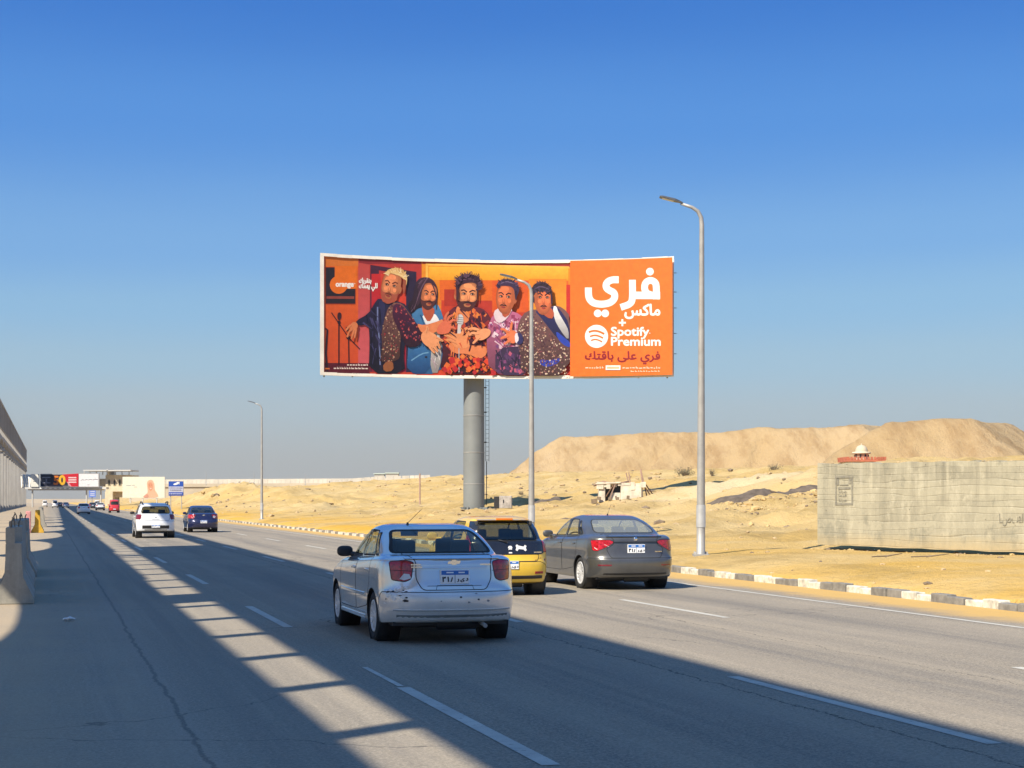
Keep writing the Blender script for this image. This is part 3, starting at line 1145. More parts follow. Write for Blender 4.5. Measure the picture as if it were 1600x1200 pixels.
# ================================================================== DOMED KIOSK behind the wall
p = px(1346, 120, z=0)
gz = ground_z(p.x, p.y, False)
t = thing('domed_kiosk', 'small cream kiosk with a white dome and red crenellated roof behind the wall', 'building', (p.x, p.y, gz), -.25)
M_CREAM = mat('cream_render', (.62, .54, .38), .85, nscale=1, namt=.12)
M_BRICKR = mat('red_parapet', (.42, .13, .07), .8, nscale=2, namt=.25)
k120 = 120 / F_PX
zr = CAM_H + (783 - 722) * k120 - gz
bm = bmesh.new()
box(bm, -1.32, 1.32, -1.32, 1.32, -.5, zr)
for a in (-.8, 0, .8):
    box(bm, a - .25, a + .25, -1.35, -1.31, zr - 1.6, zr - .5, 1)
obj('wall', bm, [M_CREAM, M_DARK], t)
bm = bmesh.new()
box(bm, -1.45, 1.45, -1.45, 1.45, zr + .002, zr + .16)
for k in range(12):
    a = -1.40 + k * .25
    for s in (-1.40, 1.40):
        box(bm, a, a + .14, s - .06, s + .06, zr + .161, zr + .36)
        box(bm, s - .06, s + .06, a, a + .14, zr + .162, zr + .36)
obj('parapet', bm, M_BRICKR, t)
bm = bmesh.new()
lathe(bm, [(zr + .1, .52), (zr + .62, .52), (zr + .62, .70), (zr + .68, .72), (zr + .76, .68), (zr + .76, .44)], 8, 'z')
for k in range(8):
    a = k * pi / 4 + .39
    box(bm, (.48 * cos(a)) - .06, (.48 * cos(a)) + .06, (.48 * sin(a)) - .06, (.48 * sin(a)) + .06, zr + .32, zr + .56, 1)
obj('drum', bm, [M_CREAM, M_DARK], t)
bm = bmesh.new()
lathe(bm, [(zr + .76 + .52 * sin(a), .47 * cos(a) ** .9 + .001) for a in [i * pi / 2 / 9 for i in range(10)]], 20, 'z')
lathe(bm, [(zr + 1.26, .04), (zr + 1.34, .055), (zr + 1.42, .001)], 8, 'z')
obj('dome', bm, mat('dome_cream', (.50, .43, .31), .7, nscale=3, namt=.12), t)

# ================================================================== HUT and debris on the sand
p = px(978, 104, z=0); gz = ground_z(p.x, p.y, False)
t = thing('scrap_hut', 'low makeshift hut of white sheets and poles on the sand', 'hut', (p.x, p.y, gz), -.28)
M_SHEET = mat('pale_sheet', (.62, .55, .44), .8, nscale=2, namt=.25)
bm = bmesh.new()
random.seed(8)
box(bm, -1.75, -1.35, -.1, 1.2, -.2, 1.05, 0, .04)
box(bm, -.35, 1.0, -.15, -.02, -.2, .92, 0, .03)
box(bm, -1.0, -.36, -.1, .0, -.2, .45, 0, .02)
box(bm, .9, 1.1, 0, 1.3, -.2, 1.05)
obj('wall_sheet', bm, M_SHEET, t)
bm = bmesh.new()
box(bm, -1.7, 1.15, .15, 1.4, .96, 1.06, 0, .02, Matrix.Rotation(.03, 4, 'Y'))
box(bm, -1.9, -.3, -.25, .9, 1.08, 1.18, 0, .02, Matrix.Rotation(-.05, 4, 'Y'))
for k in range(9):
    x = -1.9 + k * .36 + random.uniform(-.1, .1); w = random.uniform(.2, .45)
    box(bm, x, x + w, -.22 + random.uniform(0, .1), -.16 + random.uniform(.05, .2), random.uniform(.55, .95), random.uniform(1.0, 1.16), 0, .015, Matrix.Rotation(random.uniform(-.06, .06), 4, 'Y'))
obj('roof_sheet', bm, M_SHEET, t)
bm = bmesh.new()
for k in range(14):
    x = random.uniform(-2.3, 2.3); z0 = random.uniform(-.1, .2)
    box(bm, x, x + random.uniform(.1, .4), -.6 + random.uniform(-.3, .3), -.5 + random.uniform(.0, .3), z0 - .1, z0 + random.uniform(.02, .2), 0, .01, Matrix.Rotation(random.uniform(-.2, .2), 4, 'Y'))
obj('scrap_pieces', bm, M_ROCKD, t)['kind'] = 'stuff'
bm = bmesh.new()
box(bm, -1.3, .95, .25, 1.25, -.2, .95)
obj('dark_interior', bm, M_DARK, t)
bm = bmesh.new()
for a, b in (((.25, .5, .9), (.05, .5, 1.75)), ((.35, .5, .9), (.22, .5, 1.78)), ((1.15, .4, .8), (.98, .4, 1.95)), ((1.4, .4, .2), (1.0, .4, 1.98)), ((-1.1, -.2, 0), (-.7, -.2, 1.0)), ((-.8, -.2, 1.0), (-1.3, -.2, .2)), ((1.1, -.1, 1.0), (1.75, -.2, 0)), ((1.2, .0, 1.1), (1.95, -.1, .05))):
    tube(bm, [a, b], .045, 6)
tube(bm, [(-2.1, 0, .9), (-1.5, .1, 1.15), (-.6, 0, 1.0), (.2, -.1, 1.2)], [.07, .1, .09, .06], 6)
obj('pole', bm, M_RUST, t)

p = px(786, 112, z=0); gz = ground_z(p.x, p.y, False)
t = thing('steel_cabinet', 'small weathered grey cabinet tipped on the sand right of the billboard column', 'cabinet', (p.x, p.y, gz + .25), -.35)
M_CAB = mat('cabinet_grey', (.36, .33, .30), .7, nscale=3, namt=.35)
bm = bmesh.new()
box(bm, -.25, .62, -.3, .35, 0, .86, 0, .03)
obj('cabinet_body', bm, M_CAB, t)
bm = bmesh.new()
box(bm, -.62, -.26, -.28, .3, -.02, .82, 0, .03)
box(bm, .02, .10, -.312, -.30, .35, .6)
obj('cabinet_door', bm, M_DARK, t)
bm = bmesh.new()
for a in ((-.9, -.2, -.15, .24), (-.6, -.3, -.1, .2), (.9, .1, -.1, .17), (.4, -.3, -.12, .15)):
    bm = bmesh.new(); rock(bm, *a); obj('rubble_foot', bm, M_ROCKD, t)

# dry bushes at the foot of the mesa
M_BUSH = mat('dry_bush', (.14, .13, .075), .9)
def bush(x, d, w, h, label, seed):
    random.seed(seed)
    p = px(x, d, z=0); gz = ground_z(p.x, p.y, False)
    t = thing('desert_bush', label, 'bush', (p.x, p.y, gz), 0, 'dry bushes on the sand')
    bm = bmesh.new(); bl = bmesh.new()
    for k in range(26):
        a = random.uniform(0, 6.28); r = random.uniform(.1, .5) * w
        q = Vector((cos(a) * r, sin(a) * r, h * random.uniform(.5, 1)))
        tube(bm, [(0, 0, -.1), q * .5 + Vector((0, 0, .1 * h)), q], [.035, .025, .01], 5)
        for j in range(26):
            c = q * random.uniform(.45, 1.05) + Vector([random.gauss(0, .12 * w) for _ in range(2)] + [random.gauss(0, .10 * h)])
            s = random.uniform(.05, .12) * w * .5
            n1 = Vector([random.gauss(0, 1) for _ in range(3)]).normalized() * s
            n2 = Vector([random.gauss(0, 1) for _ in range(3)]).normalized() * s
            bl.faces.new([bl.verts.new(c), bl.verts.new(c + n1), bl.verts.new(c + n1 * .6 + n2)])
    obj('twigs', bm, M_ROCKD, t)
    obj('leaves', bl, M_BUSH, t)
bush(1072, 165, 2.2, 1.1, 'widest dark dry bush on the pale bank below the mesa', 1)
bush(1112, 160, .8, .8, 'small dark bush just right of the tallest lamp pole', 2)
bush(1210, 150, 1.3, 1.0, 'sparse upright bush below the mesa left of the concrete wall', 3)
bush(815, 150, .7, .6, 'tiny dark bush on the sand at the left foot of the mesa', 4)

# long dark streaks on the sand, laid as low dark-coloured ribbons
M_STREAKS = mat('dark_streaks', (.115, .09, .068), .95, nscale=2.5, namt=.35)
bm = bmesh.new()
def dark_ribbon(pts, seed):
    """a low ribbon following the ground; points are (X, Y, half width, height)"""
    prev = None
    fine = []
    for q0, q1 in zip(pts, pts[1:]):
        for k in range(12):
            fine.append([q0[i] + (q1[i] - q0[i]) * k / 12 for i in range(4)])
    fine.append(list(pts[-1]))
    for i, (x, y, w, h) in enumerate(fine):
        a_ = fine[min(i + 1, len(fine) - 1)]; b_ = fine[max(i - 1, 0)]
        t_ = Vector((a_[0] - b_[0], a_[1] - b_[1])).normalized(); s_ = Vector((-t_.y, t_.x))
        w *= 1 + .5 * fbm(x, y, .9, 4, seed)
        row = []
        for j in range(9):
            f = j / 4 - 1
            X = x + s_.x * f * w; Y = y + s_.y * f * w
            row.append(bm.verts.new((X, Y, ground_z(X, Y) + (1 - f * f) * h * (1 + .5 * fbm(X, Y, 1.4, 4, seed)) - .03 * abs(f))))
        if prev:
            for j in range(8): bm.faces.new((prev[j], row[j], row[j + 1], prev[j + 1]))
        prev = row
dark_ribbon([spt(1104, 793, .4, .05), spt(1125, 791, 1.0, .16), spt(1150, 785, .9, .17), spt(1190, 775, .6, .14), spt(1240, 769, .5, .12), spt(1281, 766, .4, .1)], 2.2)
dark_ribbon([spt(800, 792, .6, .05), spt(815, 790, .7, .15), spt(835, 788, 1.2, .2), spt(850, 786.5, 1.3, .25), spt(869, 787, .4, .05)], 4.2)
tag(obj('dark_streaks', bm, M_STREAKS, None, 180), kind='stuff')

# ================================================================== FAR FLYOVER, FENCE
M_FLY = mat('flyover_beige', (.40, .345, .26), .9, nscale=.05, namt=.15)
M_FLYW = mat('flyover_white', (.47, .44, .38), .85, nscale=.2, namt=.15)
a = px(200, 640, z=0); b = px(680, 590, z=0)
dv = Vector((b.x - a.x, b.y - a.y)); Lf = dv.length
t = thing('flyover', 'long beige flyover with a pale parapet crossing behind the sand hills', 'bridge', (a.x, a.y, 0), atan2(dv.y, dv.x))
zd = CAM_H + (783 - 759) / F_PX * 620
bm = bmesh.new()
box(bm, 0, Lf * .55, .6, 9, -.3, zd - .4)
obj('embankment_wall', bm, M_FLY, t)
bm = bmesh.new()
box(bm, -12, Lf, 0, 10, zd - .4 + .01, zd + .9)
obj('deck', bm, M_FLY, t)
bm = bmesh.new()
k = 0.0
while k < Lf:
    box(bm, k, k + 1.93, .1, .35, zd + .9, zd + 2.3)
    k += 2.0
box(bm, -12, Lf, .12, .33, zd + 2.301, zd + 2.6)
obj('parapet', bm, M_FLYW, t)
# white boundary fence climbing the sand ridge
prev = None
t = thing('boundary_fence', 'long white boundary wall along the crest of the far sand ridge', 'fence', (0, 0, 0))
bm = bmesh.new()
fx = [(505, 620, 756, 752), (545, 560, 753.5, 748), (590, 520, 752, 744.5), (640, 480, 749, 743), (672, 470, 748, 742)]
for q0, q1 in zip(fx, fx[1:]):
    for s in range(4):
        u0, u1 = s / 4 + .012, (s + 1) / 4 - .012
        f = lambda u: [q0[i] + (q1[i] - q0[i]) * u for i in range(4)]
        A, B = f(u0), f(u1)
        P = [px(A[0], A[1], A[2]), px(B[0], B[1], B[2]), px(B[0], B[1], B[3]), px(A[0], A[1], A[3])]
        for i in (0, 1): P[i].z -= 3
        w = Vector((.1, .5, 0))
        v = [bm.verts.new(x) for x in P] + [bm.verts.new(x + w) for x in P]
        for q in ((0, 1, 2, 3), (7, 6, 5, 4), (3, 2, 6, 7), (0, 3, 7, 4), (1, 5, 6, 2)):
            bm.faces.new([v[i] for i in q])
obj('fence_panel', bm, M_FLYW, t)
for x0, x1, d, yt, yb, lb in ((585, 600, 540, 741, 752, 'low white shed beyond the boundary wall, left of its pair'), (603, 622, 535, 740, 752, 'low greenish white shed beyond the boundary wall, right of its pair')):
    A = px(x0, d, yb); B = px(x1, d, yt)
    t = thing('shed', lb, 'building', (A.x, A.y, A.z - 2), -YAW)
    wd = (x1 - x0) / F_PX * d
    bm = bmesh.new(); box(bm, 0, wd, 0, 5, 0, B.z - A.z + 2); 
    for k in range(3): box(bm, wd * (.15 + .3 * k), wd * (.27 + .3 * k), -.03, 0.01, B.z - A.z + .2, B.z - A.z + 1.1, 1)
    obj('wall', bm, [M_FLYW, M_DARK], t)
    bm = bmesh.new(); box(bm, -.3, wd + .3, -.3, 5.3, B.z - A.z + 2.002, B.z - A.z + 2.35); obj('roof', bm, mat('shed_roof', (.45, .52, .46), .7), t)
# ================================================================== PRINTED POSTERS
def vcol_mat(name, rough=.5):
    m = bpy.data.materials.new(name)
    m.use_nodes = True
    nt = m.node_tree
    a = nt.nodes.new('ShaderNodeAttribute')
    a.attribute_name = 'print'
    geo = nt.nodes.new('ShaderNodeNewGeometry')
    nz = nt.nodes.new('ShaderNodeTexNoise')
    nz.inputs['Scale'].default_value = 2.6
    nz.inputs['Detail'].default_value = 5
    nz.inputs['Roughness'].default_value = .7
    nt.links.new(geo.outputs['Position'], nz.inputs['Vector'])
    mr = nt.nodes.new('ShaderNodeMapRange')
    mr.inputs['From Min'].default_value = .3
    mr.inputs['From Max'].default_value = .7
    mr.inputs['To Min'].default_value = .88
    mr.inputs['To Max'].default_value = 1.10
    nt.links.new(nz.outputs['Fac'], mr.inputs['Value'])
    mu = nt.nodes.new('ShaderNodeVectorMath')
    mu.operation = 'SCALE'
    nt.links.new(a.outputs['Color'], mu.inputs[0])
    nt.links.new(mr.outputs['Result'], mu.inputs['Scale'])
    nt.links.new(mu.outputs[0], nt.nodes['Principled BSDF'].inputs['Base Color'])
    nt.nodes['Principled BSDF'].inputs['Roughness'].default_value = rough
    nt.nodes['Principled BSDF'].inputs['Specular IOR Level'].default_value = .3
    return m
M_PRINT = vcol_mat('poster_print')
INK = .66
class Print:
    """flat coloured shapes in poster coordinates (x right, y down), stacked in thin layers of ink"""
    def __init__(s, tf=None):
        s.bm = bmesh.new()
        s.lay = s.bm.loops.layers.float_color.new('print')
        s.z = 0
        s.tf = tf or (lambda p: p)
    def face(s, pts, cols):
        try:
            f = s.bm.faces.new([s.bm.verts.new((p[0], p[1], s.z)) for p in pts])
        except ValueError:
            return
        for i, lp in enumerate(f.loops):
            c = cols[i] if isinstance(cols, list) else cols
            lp[s.lay] = (*C(*c, INK), 1)
    def poly(s, pts, col, sm=0, col2=None, axis=1, up=True):
        """filled outline; sm rounds it; col2 blends along an axis of the print"""
        if sm and col2 is None and max(p[1] for p in pts) - min(p[1] for p in pts) > 260:
            col2 = tuple(v * .62 for v in col); col = tuple(min(255, v * 1.12) for v in col)
        if sm: pts = chaikin(pts, sm)
        pts = [s.tf(p) for p in pts]
        if up: s.z += 1
        tri = geometry.tessellate_polygon([[Vector((p[0], p[1], 0)) for p in pts]])
        lo = min(p[axis] for p in pts); hi = max(p[axis] for p in pts)
        for t in tri:
            q = [pts[i] for i in t]
            if col2:
                cc = []
                for p in q:
                    k = (p[axis] - lo) / (hi - lo + 1e-9)
                    cc.append(tuple(col[i] + (col2[i] - col[i]) * k for i in range(3)))
                s.face(q, cc)
            else:
                s.face(q, col)
    def fan(s, pts, centre, cin, cout, sm=2, up=True):
        """rounded outline shaded from a lit centre to its rim"""
        pts = [s.tf(p) for p in chaikin(pts, sm)]
        c = s.tf(centre)
        if up: s.z += 1
        mid_ = tuple(cin[i] * .65 + cout[i] * .35 for i in range(3))
        q = [(c[0] + (p[0] - c[0]) * .55, c[1] + (p[1] - c[1]) * .55) for p in pts]
        n = len(pts)
        for i in range(n):
            j = (i + 1) % n
            s.face([c, q[i], q[j]], [cin, mid_, mid_])
            s.face([q[i], pts[i], pts[j], q[j]], [mid_, cout, cout, mid_])
    def rect(s, x0, y0, x1, y1, col, col2=None, axis=1, up=True):
        s.poly([(x0, y0), (x1, y0), (x1, y1), (x0, y1)], col, 0, col2, axis, up)
    def disc(s, x, y, rx, ry, col, n=28, rot=0, up=True):
        s.poly([(x + rx * cos(a) * cos(rot) - ry * sin(a) * sin(rot), y + rx * cos(a) * sin(rot) + ry * sin(a) * cos(rot)) for a in [2 * pi * k / n for k in range(n)]], col, 0, up=up)
    def line(s, pts, w, col, sm=0, cap=True):
        if sm: pts = chaikin(pts, sm, False)
        pts = [Vector(p) for p in pts]
        L, R = [], []
        n = len(pts)
        for i, p in enumerate(pts):
            t = (pts[min(i + 1, n - 1)] - pts[max(i - 1, 0)]).normalized()
            q = Vector((-t.y, t.x))
            ww = (w if not isinstance(w, (list, tuple)) else w[0] + (w[1] - w[0]) * i / (n - 1)) / 2
            L.append(p + q * ww); R.append(p - q * ww)
        s.z += 1
        for i in range(n - 1):
            s.face([s.tf(L[i]), s.tf(L[i + 1]), s.tf(R[i + 1]), s.tf(R[i])], col)
    def text(s, string, x, y, h, col, w=None, bold=0.0, rot=0.0, right=None):
        v, f = text_mesh(string, 1.0)
        if not v: return
        x0 = min(a for a, b in v); x1 = max(a for a, b in v)
        sx = (w / (x1 - x0)) if w else h
        if right is not None: x = right - (x1 - x0) * sx
        offs = [(0, 0)]
        if bold: offs += [(bold * cos(a), bold * sin(a)) for a in [k * pi / 4 for k in range(8)]]
        for ox, oy in offs:
            s.z += .35
            for q in f:
                s.face([s.tf((x + (v[i][0] - x0) * sx + ox, y - v[i][1] * h + oy + (v[i][0] - x0) * sx * rot)) for i in q], col)
    def build(s, name, m, fn, parent, step=None):
        """slice into columns, then place every point with fn(x, y, layer)"""
        bm = s.bm
        if step:
            x0 = min(v.co.x for v in bm.verts); x1 = max(v.co.x for v in bm.verts)
            x = x0 + step
            while x < x1:
                bmesh.ops.bisect_plane(bm, geom=bm.verts[:] + bm.edges[:] + bm.faces[:], plane_co=(x, 0, 0), plane_no=(1, 0, 0), dist=1e-5)
                x += step
        for v in bm.verts:
            v.co = fn(v.co.x, v.co.y, v.co.z)
        bmesh.ops.recalc_face_normals(bm, faces=bm.faces)
        return obj(name, bm, m, parent)

# ================================================================== THE BIG BILLBOARD
BD = 116.0
bc = px(775.5, BD, z=0)
brt = Vector((cos(YAW), -sin(YAW), 0)); bfw = Vector((sin(YAW), cos(YAW), 0))
rot = radians(3.4)
brt, bfw = brt * cos(rot) + bfw * sin(rot), bfw * cos(rot) - brt * sin(rot)
BS = BD / F_PX            # metres per photo pixel
BR = 32.0
bt = thing('billboard', 'huge curved orange advertising billboard on a single thick grey column', 'billboard', (bc.x, bc.y, ground_z(bc.x, bc.y, False)))
b0 = Vector((bc.x, bc.y, bt.location.z))
def btop(x): return interp([(500, 399.5), (560, 402), (640, 405.8), (760, 407.5), (900, 406), (1051, 401.5)], x) 
ZT = CAM_H + (783 - 407.5) * BS; ZB = CAM_H + (783 - 590.3) * BS
def btopy(x):
    t = (x - 775.5) / 275.5
    return 407.5 - 8.2 * t * t + 1.0 * t
def bboty(x):
    t = (x - 775.5) / 275.5
    return 590.3 - 3.8 * t * t + .3 * t
def bmap(x, y, lift):
    """photo pixel on the panel -> point relative to the billboard's base"""
    c = (x - 775.5) * BS
    for _ in range(3):
        e = BR - sqrt(BR * BR - c * c)
        c = (x - 775.5) * (BD - e) / F_PX
    e = BR - sqrt(BR * BR - c * c)
    t = (y - btopy(x)) / (bboty(x) - btopy(x))
    z = ZT + (ZB - ZT) * t
    P = Vector((bc.x, bc.y, 0)) + brt * c - bfw * (e + lift)
    P.z = z
    return P - b0
def slab(bm, x0, x1, yf0, yf1, l0, l1, n=60, mi=0):
    """a curved slab on the panel between photo rows yf0(x) and yf1(x)"""
    prev = None
    for k in range(n + 1):
        x = x0 + (x1 - x0) * k / n
        a, b = yf0(x), yf1(x)
        r = [bm.verts.new(bmap(x, a, l1)), bm.verts.new(bmap(x, b, l1)), bm.verts.new(bmap(x, b, l0)), bm.verts.new(bmap(x, a, l0))]
        if prev:
            for i in range(4):
                f = bm.faces.new((prev[i], prev[(i + 1) % 4], r[(i + 1) % 4], r[i])); f.material_index = mi
        else:
            f = bm.faces.new(r); f.material_index = mi
        prev = r
    f = bm.faces.new(prev[::-1]); f.material_index = mi
M_FRAME = mat('frame_white', (.72, .68, .60), .7, nscale=.8, namt=.12)
M_STEEL = mat('column_grey', (.19, .205, .205), .5, .1, nscale=.5, namt=.10)
M_BACK = mat('panel_back', (.16, .16, .165), .7)
bm = bmesh.new(); slab(bm, 499.5, 1051.5, lambda x: btopy(x) + .3, lambda x: bboty(x) - .3, -.55, -.02)
obj('panel', bm, M_BACK, bt)
# white border, patched from separate lengths
bm = bmesh.new()
random.seed(4)
xx = 499.0
while xx < 1052:
    x2 = min(1052, xx + random.uniform(22, 42))
    j = random.uniform(-.5, .5); j2 = random.uniform(-.4, .4)
    slab(bm, xx, x2 - .06, lambda x: btopy(x) - .8 + j, lambda x: btopy(x) + 3.6 + j2, -.1, .10 + .02 * j, 4)
    j3 = random.uniform(-.5, .5)
    slab(bm, xx, x2 - .06, lambda x: bboty(x) - 3.0 + j3, lambda x: bboty(x) + 1.4 + j2 * .6, -.1, .10 + .02 * j2, 4)
    xx = x2
for x0, x1 in ((498.8, 505.0), (1046.8, 1052.2)):
    slab(bm, x0, x1, lambda x: btopy(x) + 3.2, lambda x: bboty(x) - 2.6, -.1, .09, 3)
obj('frame', bm, M_FRAME, bt)

# ---- the print: coordinates of two enlarged halves of the photograph's poster
ZS = 1600 / 290.0
def TA(p): return (490 + p[0] / ZS, 390 + p[1] / ZS)
def TB(p): return (770 + p[0] / ZS, 390 + p[1] / ZS)
P = Print(TA)
P.rect(80, 40, 3180, 1130, (196, 62, 40))
P.rect(90, 50, 385, 1000, (236, 106, 36), (214, 80, 42))
P.poly([(95, 55), (385, 75), (385, 150), (95, 150)], (222, 120, 48))
P.rect(380, 60, 480, 1060, (196, 74, 66), (214, 96, 104))
P.poly([(385, 70), (940, 95), (940, 210), (385, 120)], (146, 44, 50))
P.rect(478, 130, 940, 1060, (190, 58, 50), (160, 46, 66))
P.poly([(485, 138), (885, 195), (885, 560), (835, 560), (835, 225), (560, 185), (560, 1060), (485, 1060)], (72, 34, 58))
P.rect(495, 215, 800, 1060, (206, 44, 46), (150, 30, 60))
P.rect(575, 215, 800, 700, (216, 66, 44))
P.rect(795, 200, 880, 1060, (46, 34, 62))
P.rect(90, 985, 480, 1085, (92, 22, 40))
# warm room on the right
P.rect(930, 95, 2212, 1130, (238, 150, 36), (206, 62, 38))
P.poly([(935, 100), (2212, 118), (2212, 150), (935, 128)], (176, 62, 44))
P.poly([(965, 122), (2205, 142), (2205, 160), (985, 140), (985, 330), (965, 330)], (252, 190, 84))
P.rect(990, 150, 2195, 265, (252, 186, 60), (244, 160, 36))
P.rect(1085, 265, 2195, 440, (226, 104, 34))
P.rect(1100, 440, 2195, 1000, (204, 64, 36))
P.rect(1125, 345, 1240, 490, (178, 52, 36))
P.rect(1400, 440, 1600, 640, (190, 56, 40))
P.poly([(1540, 265), (1850, 265), (1850, 540), (1540, 540)], (224, 92, 34))
P.rect(1855, 250, 2180, 560, (240, 136, 34), (248, 160, 50))
P.rect(2178, 300, 2212, 1060, (206, 50, 40))
# framed square with cut disc
P.rect(96, 160, 356, 478, (120, 44, 34))
P.rect(100, 165, 352, 470, (40, 34, 44))
P.rect(104, 410, 345, 432, (150, 70, 60))
P.disc(210, 312, 77, 77, (238, 116, 30))
P.poly([(176, 150), (368, 150), (368, 345), (275, 345), (176, 345)], (238, 116, 30))
P.text('orange', 186, 326, 62, (252, 246, 240), w=152, bold=3.2)
P.text('\u2122', 338, 312, 22, (252, 246, 240))
P.text(vis(AR_S1), 388, 292, 58, (252, 246, 240), w=104, bold=2.6)
P.text(vis(AR_S2), 388, 338, 58, (252, 246, 240), w=158, bold=2.6)
# microphone stands
DK = (44, 22, 34)
P.line([(148, 552), (300, 770), (395, 866)], 9, DK)
P.line([(212, 620), (212, 1000)], 10, DK)
P.poly([(200, 560), (215, 545), (236, 560), (232, 605), (212, 622), (198, 600)], (60, 30, 40), 1)
P.disc(214, 636, 14, 16, DK)
P.line([(296, 770), (300, 1000)], 9, DK)
P.disc(294, 764, 18, 18, DK)
P.poly([(272, 675), (298, 672), (296, 710), (274, 712)], DK)
P.line([(95, 690), (112, 700), (100, 900), (112, 1060)], 16, DK)

SK = (226, 132, 84); SKD = (186, 88, 58); SKL = (240, 160, 108)
def dots(poly, n, cols, s0, s1, seed):
    random.seed(seed)
    xs_ = [p[0] for p in poly]; ys_ = [p[1] for p in poly]
    P.z += 1
    c = 0
    while c < n:
        x, y = random.uniform(min(xs_), max(xs_)), random.uniform(min(ys_), max(ys_))
        ins = False; j = len(poly) - 1
        for i in range(len(poly)):
            if (poly[i][1] > y) != (poly[j][1] > y) and x < (poly[j][0] - poly[i][0]) * (y - poly[i][1]) / (poly[j][1] - poly[i][1]) + poly[i][0]:
                ins = not ins
            j = i
        if ins:
            a = random.uniform(0, 6.28); r = random.uniform(s0, s1); k = random.uniform(.35, 1)
            P.z += .06
            P.face([P.tf((x + r * cos(a + t) * (k if t in (0, pi) else 1), y + r * sin(a + t))) for t in (0, pi / 2, pi, 1.5 * pi)], random.choice(cols))
        c += 1
def head(cx, cy, w, h, rt=0.0, turn=0.0, skin=SK, hair=(58, 34, 44), brow=(52, 26, 34), beard=None, tash=True, look=0.0):
    """face of width w, height h, tilted by rt, turned by turn (-1..1)"""
    def T(x, y):
        X, Y = x * w / 2, y * h / 2
        return (cx + X * cos(rt) - Y * sin(rt), cy + X * sin(rt) + Y * cos(rt))
    sd = tuple(v * .80 for v in skin)
    P.disc(*T(-.98 if turn > 0 else .98, .06), w * .09, h * .12, sd, rot=rt)
    P.fan([T(*q) for q in ((-.92, -.75), (-.4, -1.05), (.4, -1.05), (.92, -.75), (1.0, -.1), (.92, .42), (.55, .88), (.18, 1.04), (-.18, 1.04), (-.55, .88), (-.92, .42), (-1.0, -.1))], T(-.35 if turn <= 0 else .35, -.15), tuple(min(255, v * 1.12) for v in skin), tuple(v * .70 for v in skin))
    # shaded far side, lit cheek
    sg = 1 if turn <= 0 else -1
    P.poly([T(sg * a, b) for a, b in ((.55, -.9), (.95, -.6), (1.0, 0), (.9, .42), (.5, .88), (.2, 1.0), (.45, .5), (.62, 0))], sd, 2)
    P.poly([T(-sg * a + turn * .1, b) for a, b in ((.2, -.75), (.7, -.55), (.78, -.3), (.2, -.42))], tuple(min(255, v * 1.08) for v in skin), 2)
    if beard:
        P.poly([T(*q) for q in ((-.98, .05), (-.86, .30), (-.55, .42), (-.2, .36), (.2, .36), (.55, .42), (.86, .30), (.98, .05), (.92, .5), (.55, .92), (.15, 1.08), (-.15, 1.08), (-.55, .92), (-.92, .5))], beard, 2)
        P.poly([T(turn * .18 + a, b) for a, b in ((-.36, .52), (.36, .52), (.26, .76), (-.26, .76))], sd, 2)
    hl = tuple(min(255, v * 1.10) for v in skin)
    P.poly([T(turn * .2 + a, b) for a, b in ((-.45, -.78), (.3, -.82), (.4, -.55), (0, -.48), (-.4, -.55))], hl, 2)
    t = turn * .22
    for e in (-1, 1):
        P.poly([T(t + e * .48 + a, b) for a, b in ((-.2, .05), (.2, .02), (.22, .24), (-.05, .30))], hl, 2)
    for e in (-1, 1):
        ex = t + e * (.40 - abs(turn) * .05)
        P.poly([T(ex + a, b) for a, b in ((-.24, -.10), (-.1, -.22), (.14, -.22), (.26, -.08), (.1, -.02), (-.14, -.02))], tuple(v * .78 for v in skin), 1)
        P.poly([T(ex + a, b) for a, b in ((-.17, -.10), (0, -.18), (.17, -.10), (0, -.04))], (206, 176, 160), 1)
        P.disc(*T(ex + look * .08, -.11), w * .038, h * .034, (40, 24, 28), 10, rt)
        P.line([T(ex - .20, -.11), T(ex, -.19), T(ex + .20, -.10)], h * .018, (60, 30, 30))
        P.line([T(ex - .27, -.30 + (.07 if e > 0 else -.02)), T(ex, -.37), T(ex + .27, -.30 + (.07 if e < 0 else -.02))], h * .04, brow)
    P.poly([T(t + turn * .12 + a, b) for a, b in ((-.06, -.1), (.06, -.1), (.17, .26), (.08, .33), (-.08, .33), (-.17, .26))], tuple(v * .88 for v in skin), 1)
    P.poly([T(t + turn * .10 + a, b) for a, b in ((-.05, -.1), (.04, -.1), (.05, .22), (-.05, .22))], tuple(min(255, v * 1.1) for v in skin), 1)
    P.line([T(t + turn * .12 - .14, .32), T(t + turn * .12, .345), T(t + turn * .12 + .14, .32)], h * .02, tuple(v * .55 for v in skin))
    if tash:
        P.poly([T(t + turn * .12 + a, b) for a, b in ((-.42, .54), (-.2, .38), (0, .42), (.2, .38), (.42, .54), (.18, .49), (0, .50), (-.18, .49))], brow, 1)
    P.poly([T(t + turn * .12 + a, b) for a, b in ((-.24, .57), (-.06, .53), (0, .55), (.06, .53), (.24, .57), (.1, .66), (-.1, .66))], (170, 66, 62), 1)
    P.line([T(t + turn * .12 - .23, .58), T(t + turn * .12, .575), T(t + turn * .12 + .23, .58)], h * .016, (96, 34, 36))
    return T
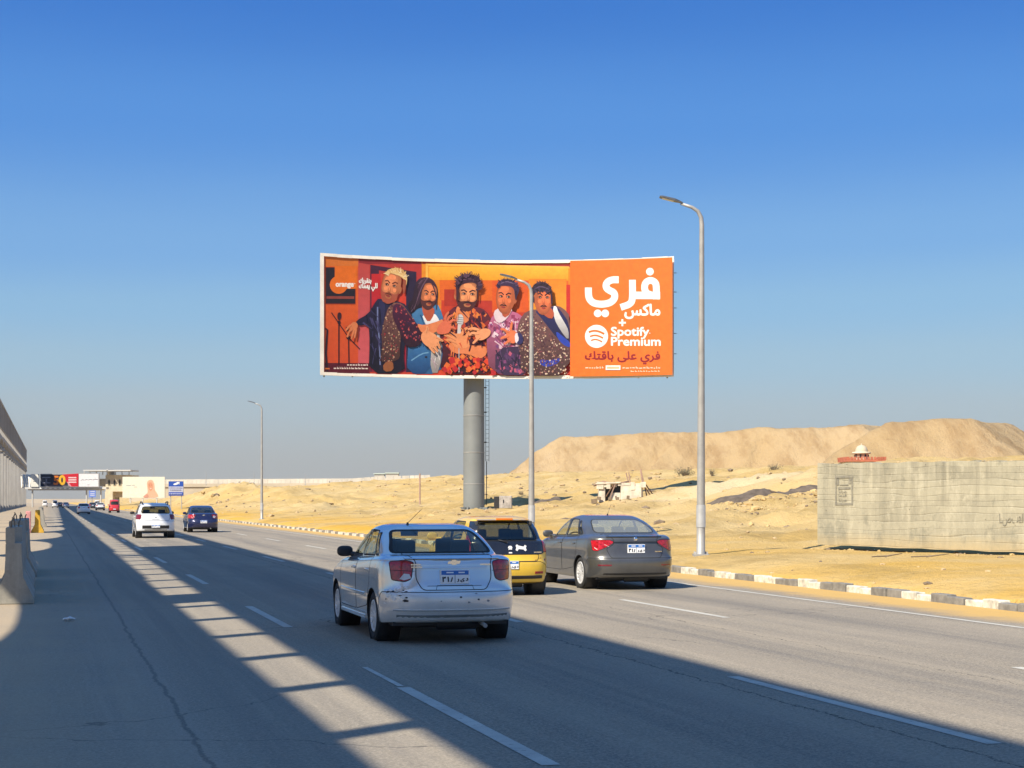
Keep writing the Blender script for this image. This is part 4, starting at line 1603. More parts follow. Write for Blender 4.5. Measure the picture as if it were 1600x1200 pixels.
def folds(poly, n, cols, ln, w, seed, ang=1.2):
    """soft creases: tapered strokes inside an outline"""
    random.seed(seed)
    xs_ = [p[0] for p in poly]; ys_ = [p[1] for p in poly]
    k = 0; guard = 0
    while k < n and guard < n * 20:
        guard += 1
        x, y = random.uniform(min(xs_), max(xs_)), random.uniform(min(ys_), max(ys_))
        a = ang + random.uniform(-.6, .6); l = ln * random.uniform(.4, 1)
        q = [(x, y), (x + cos(a) * l * .5 + random.uniform(-8, 8), y + sin(a) * l * .5), (x + cos(a) * l, y + sin(a) * l)]
        if not (pin(poly, *q[0]) and pin(poly, *q[1]) and pin(poly, *q[2])): continue
        P.line(q, [w * random.uniform(.5, 1.2), w * .2], random.choice(cols), 1)
        k += 1
def pin(poly, u, v):
    r_ = False; j = len(poly) - 1
    for i in range(len(poly)):
        if (poly[i][1] > v) != (poly[j][1] > v) and u < (poly[j][0] - poly[i][0]) * (v - poly[i][1]) / (poly[j][1] - poly[i][1]) + poly[i][0]: r_ = not r_
        j = i
    return r_
def tufts(path, n, ln, w, cols, seed, lean=0.0):
    """short tapered locks growing outwards along a hair outline"""
    random.seed(seed)
    segs = list(zip(path, path[1:]))
    cxm = sum(p[0] for p in path) / len(path); cym = max(p[1] for p in path) + 20
    for k in range(n):
        t = (k + random.random() * .8) / n * len(segs)
        i = min(int(t), len(segs) - 1); f = t - i
        (x0, y0), (x1, y1) = segs[i]
        x, y = x0 + (x1 - x0) * f, y0 + (y1 - y0) * f
        d = Vector((x - cxm, (y - cym))).normalized()
        d = Vector((d.x + lean + random.uniform(-.35, .35), d.y + random.uniform(-.2, .2))).normalized()
        l = ln * random.uniform(.5, 1.2)
        s = Vector((x, y)) - d * l * .7
        m = Vector((x, y)) + d * l * .1 + Vector((-d.y, d.x)) * l * .15
        e = Vector((x, y)) + d * l * .6
        P.line([(s.x, s.y), (m.x, m.y), (e.x, e.y)], [w * random.uniform(.7, 1.2), w * .15], random.choice(cols), 1)
def hand(pts, fingers, skin=SK, w=26):
    P.poly(pts, skin, 2)
    for f in fingers:
        P.line(f, [w, w * .62], skin, 1)
        P.disc(f[-1][0], f[-1][1], w * .31, w * .31, skin, 10)
        P.line([(f[0][0] + w * .4, f[0][1] + w * .2), (f[-1][0] + w * .3, f[-1][1] + w * .2)], 4, tuple(v * .75 for v in skin))

# --- second man (long hair, light blue shirt) stands behind the first
P.poly([(835, 560), (900, 500), (1060, 455), (1110, 560), (1150, 720), (1140, 900), (1090, 1075), (800, 1075), (815, 800)], (74, 130, 178), 1, (44, 92, 140))
folds([(835, 560), (930, 560), (1000, 760), (1000, 1060), (810, 1060), (815, 800)], 26, [(40, 90, 140), (110, 164, 206), (30, 70, 118), (90, 146, 192)], 150, 16, 5)
P.poly([(930, 560), (1040, 545), (1090, 620), (1110, 720), (1090, 1065), (1000, 1065), (1020, 760), (960, 640)], (236, 226, 224), 1)
P.poly([(820, 870), (1000, 830), (1010, 1070), (800, 1070)], (56, 112, 166), 1, (30, 70, 120))
P.line([(840, 960), (930, 900), (990, 890)], 10, (110, 160, 200), 1)
P.disc(968, 930, 12, 9, (36, 40, 60))
P.poly([(870, 330), (890, 262), (960, 236), (1030, 262), (1068, 330), (1072, 430), (1040, 500), (900, 500), (850, 560), (812, 540), (808, 470), (868, 420)], (56, 36, 52), 2)
P.poly([(930, 470), (1040, 500), (1040, 560), (990, 640), (940, 560)], SKD, 1)
head(988, 400, 146, 232, .06, .55, SK, beard=(86, 44, 44), look=.6)
P.poly([(900, 370), (905, 275), (975, 240), (1040, 270), (1066, 350), (1046, 322), (1000, 285), (950, 300), (930, 360), (918, 470), (880, 500)], (64, 40, 56), 2)
P.line([(905, 300), (940, 262), (985, 255)], 8, (112, 84, 98), 1)
P.line([(870, 440), (862, 500), (840, 540)], 9, (98, 72, 92), 1)
for k, (a_, b_) in enumerate(((890, 1060), (930, 1068), (905, 1050), (1000, 1072))):
    P.line([(960 + k * 10, 246), (a_ + k * 12, 330), (876 + k * 8 if k < 3 else 1062, 430), (836 + k * 14 if k < 3 else 1056, 520)], [12, 5], ((84, 56, 76), (48, 30, 44), (110, 80, 98), (70, 44, 60))[k], 2)
P.poly([(872, 300), (900, 330), (892, 430), (868, 500), (846, 470)], (50, 32, 46), 1)
# --- first man (blond, dark coat with sequins, arms wide)
P.poly([(360, 620), (470, 560), (520, 470), (560, 420), (720, 450), (800, 480), (860, 600), (800, 760), (770, 900), (790, 1075), (470, 1075), (480, 800), (470, 640), (410, 665), (365, 655)], (34, 30, 58), 1)
P.poly([(555, 480), (570, 440), (620, 470), (600, 640), (590, 1060), (560, 1060), (560, 700)], (44, 42, 78), 1)
P.line([(548, 500), (548, 640), (566, 800), (570, 1000)], 12, (116, 126, 170), 1)
folds([(1000, 620), (1090, 620), (1110, 720), (1090, 1060), (1010, 1060)], 12, [(200, 184, 190), (250, 244, 244), (180, 160, 170)], 120, 12, 6)
folds([(380, 620), (520, 480), (600, 500), (600, 1060), (480, 1060), (480, 680)], 26, [(18, 16, 36), (52, 48, 86), (70, 66, 108), (24, 20, 44)], 160, 14, 7)
coat = [(640, 500), (700, 460), (760, 470), (800, 520), (870, 620), (760, 700), (740, 860), (745, 940), (690, 970), (640, 980), (570, 970), (590, 840), (580, 720), (610, 600)]
P.poly(coat, (112, 72, 66), 1)
dots(coat, 420, [(176, 140, 112), (140, 96, 84), (86, 44, 52), (196, 160, 130), (70, 36, 48), (150, 50, 56)], 4, 11, 1)
P.poly([(690, 470), (760, 480), (840, 590), (930, 690), (940, 760), (910, 840), (800, 850), (760, 760), (700, 640), (672, 560)], (70, 26, 54), 1)
dots([(690, 480), (760, 480), (860, 610), (930, 700), (920, 800), (820, 800), (740, 680)], 130, [(170, 54, 66), (120, 36, 58), (196, 90, 84), (56, 30, 66)], 5, 12, 2)
P.poly([(595, 985), (680, 960), (690, 1050), (600, 1060)], (150, 90, 54), 1)
P.poly([(582, 380), (720, 400), (715, 450), (640, 475), (582, 450)], SKD, 1)
head(662, 330, 168, 270, .22, -.2, (232, 140, 92), beard=(170, 84, 62), brow=(110, 54, 40), look=-.3)
P.poly([(612, 215), (640, 178), (710, 162), (770, 180), (806, 235), (802, 300), (786, 330), (784, 270), (740, 232), (690, 218), (650, 206)], (238, 196, 130), 2)
P.poly([(770, 260), (800, 260), (790, 350), (772, 400), (764, 340)], (160, 84, 60), 1)
P.line([(640, 200), (700, 182), (760, 205)], 11, (252, 222, 168), 1)
P.line([(660, 190), (720, 176), (782, 215)], 6, (206, 150, 90), 1)
P.line([(700, 215), (756, 226), (792, 268)], 7, (250, 214, 150), 1)
tufts([(618, 222), (650, 190), (710, 172), (768, 190), (804, 240)], 22, 34, 13, [(244, 206, 140), (228, 180, 112), (252, 226, 176), (196, 140, 86)], 41, -.5)
hand([(345, 625), (380, 650), (372, 690), (340, 710), (305, 690), (310, 655)], [[(330, 690), (300, 715), (285, 760)], [(345, 700), (330, 740), (322, 775)], [(362, 695), (356, 735), (350, 765)], [(315, 660), (290, 680), (275, 705)]], SK, 20)
# --- middle man (patterned shirt, microphone)
P.poly([(1110, 640), (1140, 560), (1230, 480), (1300, 520), (1400, 490), (1490, 530), (1550, 640), (1590, 800), (1600, 1075), (1080, 1075), (1120, 860), (1080, 760)], (92, 32, 46), 1)
pat = [(1130, 600), (1240, 500), (1400, 510), (1500, 560), (1560, 700), (1580, 1060), (1120, 1060), (1150, 840), (1110, 720)]
dots(pat, 120, [(190, 66, 44), (226, 110, 48), (60, 24, 48), (150, 44, 44), (232, 130, 60)], 12, 34, 6)
P.poly([(1240, 480), (1350, 540), (1330, 640), (1250, 620), (1220, 540)], SK, 1)
head(1320, 400, 190, 260, .05, .45, (234, 146, 96), beard=(82, 40, 40), look=.4)
P.disc(1228, 375, 16, 34, SKD)
P.poly([(1225, 350), (1222, 275), (1260, 225), (1330, 210), (1420, 232), (1445, 290), (1425, 350), (1410, 345), (1402, 292), (1340, 285), (1270, 305), (1248, 350), (1240, 400)], (64, 38, 56), 2)
for q in (((1240, 285), (1290, 240), (1340, 232)), ((1330, 240), (1390, 250), (1425, 290)), ((1290, 262), (1350, 252), (1400, 275))):
    P.line(q, 9, (108, 76, 96), 1)
P.poly([(1150, 820), (1240, 790), (1340, 830), (1480, 830), (1500, 900), (1430, 950), (1330, 900), (1200, 900)], SK, 1)
P.line([(1252, 820), (1252, 1060)], 9, (180, 170, 172))
P.line([(1258, 640), (1250, 760)], 30, (214, 206, 204))
P.poly([(1232, 580), (1252, 560), (1288, 568), (1292, 640), (1270, 660), (1236, 650)], (206, 206, 208), 1)
for q in range(4): P.line([(1236, 586 + q * 18), (1290, 592 + q * 18)], 5, (120, 116, 122))
hand([(1180, 740), (1260, 720), (1330, 760), (1350, 840), (1280, 860), (1200, 840)], [[(1220, 760), (1180, 720), (1140, 700)], [(1215, 785), (1160, 750), (1130, 740)], [(1225, 815), (1190, 790), (1150, 780)], [(1270, 740), (1300, 690), (1340, 670)], [(1310, 770), (1330, 720), (1370, 690)]], (236, 150, 98), 30)
P.line([(1340, 880), (1362, 800)], 12, (60, 26, 40))
folds([(1130, 600), (1240, 500), (1400, 510), (1500, 560), (1560, 700), (1580, 1060), (1120, 1060), (1110, 720)], 46, [(60, 20, 44), (210, 84, 50), (130, 38, 48), (240, 140, 70)], 110, 14, 10)
dots([(1170, 950), (1500, 950), (1560, 1065), (1120, 1065)], 60, [(226, 70, 40), (232, 110, 50), (120, 30, 44), (190, 40, 44)], 14, 36, 9)
# first man's right arm and hand reach across
P.poly([(880, 640), (950, 660), (1080, 620), (1110, 600), (1120, 650), (1060, 720), (940, 740)], SK, 1)
hand([(930, 720), (980, 700), (1060, 740), (1090, 800), (1040, 860), (970, 840), (920, 780)], [[(1040, 760), (1090, 780), (1110, 790)], [(1050, 800), (1080, 830), (1085, 850)], [(1030, 830), (1060, 870), (1065, 880)], [(1000, 840), (1030, 880), (1040, 890)], [(960, 720), (985, 690), (975, 670)]], (238, 158, 108), 28)
hand([(1085, 640), (1150, 600), (1190, 640), (1180, 720), (1100, 740), (1050, 720)], [[(1140, 620), (1170, 580), (1195, 570)], [(1160, 640), (1200, 610), (1220, 615)], [(1170, 680), (1200, 670), (1220, 690)], [(1130, 610), (1140, 570), (1160, 545)]], (222, 112, 80), 24)
tufts([(1226, 330), (1232, 262), (1280, 226), (1340, 212), (1410, 236), (1440, 300), (1428, 345)], 30, 46, 18, [(60, 36, 54), (76, 48, 66), (96, 66, 86), (44, 26, 42)], 43, .25)
P.poly([(1228, 350), (1250, 345), (1252, 420), (1240, 450), (1228, 420)], (70, 38, 46), 1)
P.poly([(1408, 340), (1418, 340), (1416, 420), (1404, 440)], (58, 32, 42), 1)
# --- fourth man (pink patterned jacket)
def B4(pts): return [(a + 1545.0, b) for a, b in pts]
P.poly(B4([(-60, 780), (-40, 660), (0, 560), (120, 520), (240, 560), (290, 640), (320, 800), (330, 1080), (-30, 1080)]), (176, 96, 130), 1)
dots(B4([(-30, 640), (60, 560), (230, 570), (280, 680), (310, 860), (40, 860)]), 170, [(226, 190, 206), (206, 120, 160), (120, 66, 120), (236, 214, 222), (150, 60, 96)], 8, 24, 12)
P.poly(B4([(20, 850), (300, 830), (330, 1085), (20, 1085)]), (62, 44, 74), 1)
dots(B4([(40, 880), (300, 860), (300, 1060), (40, 1060)]), 40, [(130, 70, 120), (84, 52, 96), (190, 90, 120)], 10, 26, 3)
folds(B4([(-30, 640), (60, 560), (230, 570), (290, 680), (310, 860), (20, 860)]), 26, [(128, 60, 100), (220, 150, 186), (150, 80, 130), (236, 200, 214)], 110, 14, 8)
folds(B4([(20, 860), (300, 850), (320, 1075), (20, 1075)]), 18, [(40, 28, 54), (92, 66, 104)], 120, 14, 9)
P.poly(B4([(0, 540), (60, 500), (180, 500), (120, 600), (60, 640), (20, 620)]), (226, 206, 214), 1)
P.poly(B4([(60, 500), (170, 470), (150, 560), (90, 600)]), SKD, 1)
head(1545 + 108, 425, 168, 258, .08, -.5, (222, 116, 72), look=.5, beard=None)
P.poly(B4([(35, 345), (32, 290), (85, 258), (160, 262), (220, 305), (228, 360), (200, 420), (186, 400), (182, 345), (150, 318), (90, 315), (52, 318)]), (62, 44, 76), 2)
P.line(B4([(60, 300), (110, 276), (180, 296)]), 9, (116, 96, 128), 1)
tufts(B4([(36, 330), (50, 280), (110, 258), (180, 270), (226, 330)]), 20, 32, 16, [(62, 44, 76), (84, 66, 100), (48, 34, 60)], 45, .3)
P.poly(B4([(186, 350), (206, 350), (206, 430), (190, 440)]), (52, 34, 58), 1)
hand(B4([(-160, 720), (-90, 680), (-20, 690), (-20, 740), (-90, 790), (-150, 780)]), [B4([(-120, 700), (-170, 680), (-210, 690)]), B4([(-130, 730), (-180, 720), (-200, 740)]), B4([(-120, 760), (-150, 790), (-170, 810)])], (240, 160, 112), 26)
# --- fifth man (sequin jacket, blue lapels)
jack = B4([(250, 560), (330, 520), (380, 520), (520, 480), (600, 500), (668, 580), (668, 1090), (240, 1090), (230, 820), (200, 700)])
P.poly(jack, (112, 76, 76), 1)
P.poly(B4([(350, 520), (470, 540), (520, 480), (570, 510), (660, 640), (665, 850), (560, 780), (420, 600)]), (40, 40, 92), 1)
P.poly(B4([(515, 490), (545, 490), (560, 540), (620, 640), (650, 700), (650, 790), (580, 700), (525, 600)]), (238, 232, 236), 1)
P.poly(B4([(540, 700), (600, 750), (664, 800), (664, 850), (600, 820), (550, 760)]), (40, 66, 176), 1)
P.poly(B4([(400, 945), (480, 960), (575, 930), (570, 975), (480, 1015), (410, 1000)]), (42, 62, 170), 1)
dots(B4([(250, 580), (350, 540), (430, 640), (540, 790), (660, 870), (660, 1080), (250, 1080), (210, 760)]), 760, [(206, 176, 150), (150, 110, 104), (86, 50, 60), (226, 200, 176), (70, 40, 56), (180, 130, 110), (126, 70, 80)], 4, 10, 21)
P.poly(B4([(365, 470), (500, 500), (530, 560), (500, 610), (400, 540)]), SKD, 1)
head(1545 + 432, 430, 158, 262, .02, .15, (226, 118, 74), look=-.2)
P.poly(B4([(345, 420), (322, 400), (335, 320), (385, 282), (450, 282), (502, 330), (512, 420), (500, 450), (492, 372), (440, 342), (368, 360)]), (52, 36, 50), 2)
P.line(B4([(350, 345), (410, 318), (480, 345)]), 9, (104, 84, 112), 1)
tufts(B4([(356, 362), (385, 350), (420, 346), (462, 352), (492, 374)]), 22, 34, 12, [(52, 36, 50), (76, 56, 80), (40, 28, 40)], 47, .2)
tufts(B4([(340, 340), (385, 286), (450, 286), (500, 335)]), 16, 26, 13, [(52, 36, 50), (70, 50, 70)], 48, .2)
P.poly(B4([(494, 395), (512, 400), (512, 470), (500, 490)]), (52, 34, 58), 1)
P.poly(B4([(338, 400), (352, 400), (354, 470), (342, 450)]), (52, 34, 58), 1)
hand(B4([(100, 720), (180, 690), (215, 740), (190, 820), (130, 800)]), [B4([(150, 700), (160, 650), (162, 632)]), B4([(130, 720), (90, 690), (70, 690)]), B4([(130, 750), (85, 760), (70, 770)]), B4([(140, 790), (110, 810), (100, 815)])], (232, 124, 80), 26)
P.poly(B4([(185, 730), (215, 720), (240, 780), (215, 810), (190, 810)]), (230, 222, 232), 1)
P.poly(B4([(205, 715), (250, 730), (262, 800), (225, 830), (200, 810), (225, 780)]), (48, 46, 96), 1)
# small print bottom left
P.z += 2
for (y, a, b) in ((1005, 285, 465), (1035, 170, 465)):
    random.seed(int(y))
    x = a
    while x < b:
        w = random.uniform(8, 26)
        P.line([(x, y), (min(b, x + w), y)], 10, (244, 226, 214))
        if random.random() < .6: P.line([(x + 3, y - 5), (x + 3, y - 13)], 4, (244, 226, 214))
        x += w + 7
P.line([(96, 1038), (135, 1038)], 12, (210, 110, 50))
# --- orange text panel
P.tf = TB
OR = (244, 118, 36); WH = (255, 253, 248)
P.rect(662, 40, 1580, 1140, OR)
# the big word, drawn as broad strokes
P.z += 1
W = 62
def stroke(pts, w=W, col=WH, sm=2):
    P.line(pts, w, col, sm)
    for e in (pts[0], pts[-1]):
        pass
P.disc(1345, 191, 33, 33, WH)
P.line([(1400, 430), (1400, 322), (1392, 282), (1350, 262), (1308, 282), (1296, 330), (1310, 372), (1350, 392), (1400, 396)], 58, WH, 2)
P.poly([(1175, 364), (1432, 364), (1432, 428), (1175, 428)], WH)
P.line([(1195, 262), (1197, 420), (1182, 470), (1095, 500)], 58, WH, 2)
P.line([(1078, 262), (1012, 262), (972, 290), (968, 330), (1000, 356), (1040, 372), (1046, 420), (1010, 460), (940, 476), (862, 466), (826, 430), (818, 385), (818, 330)], 60, WH, 2)
P.disc(898, 552, 33, 33, WH)
P.disc(962, 552, 33, 33, WH)
P.text(vis(AR_MAX), 1130, 566, 132, WH, w=300, bold=4.5)
P.poly([(1101, 602), (1117, 602), (1117, 624), (1139, 624), (1139, 640), (1117, 640), (1117, 662), (1101, 662), (1101, 640), (1079, 640), (1079, 624), (1101, 624)], WH)
P.disc(888, 750, 99, 99, WH, 44)
for y, hw, bend, w in ((714, 66, 16, 17), (752, 56, 14, 14), (786, 47, 12, 12)):
    P.line([(888 - hw, y), (888 - hw * .5, y - bend * .7), (888, y - bend * .7), (888 + hw * .55, y), (888 + hw, y + bend)], w, OR, 2)
P.text('Spotify', 1014, 742, 104, WH, w=322, bold=3.2)
P.disc(1343, 722, 4.5, 4.5, WH, 8)
P.text('Premium', 1014, 828, 104, WH, w=420, bold=3.2)
P.text(vis(AR_LINE), 790, 948, 96, (150, 30, 40), w=640, bold=3.2)
random.seed(77)
for y, a, b, w in ((1022, 792, 955, 14), (1022, 1110, 1432, 14), (1052, 1180, 1432, 9)):
    x = a
    while x < b:
        q = random.uniform(10, 30)
        P.line([(x, y + random.uniform(-2, 2)), (min(b, x + q), y + random.uniform(-2, 2))], w * .6, (252, 226, 200))
        if random.random() < .6: P.line([(x + 4, y), (x + 4, y - w)], 5, (252, 226, 200))
        x += q + 8
P.rect(966, 1000, 1092, 1040, WH)
P.rect(976, 1012, 1082, 1030, (246, 196, 150))
P.tf = TA
def pmap(x, y, z):
    x = max(502.5, min(1048.5, x))
    return bmap(x, max(btopy(x) + 1.6, min(bboty(x) - 1.2, y)), z * .0006)
P.build('poster', M_PRINT, pmap, bt, 8.0)

# ---- column, flange, ladder, truss behind
ca = Vector((bc.x, bc.y, 0)) + bfw * 1.15
cp = px(740.5, 117.2, z=0)
cp = cp - b0
bm = bmesh.new()
M = Matrix.Translation((cp.x, cp.y, 0))
zc = ZB - b0.z + 2.5
prof = [(-.6, .78), (1.9, .78), (1.9, .79), (1.96, .79), (1.96, .775), (4.2, .775), (4.2, .785), (4.26, .785), (4.26, .77), (6.9, .77), (6.9, .78), (6.96, .78), (6.96, .765), (zc, .76)]
lathe(bm, prof, 40, 'z', 0, M)
obj('column', bm, M_STEEL, bt, 25)
for zz in (1.93, 4.23, 6.93):
    bm = bmesh.new()
    lathe(bm, [(zz, .76), (zz, .796), (zz + .05, .796), (zz + .05, .76)], 40, 'z', 0, M)
    obj('weld_seam', bm, M_GALV, bt, 25)
bm = bmesh.new()
lathe(bm, [(.0, .78), (.0, 1.02), (.07, 1.02), (.07, .78)], 36, 'z', 0, M)
for k in range(24):
    a = 2 * pi * k / 24
    tube(bm, [(cp.x + .92 * cos(a), cp.y + .92 * sin(a), .0), (cp.x + .92 * cos(a), cp.y + .92 * sin(a), .22)], .03, 6)
for k in range(18):
    a = 2 * pi * k / 18
    box(bm, -.012, .012, .78, 1.0, .071, .24, 0, 0, M @ Matrix.Rotation(a, 4, 'Z'))
obj('base_flange', bm, M_STEEL, bt)
bm = bmesh.new()
lx = cp + brt * .90 - bfw * .1
for s in (-.04, .20):
    q = lx + brt * s
    tube(bm, [(q.x, q.y, 3.6), (q.x, q.y, ZB - b0.z)], .02, 6)
z = 3.7
while z < ZB - b0.z:
    a_ = lx + brt * -.04; b_ = lx + brt * .20
    tube(bm, [(a_.x, a_.y, z), (b_.x, b_.y, z)], .013, 5)
    z += .32
for z in (5.0, 7.2, 9.0):
    a_ = cp + brt * .7; b_ = lx + brt * .02
    tube(bm, [(a_.x, a_.y, z), (b_.x, b_.y, z)], .05, 6)
q = lx + brt * .02
tube(bm, [(q.x, q.y, .4), (q.x, q.y, 3.6)], .03, 6)
obj('ladder', bm, M_DARK, bt)
bm = bmesh.new()
for row in (415, 450, 490, 530, 570):
    prev = None
    for k in range(25):
        x = 503 + 544 * k / 24
        p0 = bmap(x, row, -.55); p1 = bmap(x, row, -1.5)
        if prev is not None:
            tube(bm, [prev, p1], .05, 5)
        if k % 2 == 0:
            tube(bm, [p0, p1], .045, 5)
        prev = p1
for k in range(13):
    x = 503 + 544 * k / 12
    tube(bm, [bmap(x, 409, -1.5), bmap(x, 588, -1.5)], .06, 5)
for row in (425, 455, 480, 520, 552):
    p0 = bmap(1050, row, -.1); p1 = p0 + brt * .32
    tube(bm, [p0, p1], .03, 5)
for k in range(2):
    zz = 455 if k else 560
    tube(bm, [bmap(505, zz, -1.6), bmap(640, zz, -1.7), bmap(740, zz, -1.9), bmap(900, zz, -1.8), bmap(1046, zz, -1.6)], .22, 8)
tube(bm, [(cp.x, cp.y, zc - .2), tuple(bmap(740, 455, -1.2))], .6, 12)
obj('support_truss', bm, M_STEEL, bt)

# ================================================================== FOOTBRIDGE with boards, far down the road
FB = 450.0
FS = FB / F_PX
cr = Vector((cos(YAW), -sin(YAW), 0)); cf = Vector((sin(YAW), cos(YAW), 0))
def far_map(d, dy=0.0):
    def fn(x, y, l):
        p = px(x, d, y); return p - cf * (l * .004 + dy)
    return fn
M_FB = mat('footbridge_grey', (.50, .49, .46), .7, nscale=.1, namt=.15)
def fbox(bm, x0, x1, y0, y1, d, dep, mi=0):
    """a box seen face-on between photo columns and rows at depth d"""
    A = px(x0, d, y1); B = px(x1, d, y0)
    w = (x1 - x0) / F_PX * d; h = B.z - A.z
    M = Matrix(((cr.x, cf.x, 0, A.x), (cr.y, cf.y, 0, A.y), (0, 0, 1, A.z), (0, 0, 0, 1)))
    return box(bm, 0, w, 0, dep, 0, h, mi, 0, M)
A = px(100, FB, z=0)
fb = thing('footbridge', 'grey footbridge spanning the far road and carrying advertising boards', 'footbridge', (A.x, A.y, 0))
def rel(o, par):
    o.parent = par
    o.matrix_parent_inverse = Matrix.Translation(par.location).inverted()
    return o
bm = bmesh.new()
fbox(bm, 38, 166, 761.2, 764.2, FB, 3.0); fbox(bm, 44, 160, 764.2, 766.2, FB + .4, 2.2)
rel(obj('deck', bm, M_FB), fb)
bm = bmesh.new()
bm.free()
for k in range(8):
    bm = bmesh.new(); fbox(bm, 62 + k * 7.6, 65.5 + k * 7.6, 762.0, 764.0, FB - .06, .05); rel(obj('deck_panel', bm, M_WHITE), fb)
for x in (49.5, 134, 156.5):
    bm = bmesh.new(); fbox(bm, x, x + 1.6, 764.3, 796, FB + 1, .6); rel(obj('column', bm, M_FB), fb)
bm = bmesh.new()
for k in range(12):
    x = 34 + (k % 4) * 4
    a_ = px(x, FB + 1, 762); b_ = px(x + 3 - (k % 3) * 2, FB + 1, 741 + (k % 5))
    tube(bm, [a_, b_], .16, 5)
for y in (742, 748, 755, 761):
    tube(bm, [px(33, FB + 1.5, y), px(50, FB + 1.5, y + .5)], .15, 5)
rel(obj('stair_frame', bm, M_FRAME), fb)

def board(name, label, x0, x1, y0, y1, d, draw, grp=None, legs=None, frame=(.3, .3, .3)):
    A = px(x0, d, y1)
    t = thing(name, label, 'billboard', (A.x, A.y, A.z), 0, grp)
    bm = bmesh.new(); fbox(bm, x0, x1, y0, y1, d, .5)
    rel(obj('board_frame', bm, mat(name + '_frame', frame, .6)), t)
    P2 = Print()
    draw(P2)
    rel(P2.build('poster', M_PRINT, far_map(d, .02), None), t)
    if legs:
        bm = bmesh.new()
        for x in legs: fbox(bm, x, x + 1.4, y1, 786, d + .1, .4)
        rel(obj('leg', bm, M_FB), t)
    return t
def d1(q):
    q.rect(48.4, 741.5, 60, 760.5, (246, 244, 232)); q.rect(52, 751.5, 56, 753, (150, 150, 150)); q.rect(53, 746.5, 55.5, 747.3, (190, 190, 185))
def d2(q):
    q.rect(63.4, 741.4, 106, 760.2, (38, 40, 58))
    for y, a, b in ((746, 66, 79), (754.5, 66, 79)): q.rect(a, y - .6, b, y + .5, (150, 156, 176))
    q.poly([(71, 748), (74, 748), (74, 749), (73.2, 749), (73.2, 751.6), (74, 751.6), (74, 752.6), (71, 752.6), (71, 751.6), (71.8, 751.6), (71.8, 749), (71, 749)], (130, 138, 160))
    q.poly([(70, 760.2), (82, 757), (100, 757), (112, 760.2)], (92, 84, 92))
    q.poly([(97, 741.4), (122.6, 739.8), (122.6, 760.2), (112, 760.2), (104, 753)], (214, 22, 44))
    q.poly([(104, 753), (107, 753), (112, 760.2), (110, 760.2)], (246, 150, 160))
    q.text('5', 84.2, 757, 19, (236, 130, 24), w=7.2, bold=.7)
    q.text('0', 92.6, 757, 20, (250, 190, 40), w=9.0, bold=1.0)
    for y in (746.3, 749.8, 753.4): q.rect(107, y - 1, 119.5, y + 1, (250, 214, 214))
def d3(q):
    q.rect(123.4, 740.6, 153.6, 760.2, (250, 248, 250))
    for x, w, y in ((126, 6, 750), (133, 4, 749.6), (138, 6, 749.4), (145, 8, 749.2)): q.line([(x, y + .6), (x + w * .5, y - .4), (x + w, y + .2)], .9, (120, 120, 130))
    q.rect(136.5, 757.2, 140, 758, (170, 170, 175))
g = 'boards on the far footbridge'
board('advert_board', 'small blank-looking white board at the left end of the footbridge', 48, 60.4, 741, 761, FB - .3, d1, g)
board('advert_board', 'dark navy and red board with a golden 50 on the footbridge', 63, 123, 740.2, 760.8, FB - .5, d2, g)
board('advert_board', 'white board with grey script at the right end of the footbridge', 123.2, 155, 739.6, 761, FB - .8, d3, g)

# cream stair building with pointed windows
A = px(150, 452, z=0)
bl = thing('stair_building', 'cream building with three pointed arch windows and flat canopy beside the footbridge', 'building', (A.x, A.y, 0))
bm = bmesh.new()
fbox(bm, 165, 206, 742, 768, 458, 9); fbox(bm, 164, 176, 768, 796, 458, 8); fbox(bm, 176, 208, 768.1, 777, 460, 7)
fbox(bm, 154.8, 165, 748, 760, 462, 6)
rel(obj('wall', bm, M_CREAM), bl)
bm = bmesh.new()
fbox(bm, 130, 166.4, 734, 736, 455, 10); fbox(bm, 168.6, 204, 734, 736, 455, 10); fbox(bm, 166.5, 168.5, 733, 742, 456, 8)
rel(obj('roof', bm, M_FB), bl)
bm = bmesh.new()
for x in (131, 140, 150, 160, 171, 180, 190, 201): fbox(bm, x, x + .9, 736, 742, 460, .3)
rel(obj('canopy_posts', bm, M_FB), bl)
for x in (170.5, 179, 187.2):
    P2 = Print()
    fr = Print()
    fr.poly([(x - 2.2, 758.9), (x - 2.2, 751), (x, 747.4), (x + 2.2, 751), (x + 2.2, 758.9)], (226, 212, 176))
    P2.poly([(x - 1.5, 758.3), (x - 1.5, 751.6), (x, 748.8), (x + 1.5, 751.6), (x + 1.5, 758.3)], (70, 74, 66))
    w = rel(fr.build('window_frame', M_PRINT, far_map(457.9), None), bl)
    P2.build('pane', M_PRINT, far_map(457.9, .02), None).parent = w
# white billboard with a smiling woman in a pale headscarf
def d4(q):
    q.rect(192, 745.6, 257, 777.6, (250, 247, 226))
    q.rect(197, 758, 205, 759.2, (180, 182, 180)); q.rect(206, 757.6, 211, 759, (196, 196, 190)); q.rect(209, 760, 214, 762, (226, 222, 206))
    q.poly([(224, 777.6), (228, 772), (231, 770), (230, 760), (229.5, 753), (234, 749.4), (239, 750.6), (241.5, 757), (241.8, 766), (246, 771), (248, 777.6)], (238, 190, 158), 1)
    q.poly([(231.2, 757), (233.5, 753.2), (237.2, 753.8), (239.2, 758), (238.6, 764), (235.6, 768), (232.4, 764.6)], (226, 160, 124), 1)
    for x in (233.4, 237): q.rect(x - .6, 757.6, x + .6, 758.4, (130, 80, 60))
    q.poly([(233.4, 762.4), (237.4, 762.4), (235.6, 764.4)], (250, 226, 214))
    q.poly([(223, 777.6), (226, 773.4), (231, 771), (233, 777.6)], (222, 160, 140), 1)
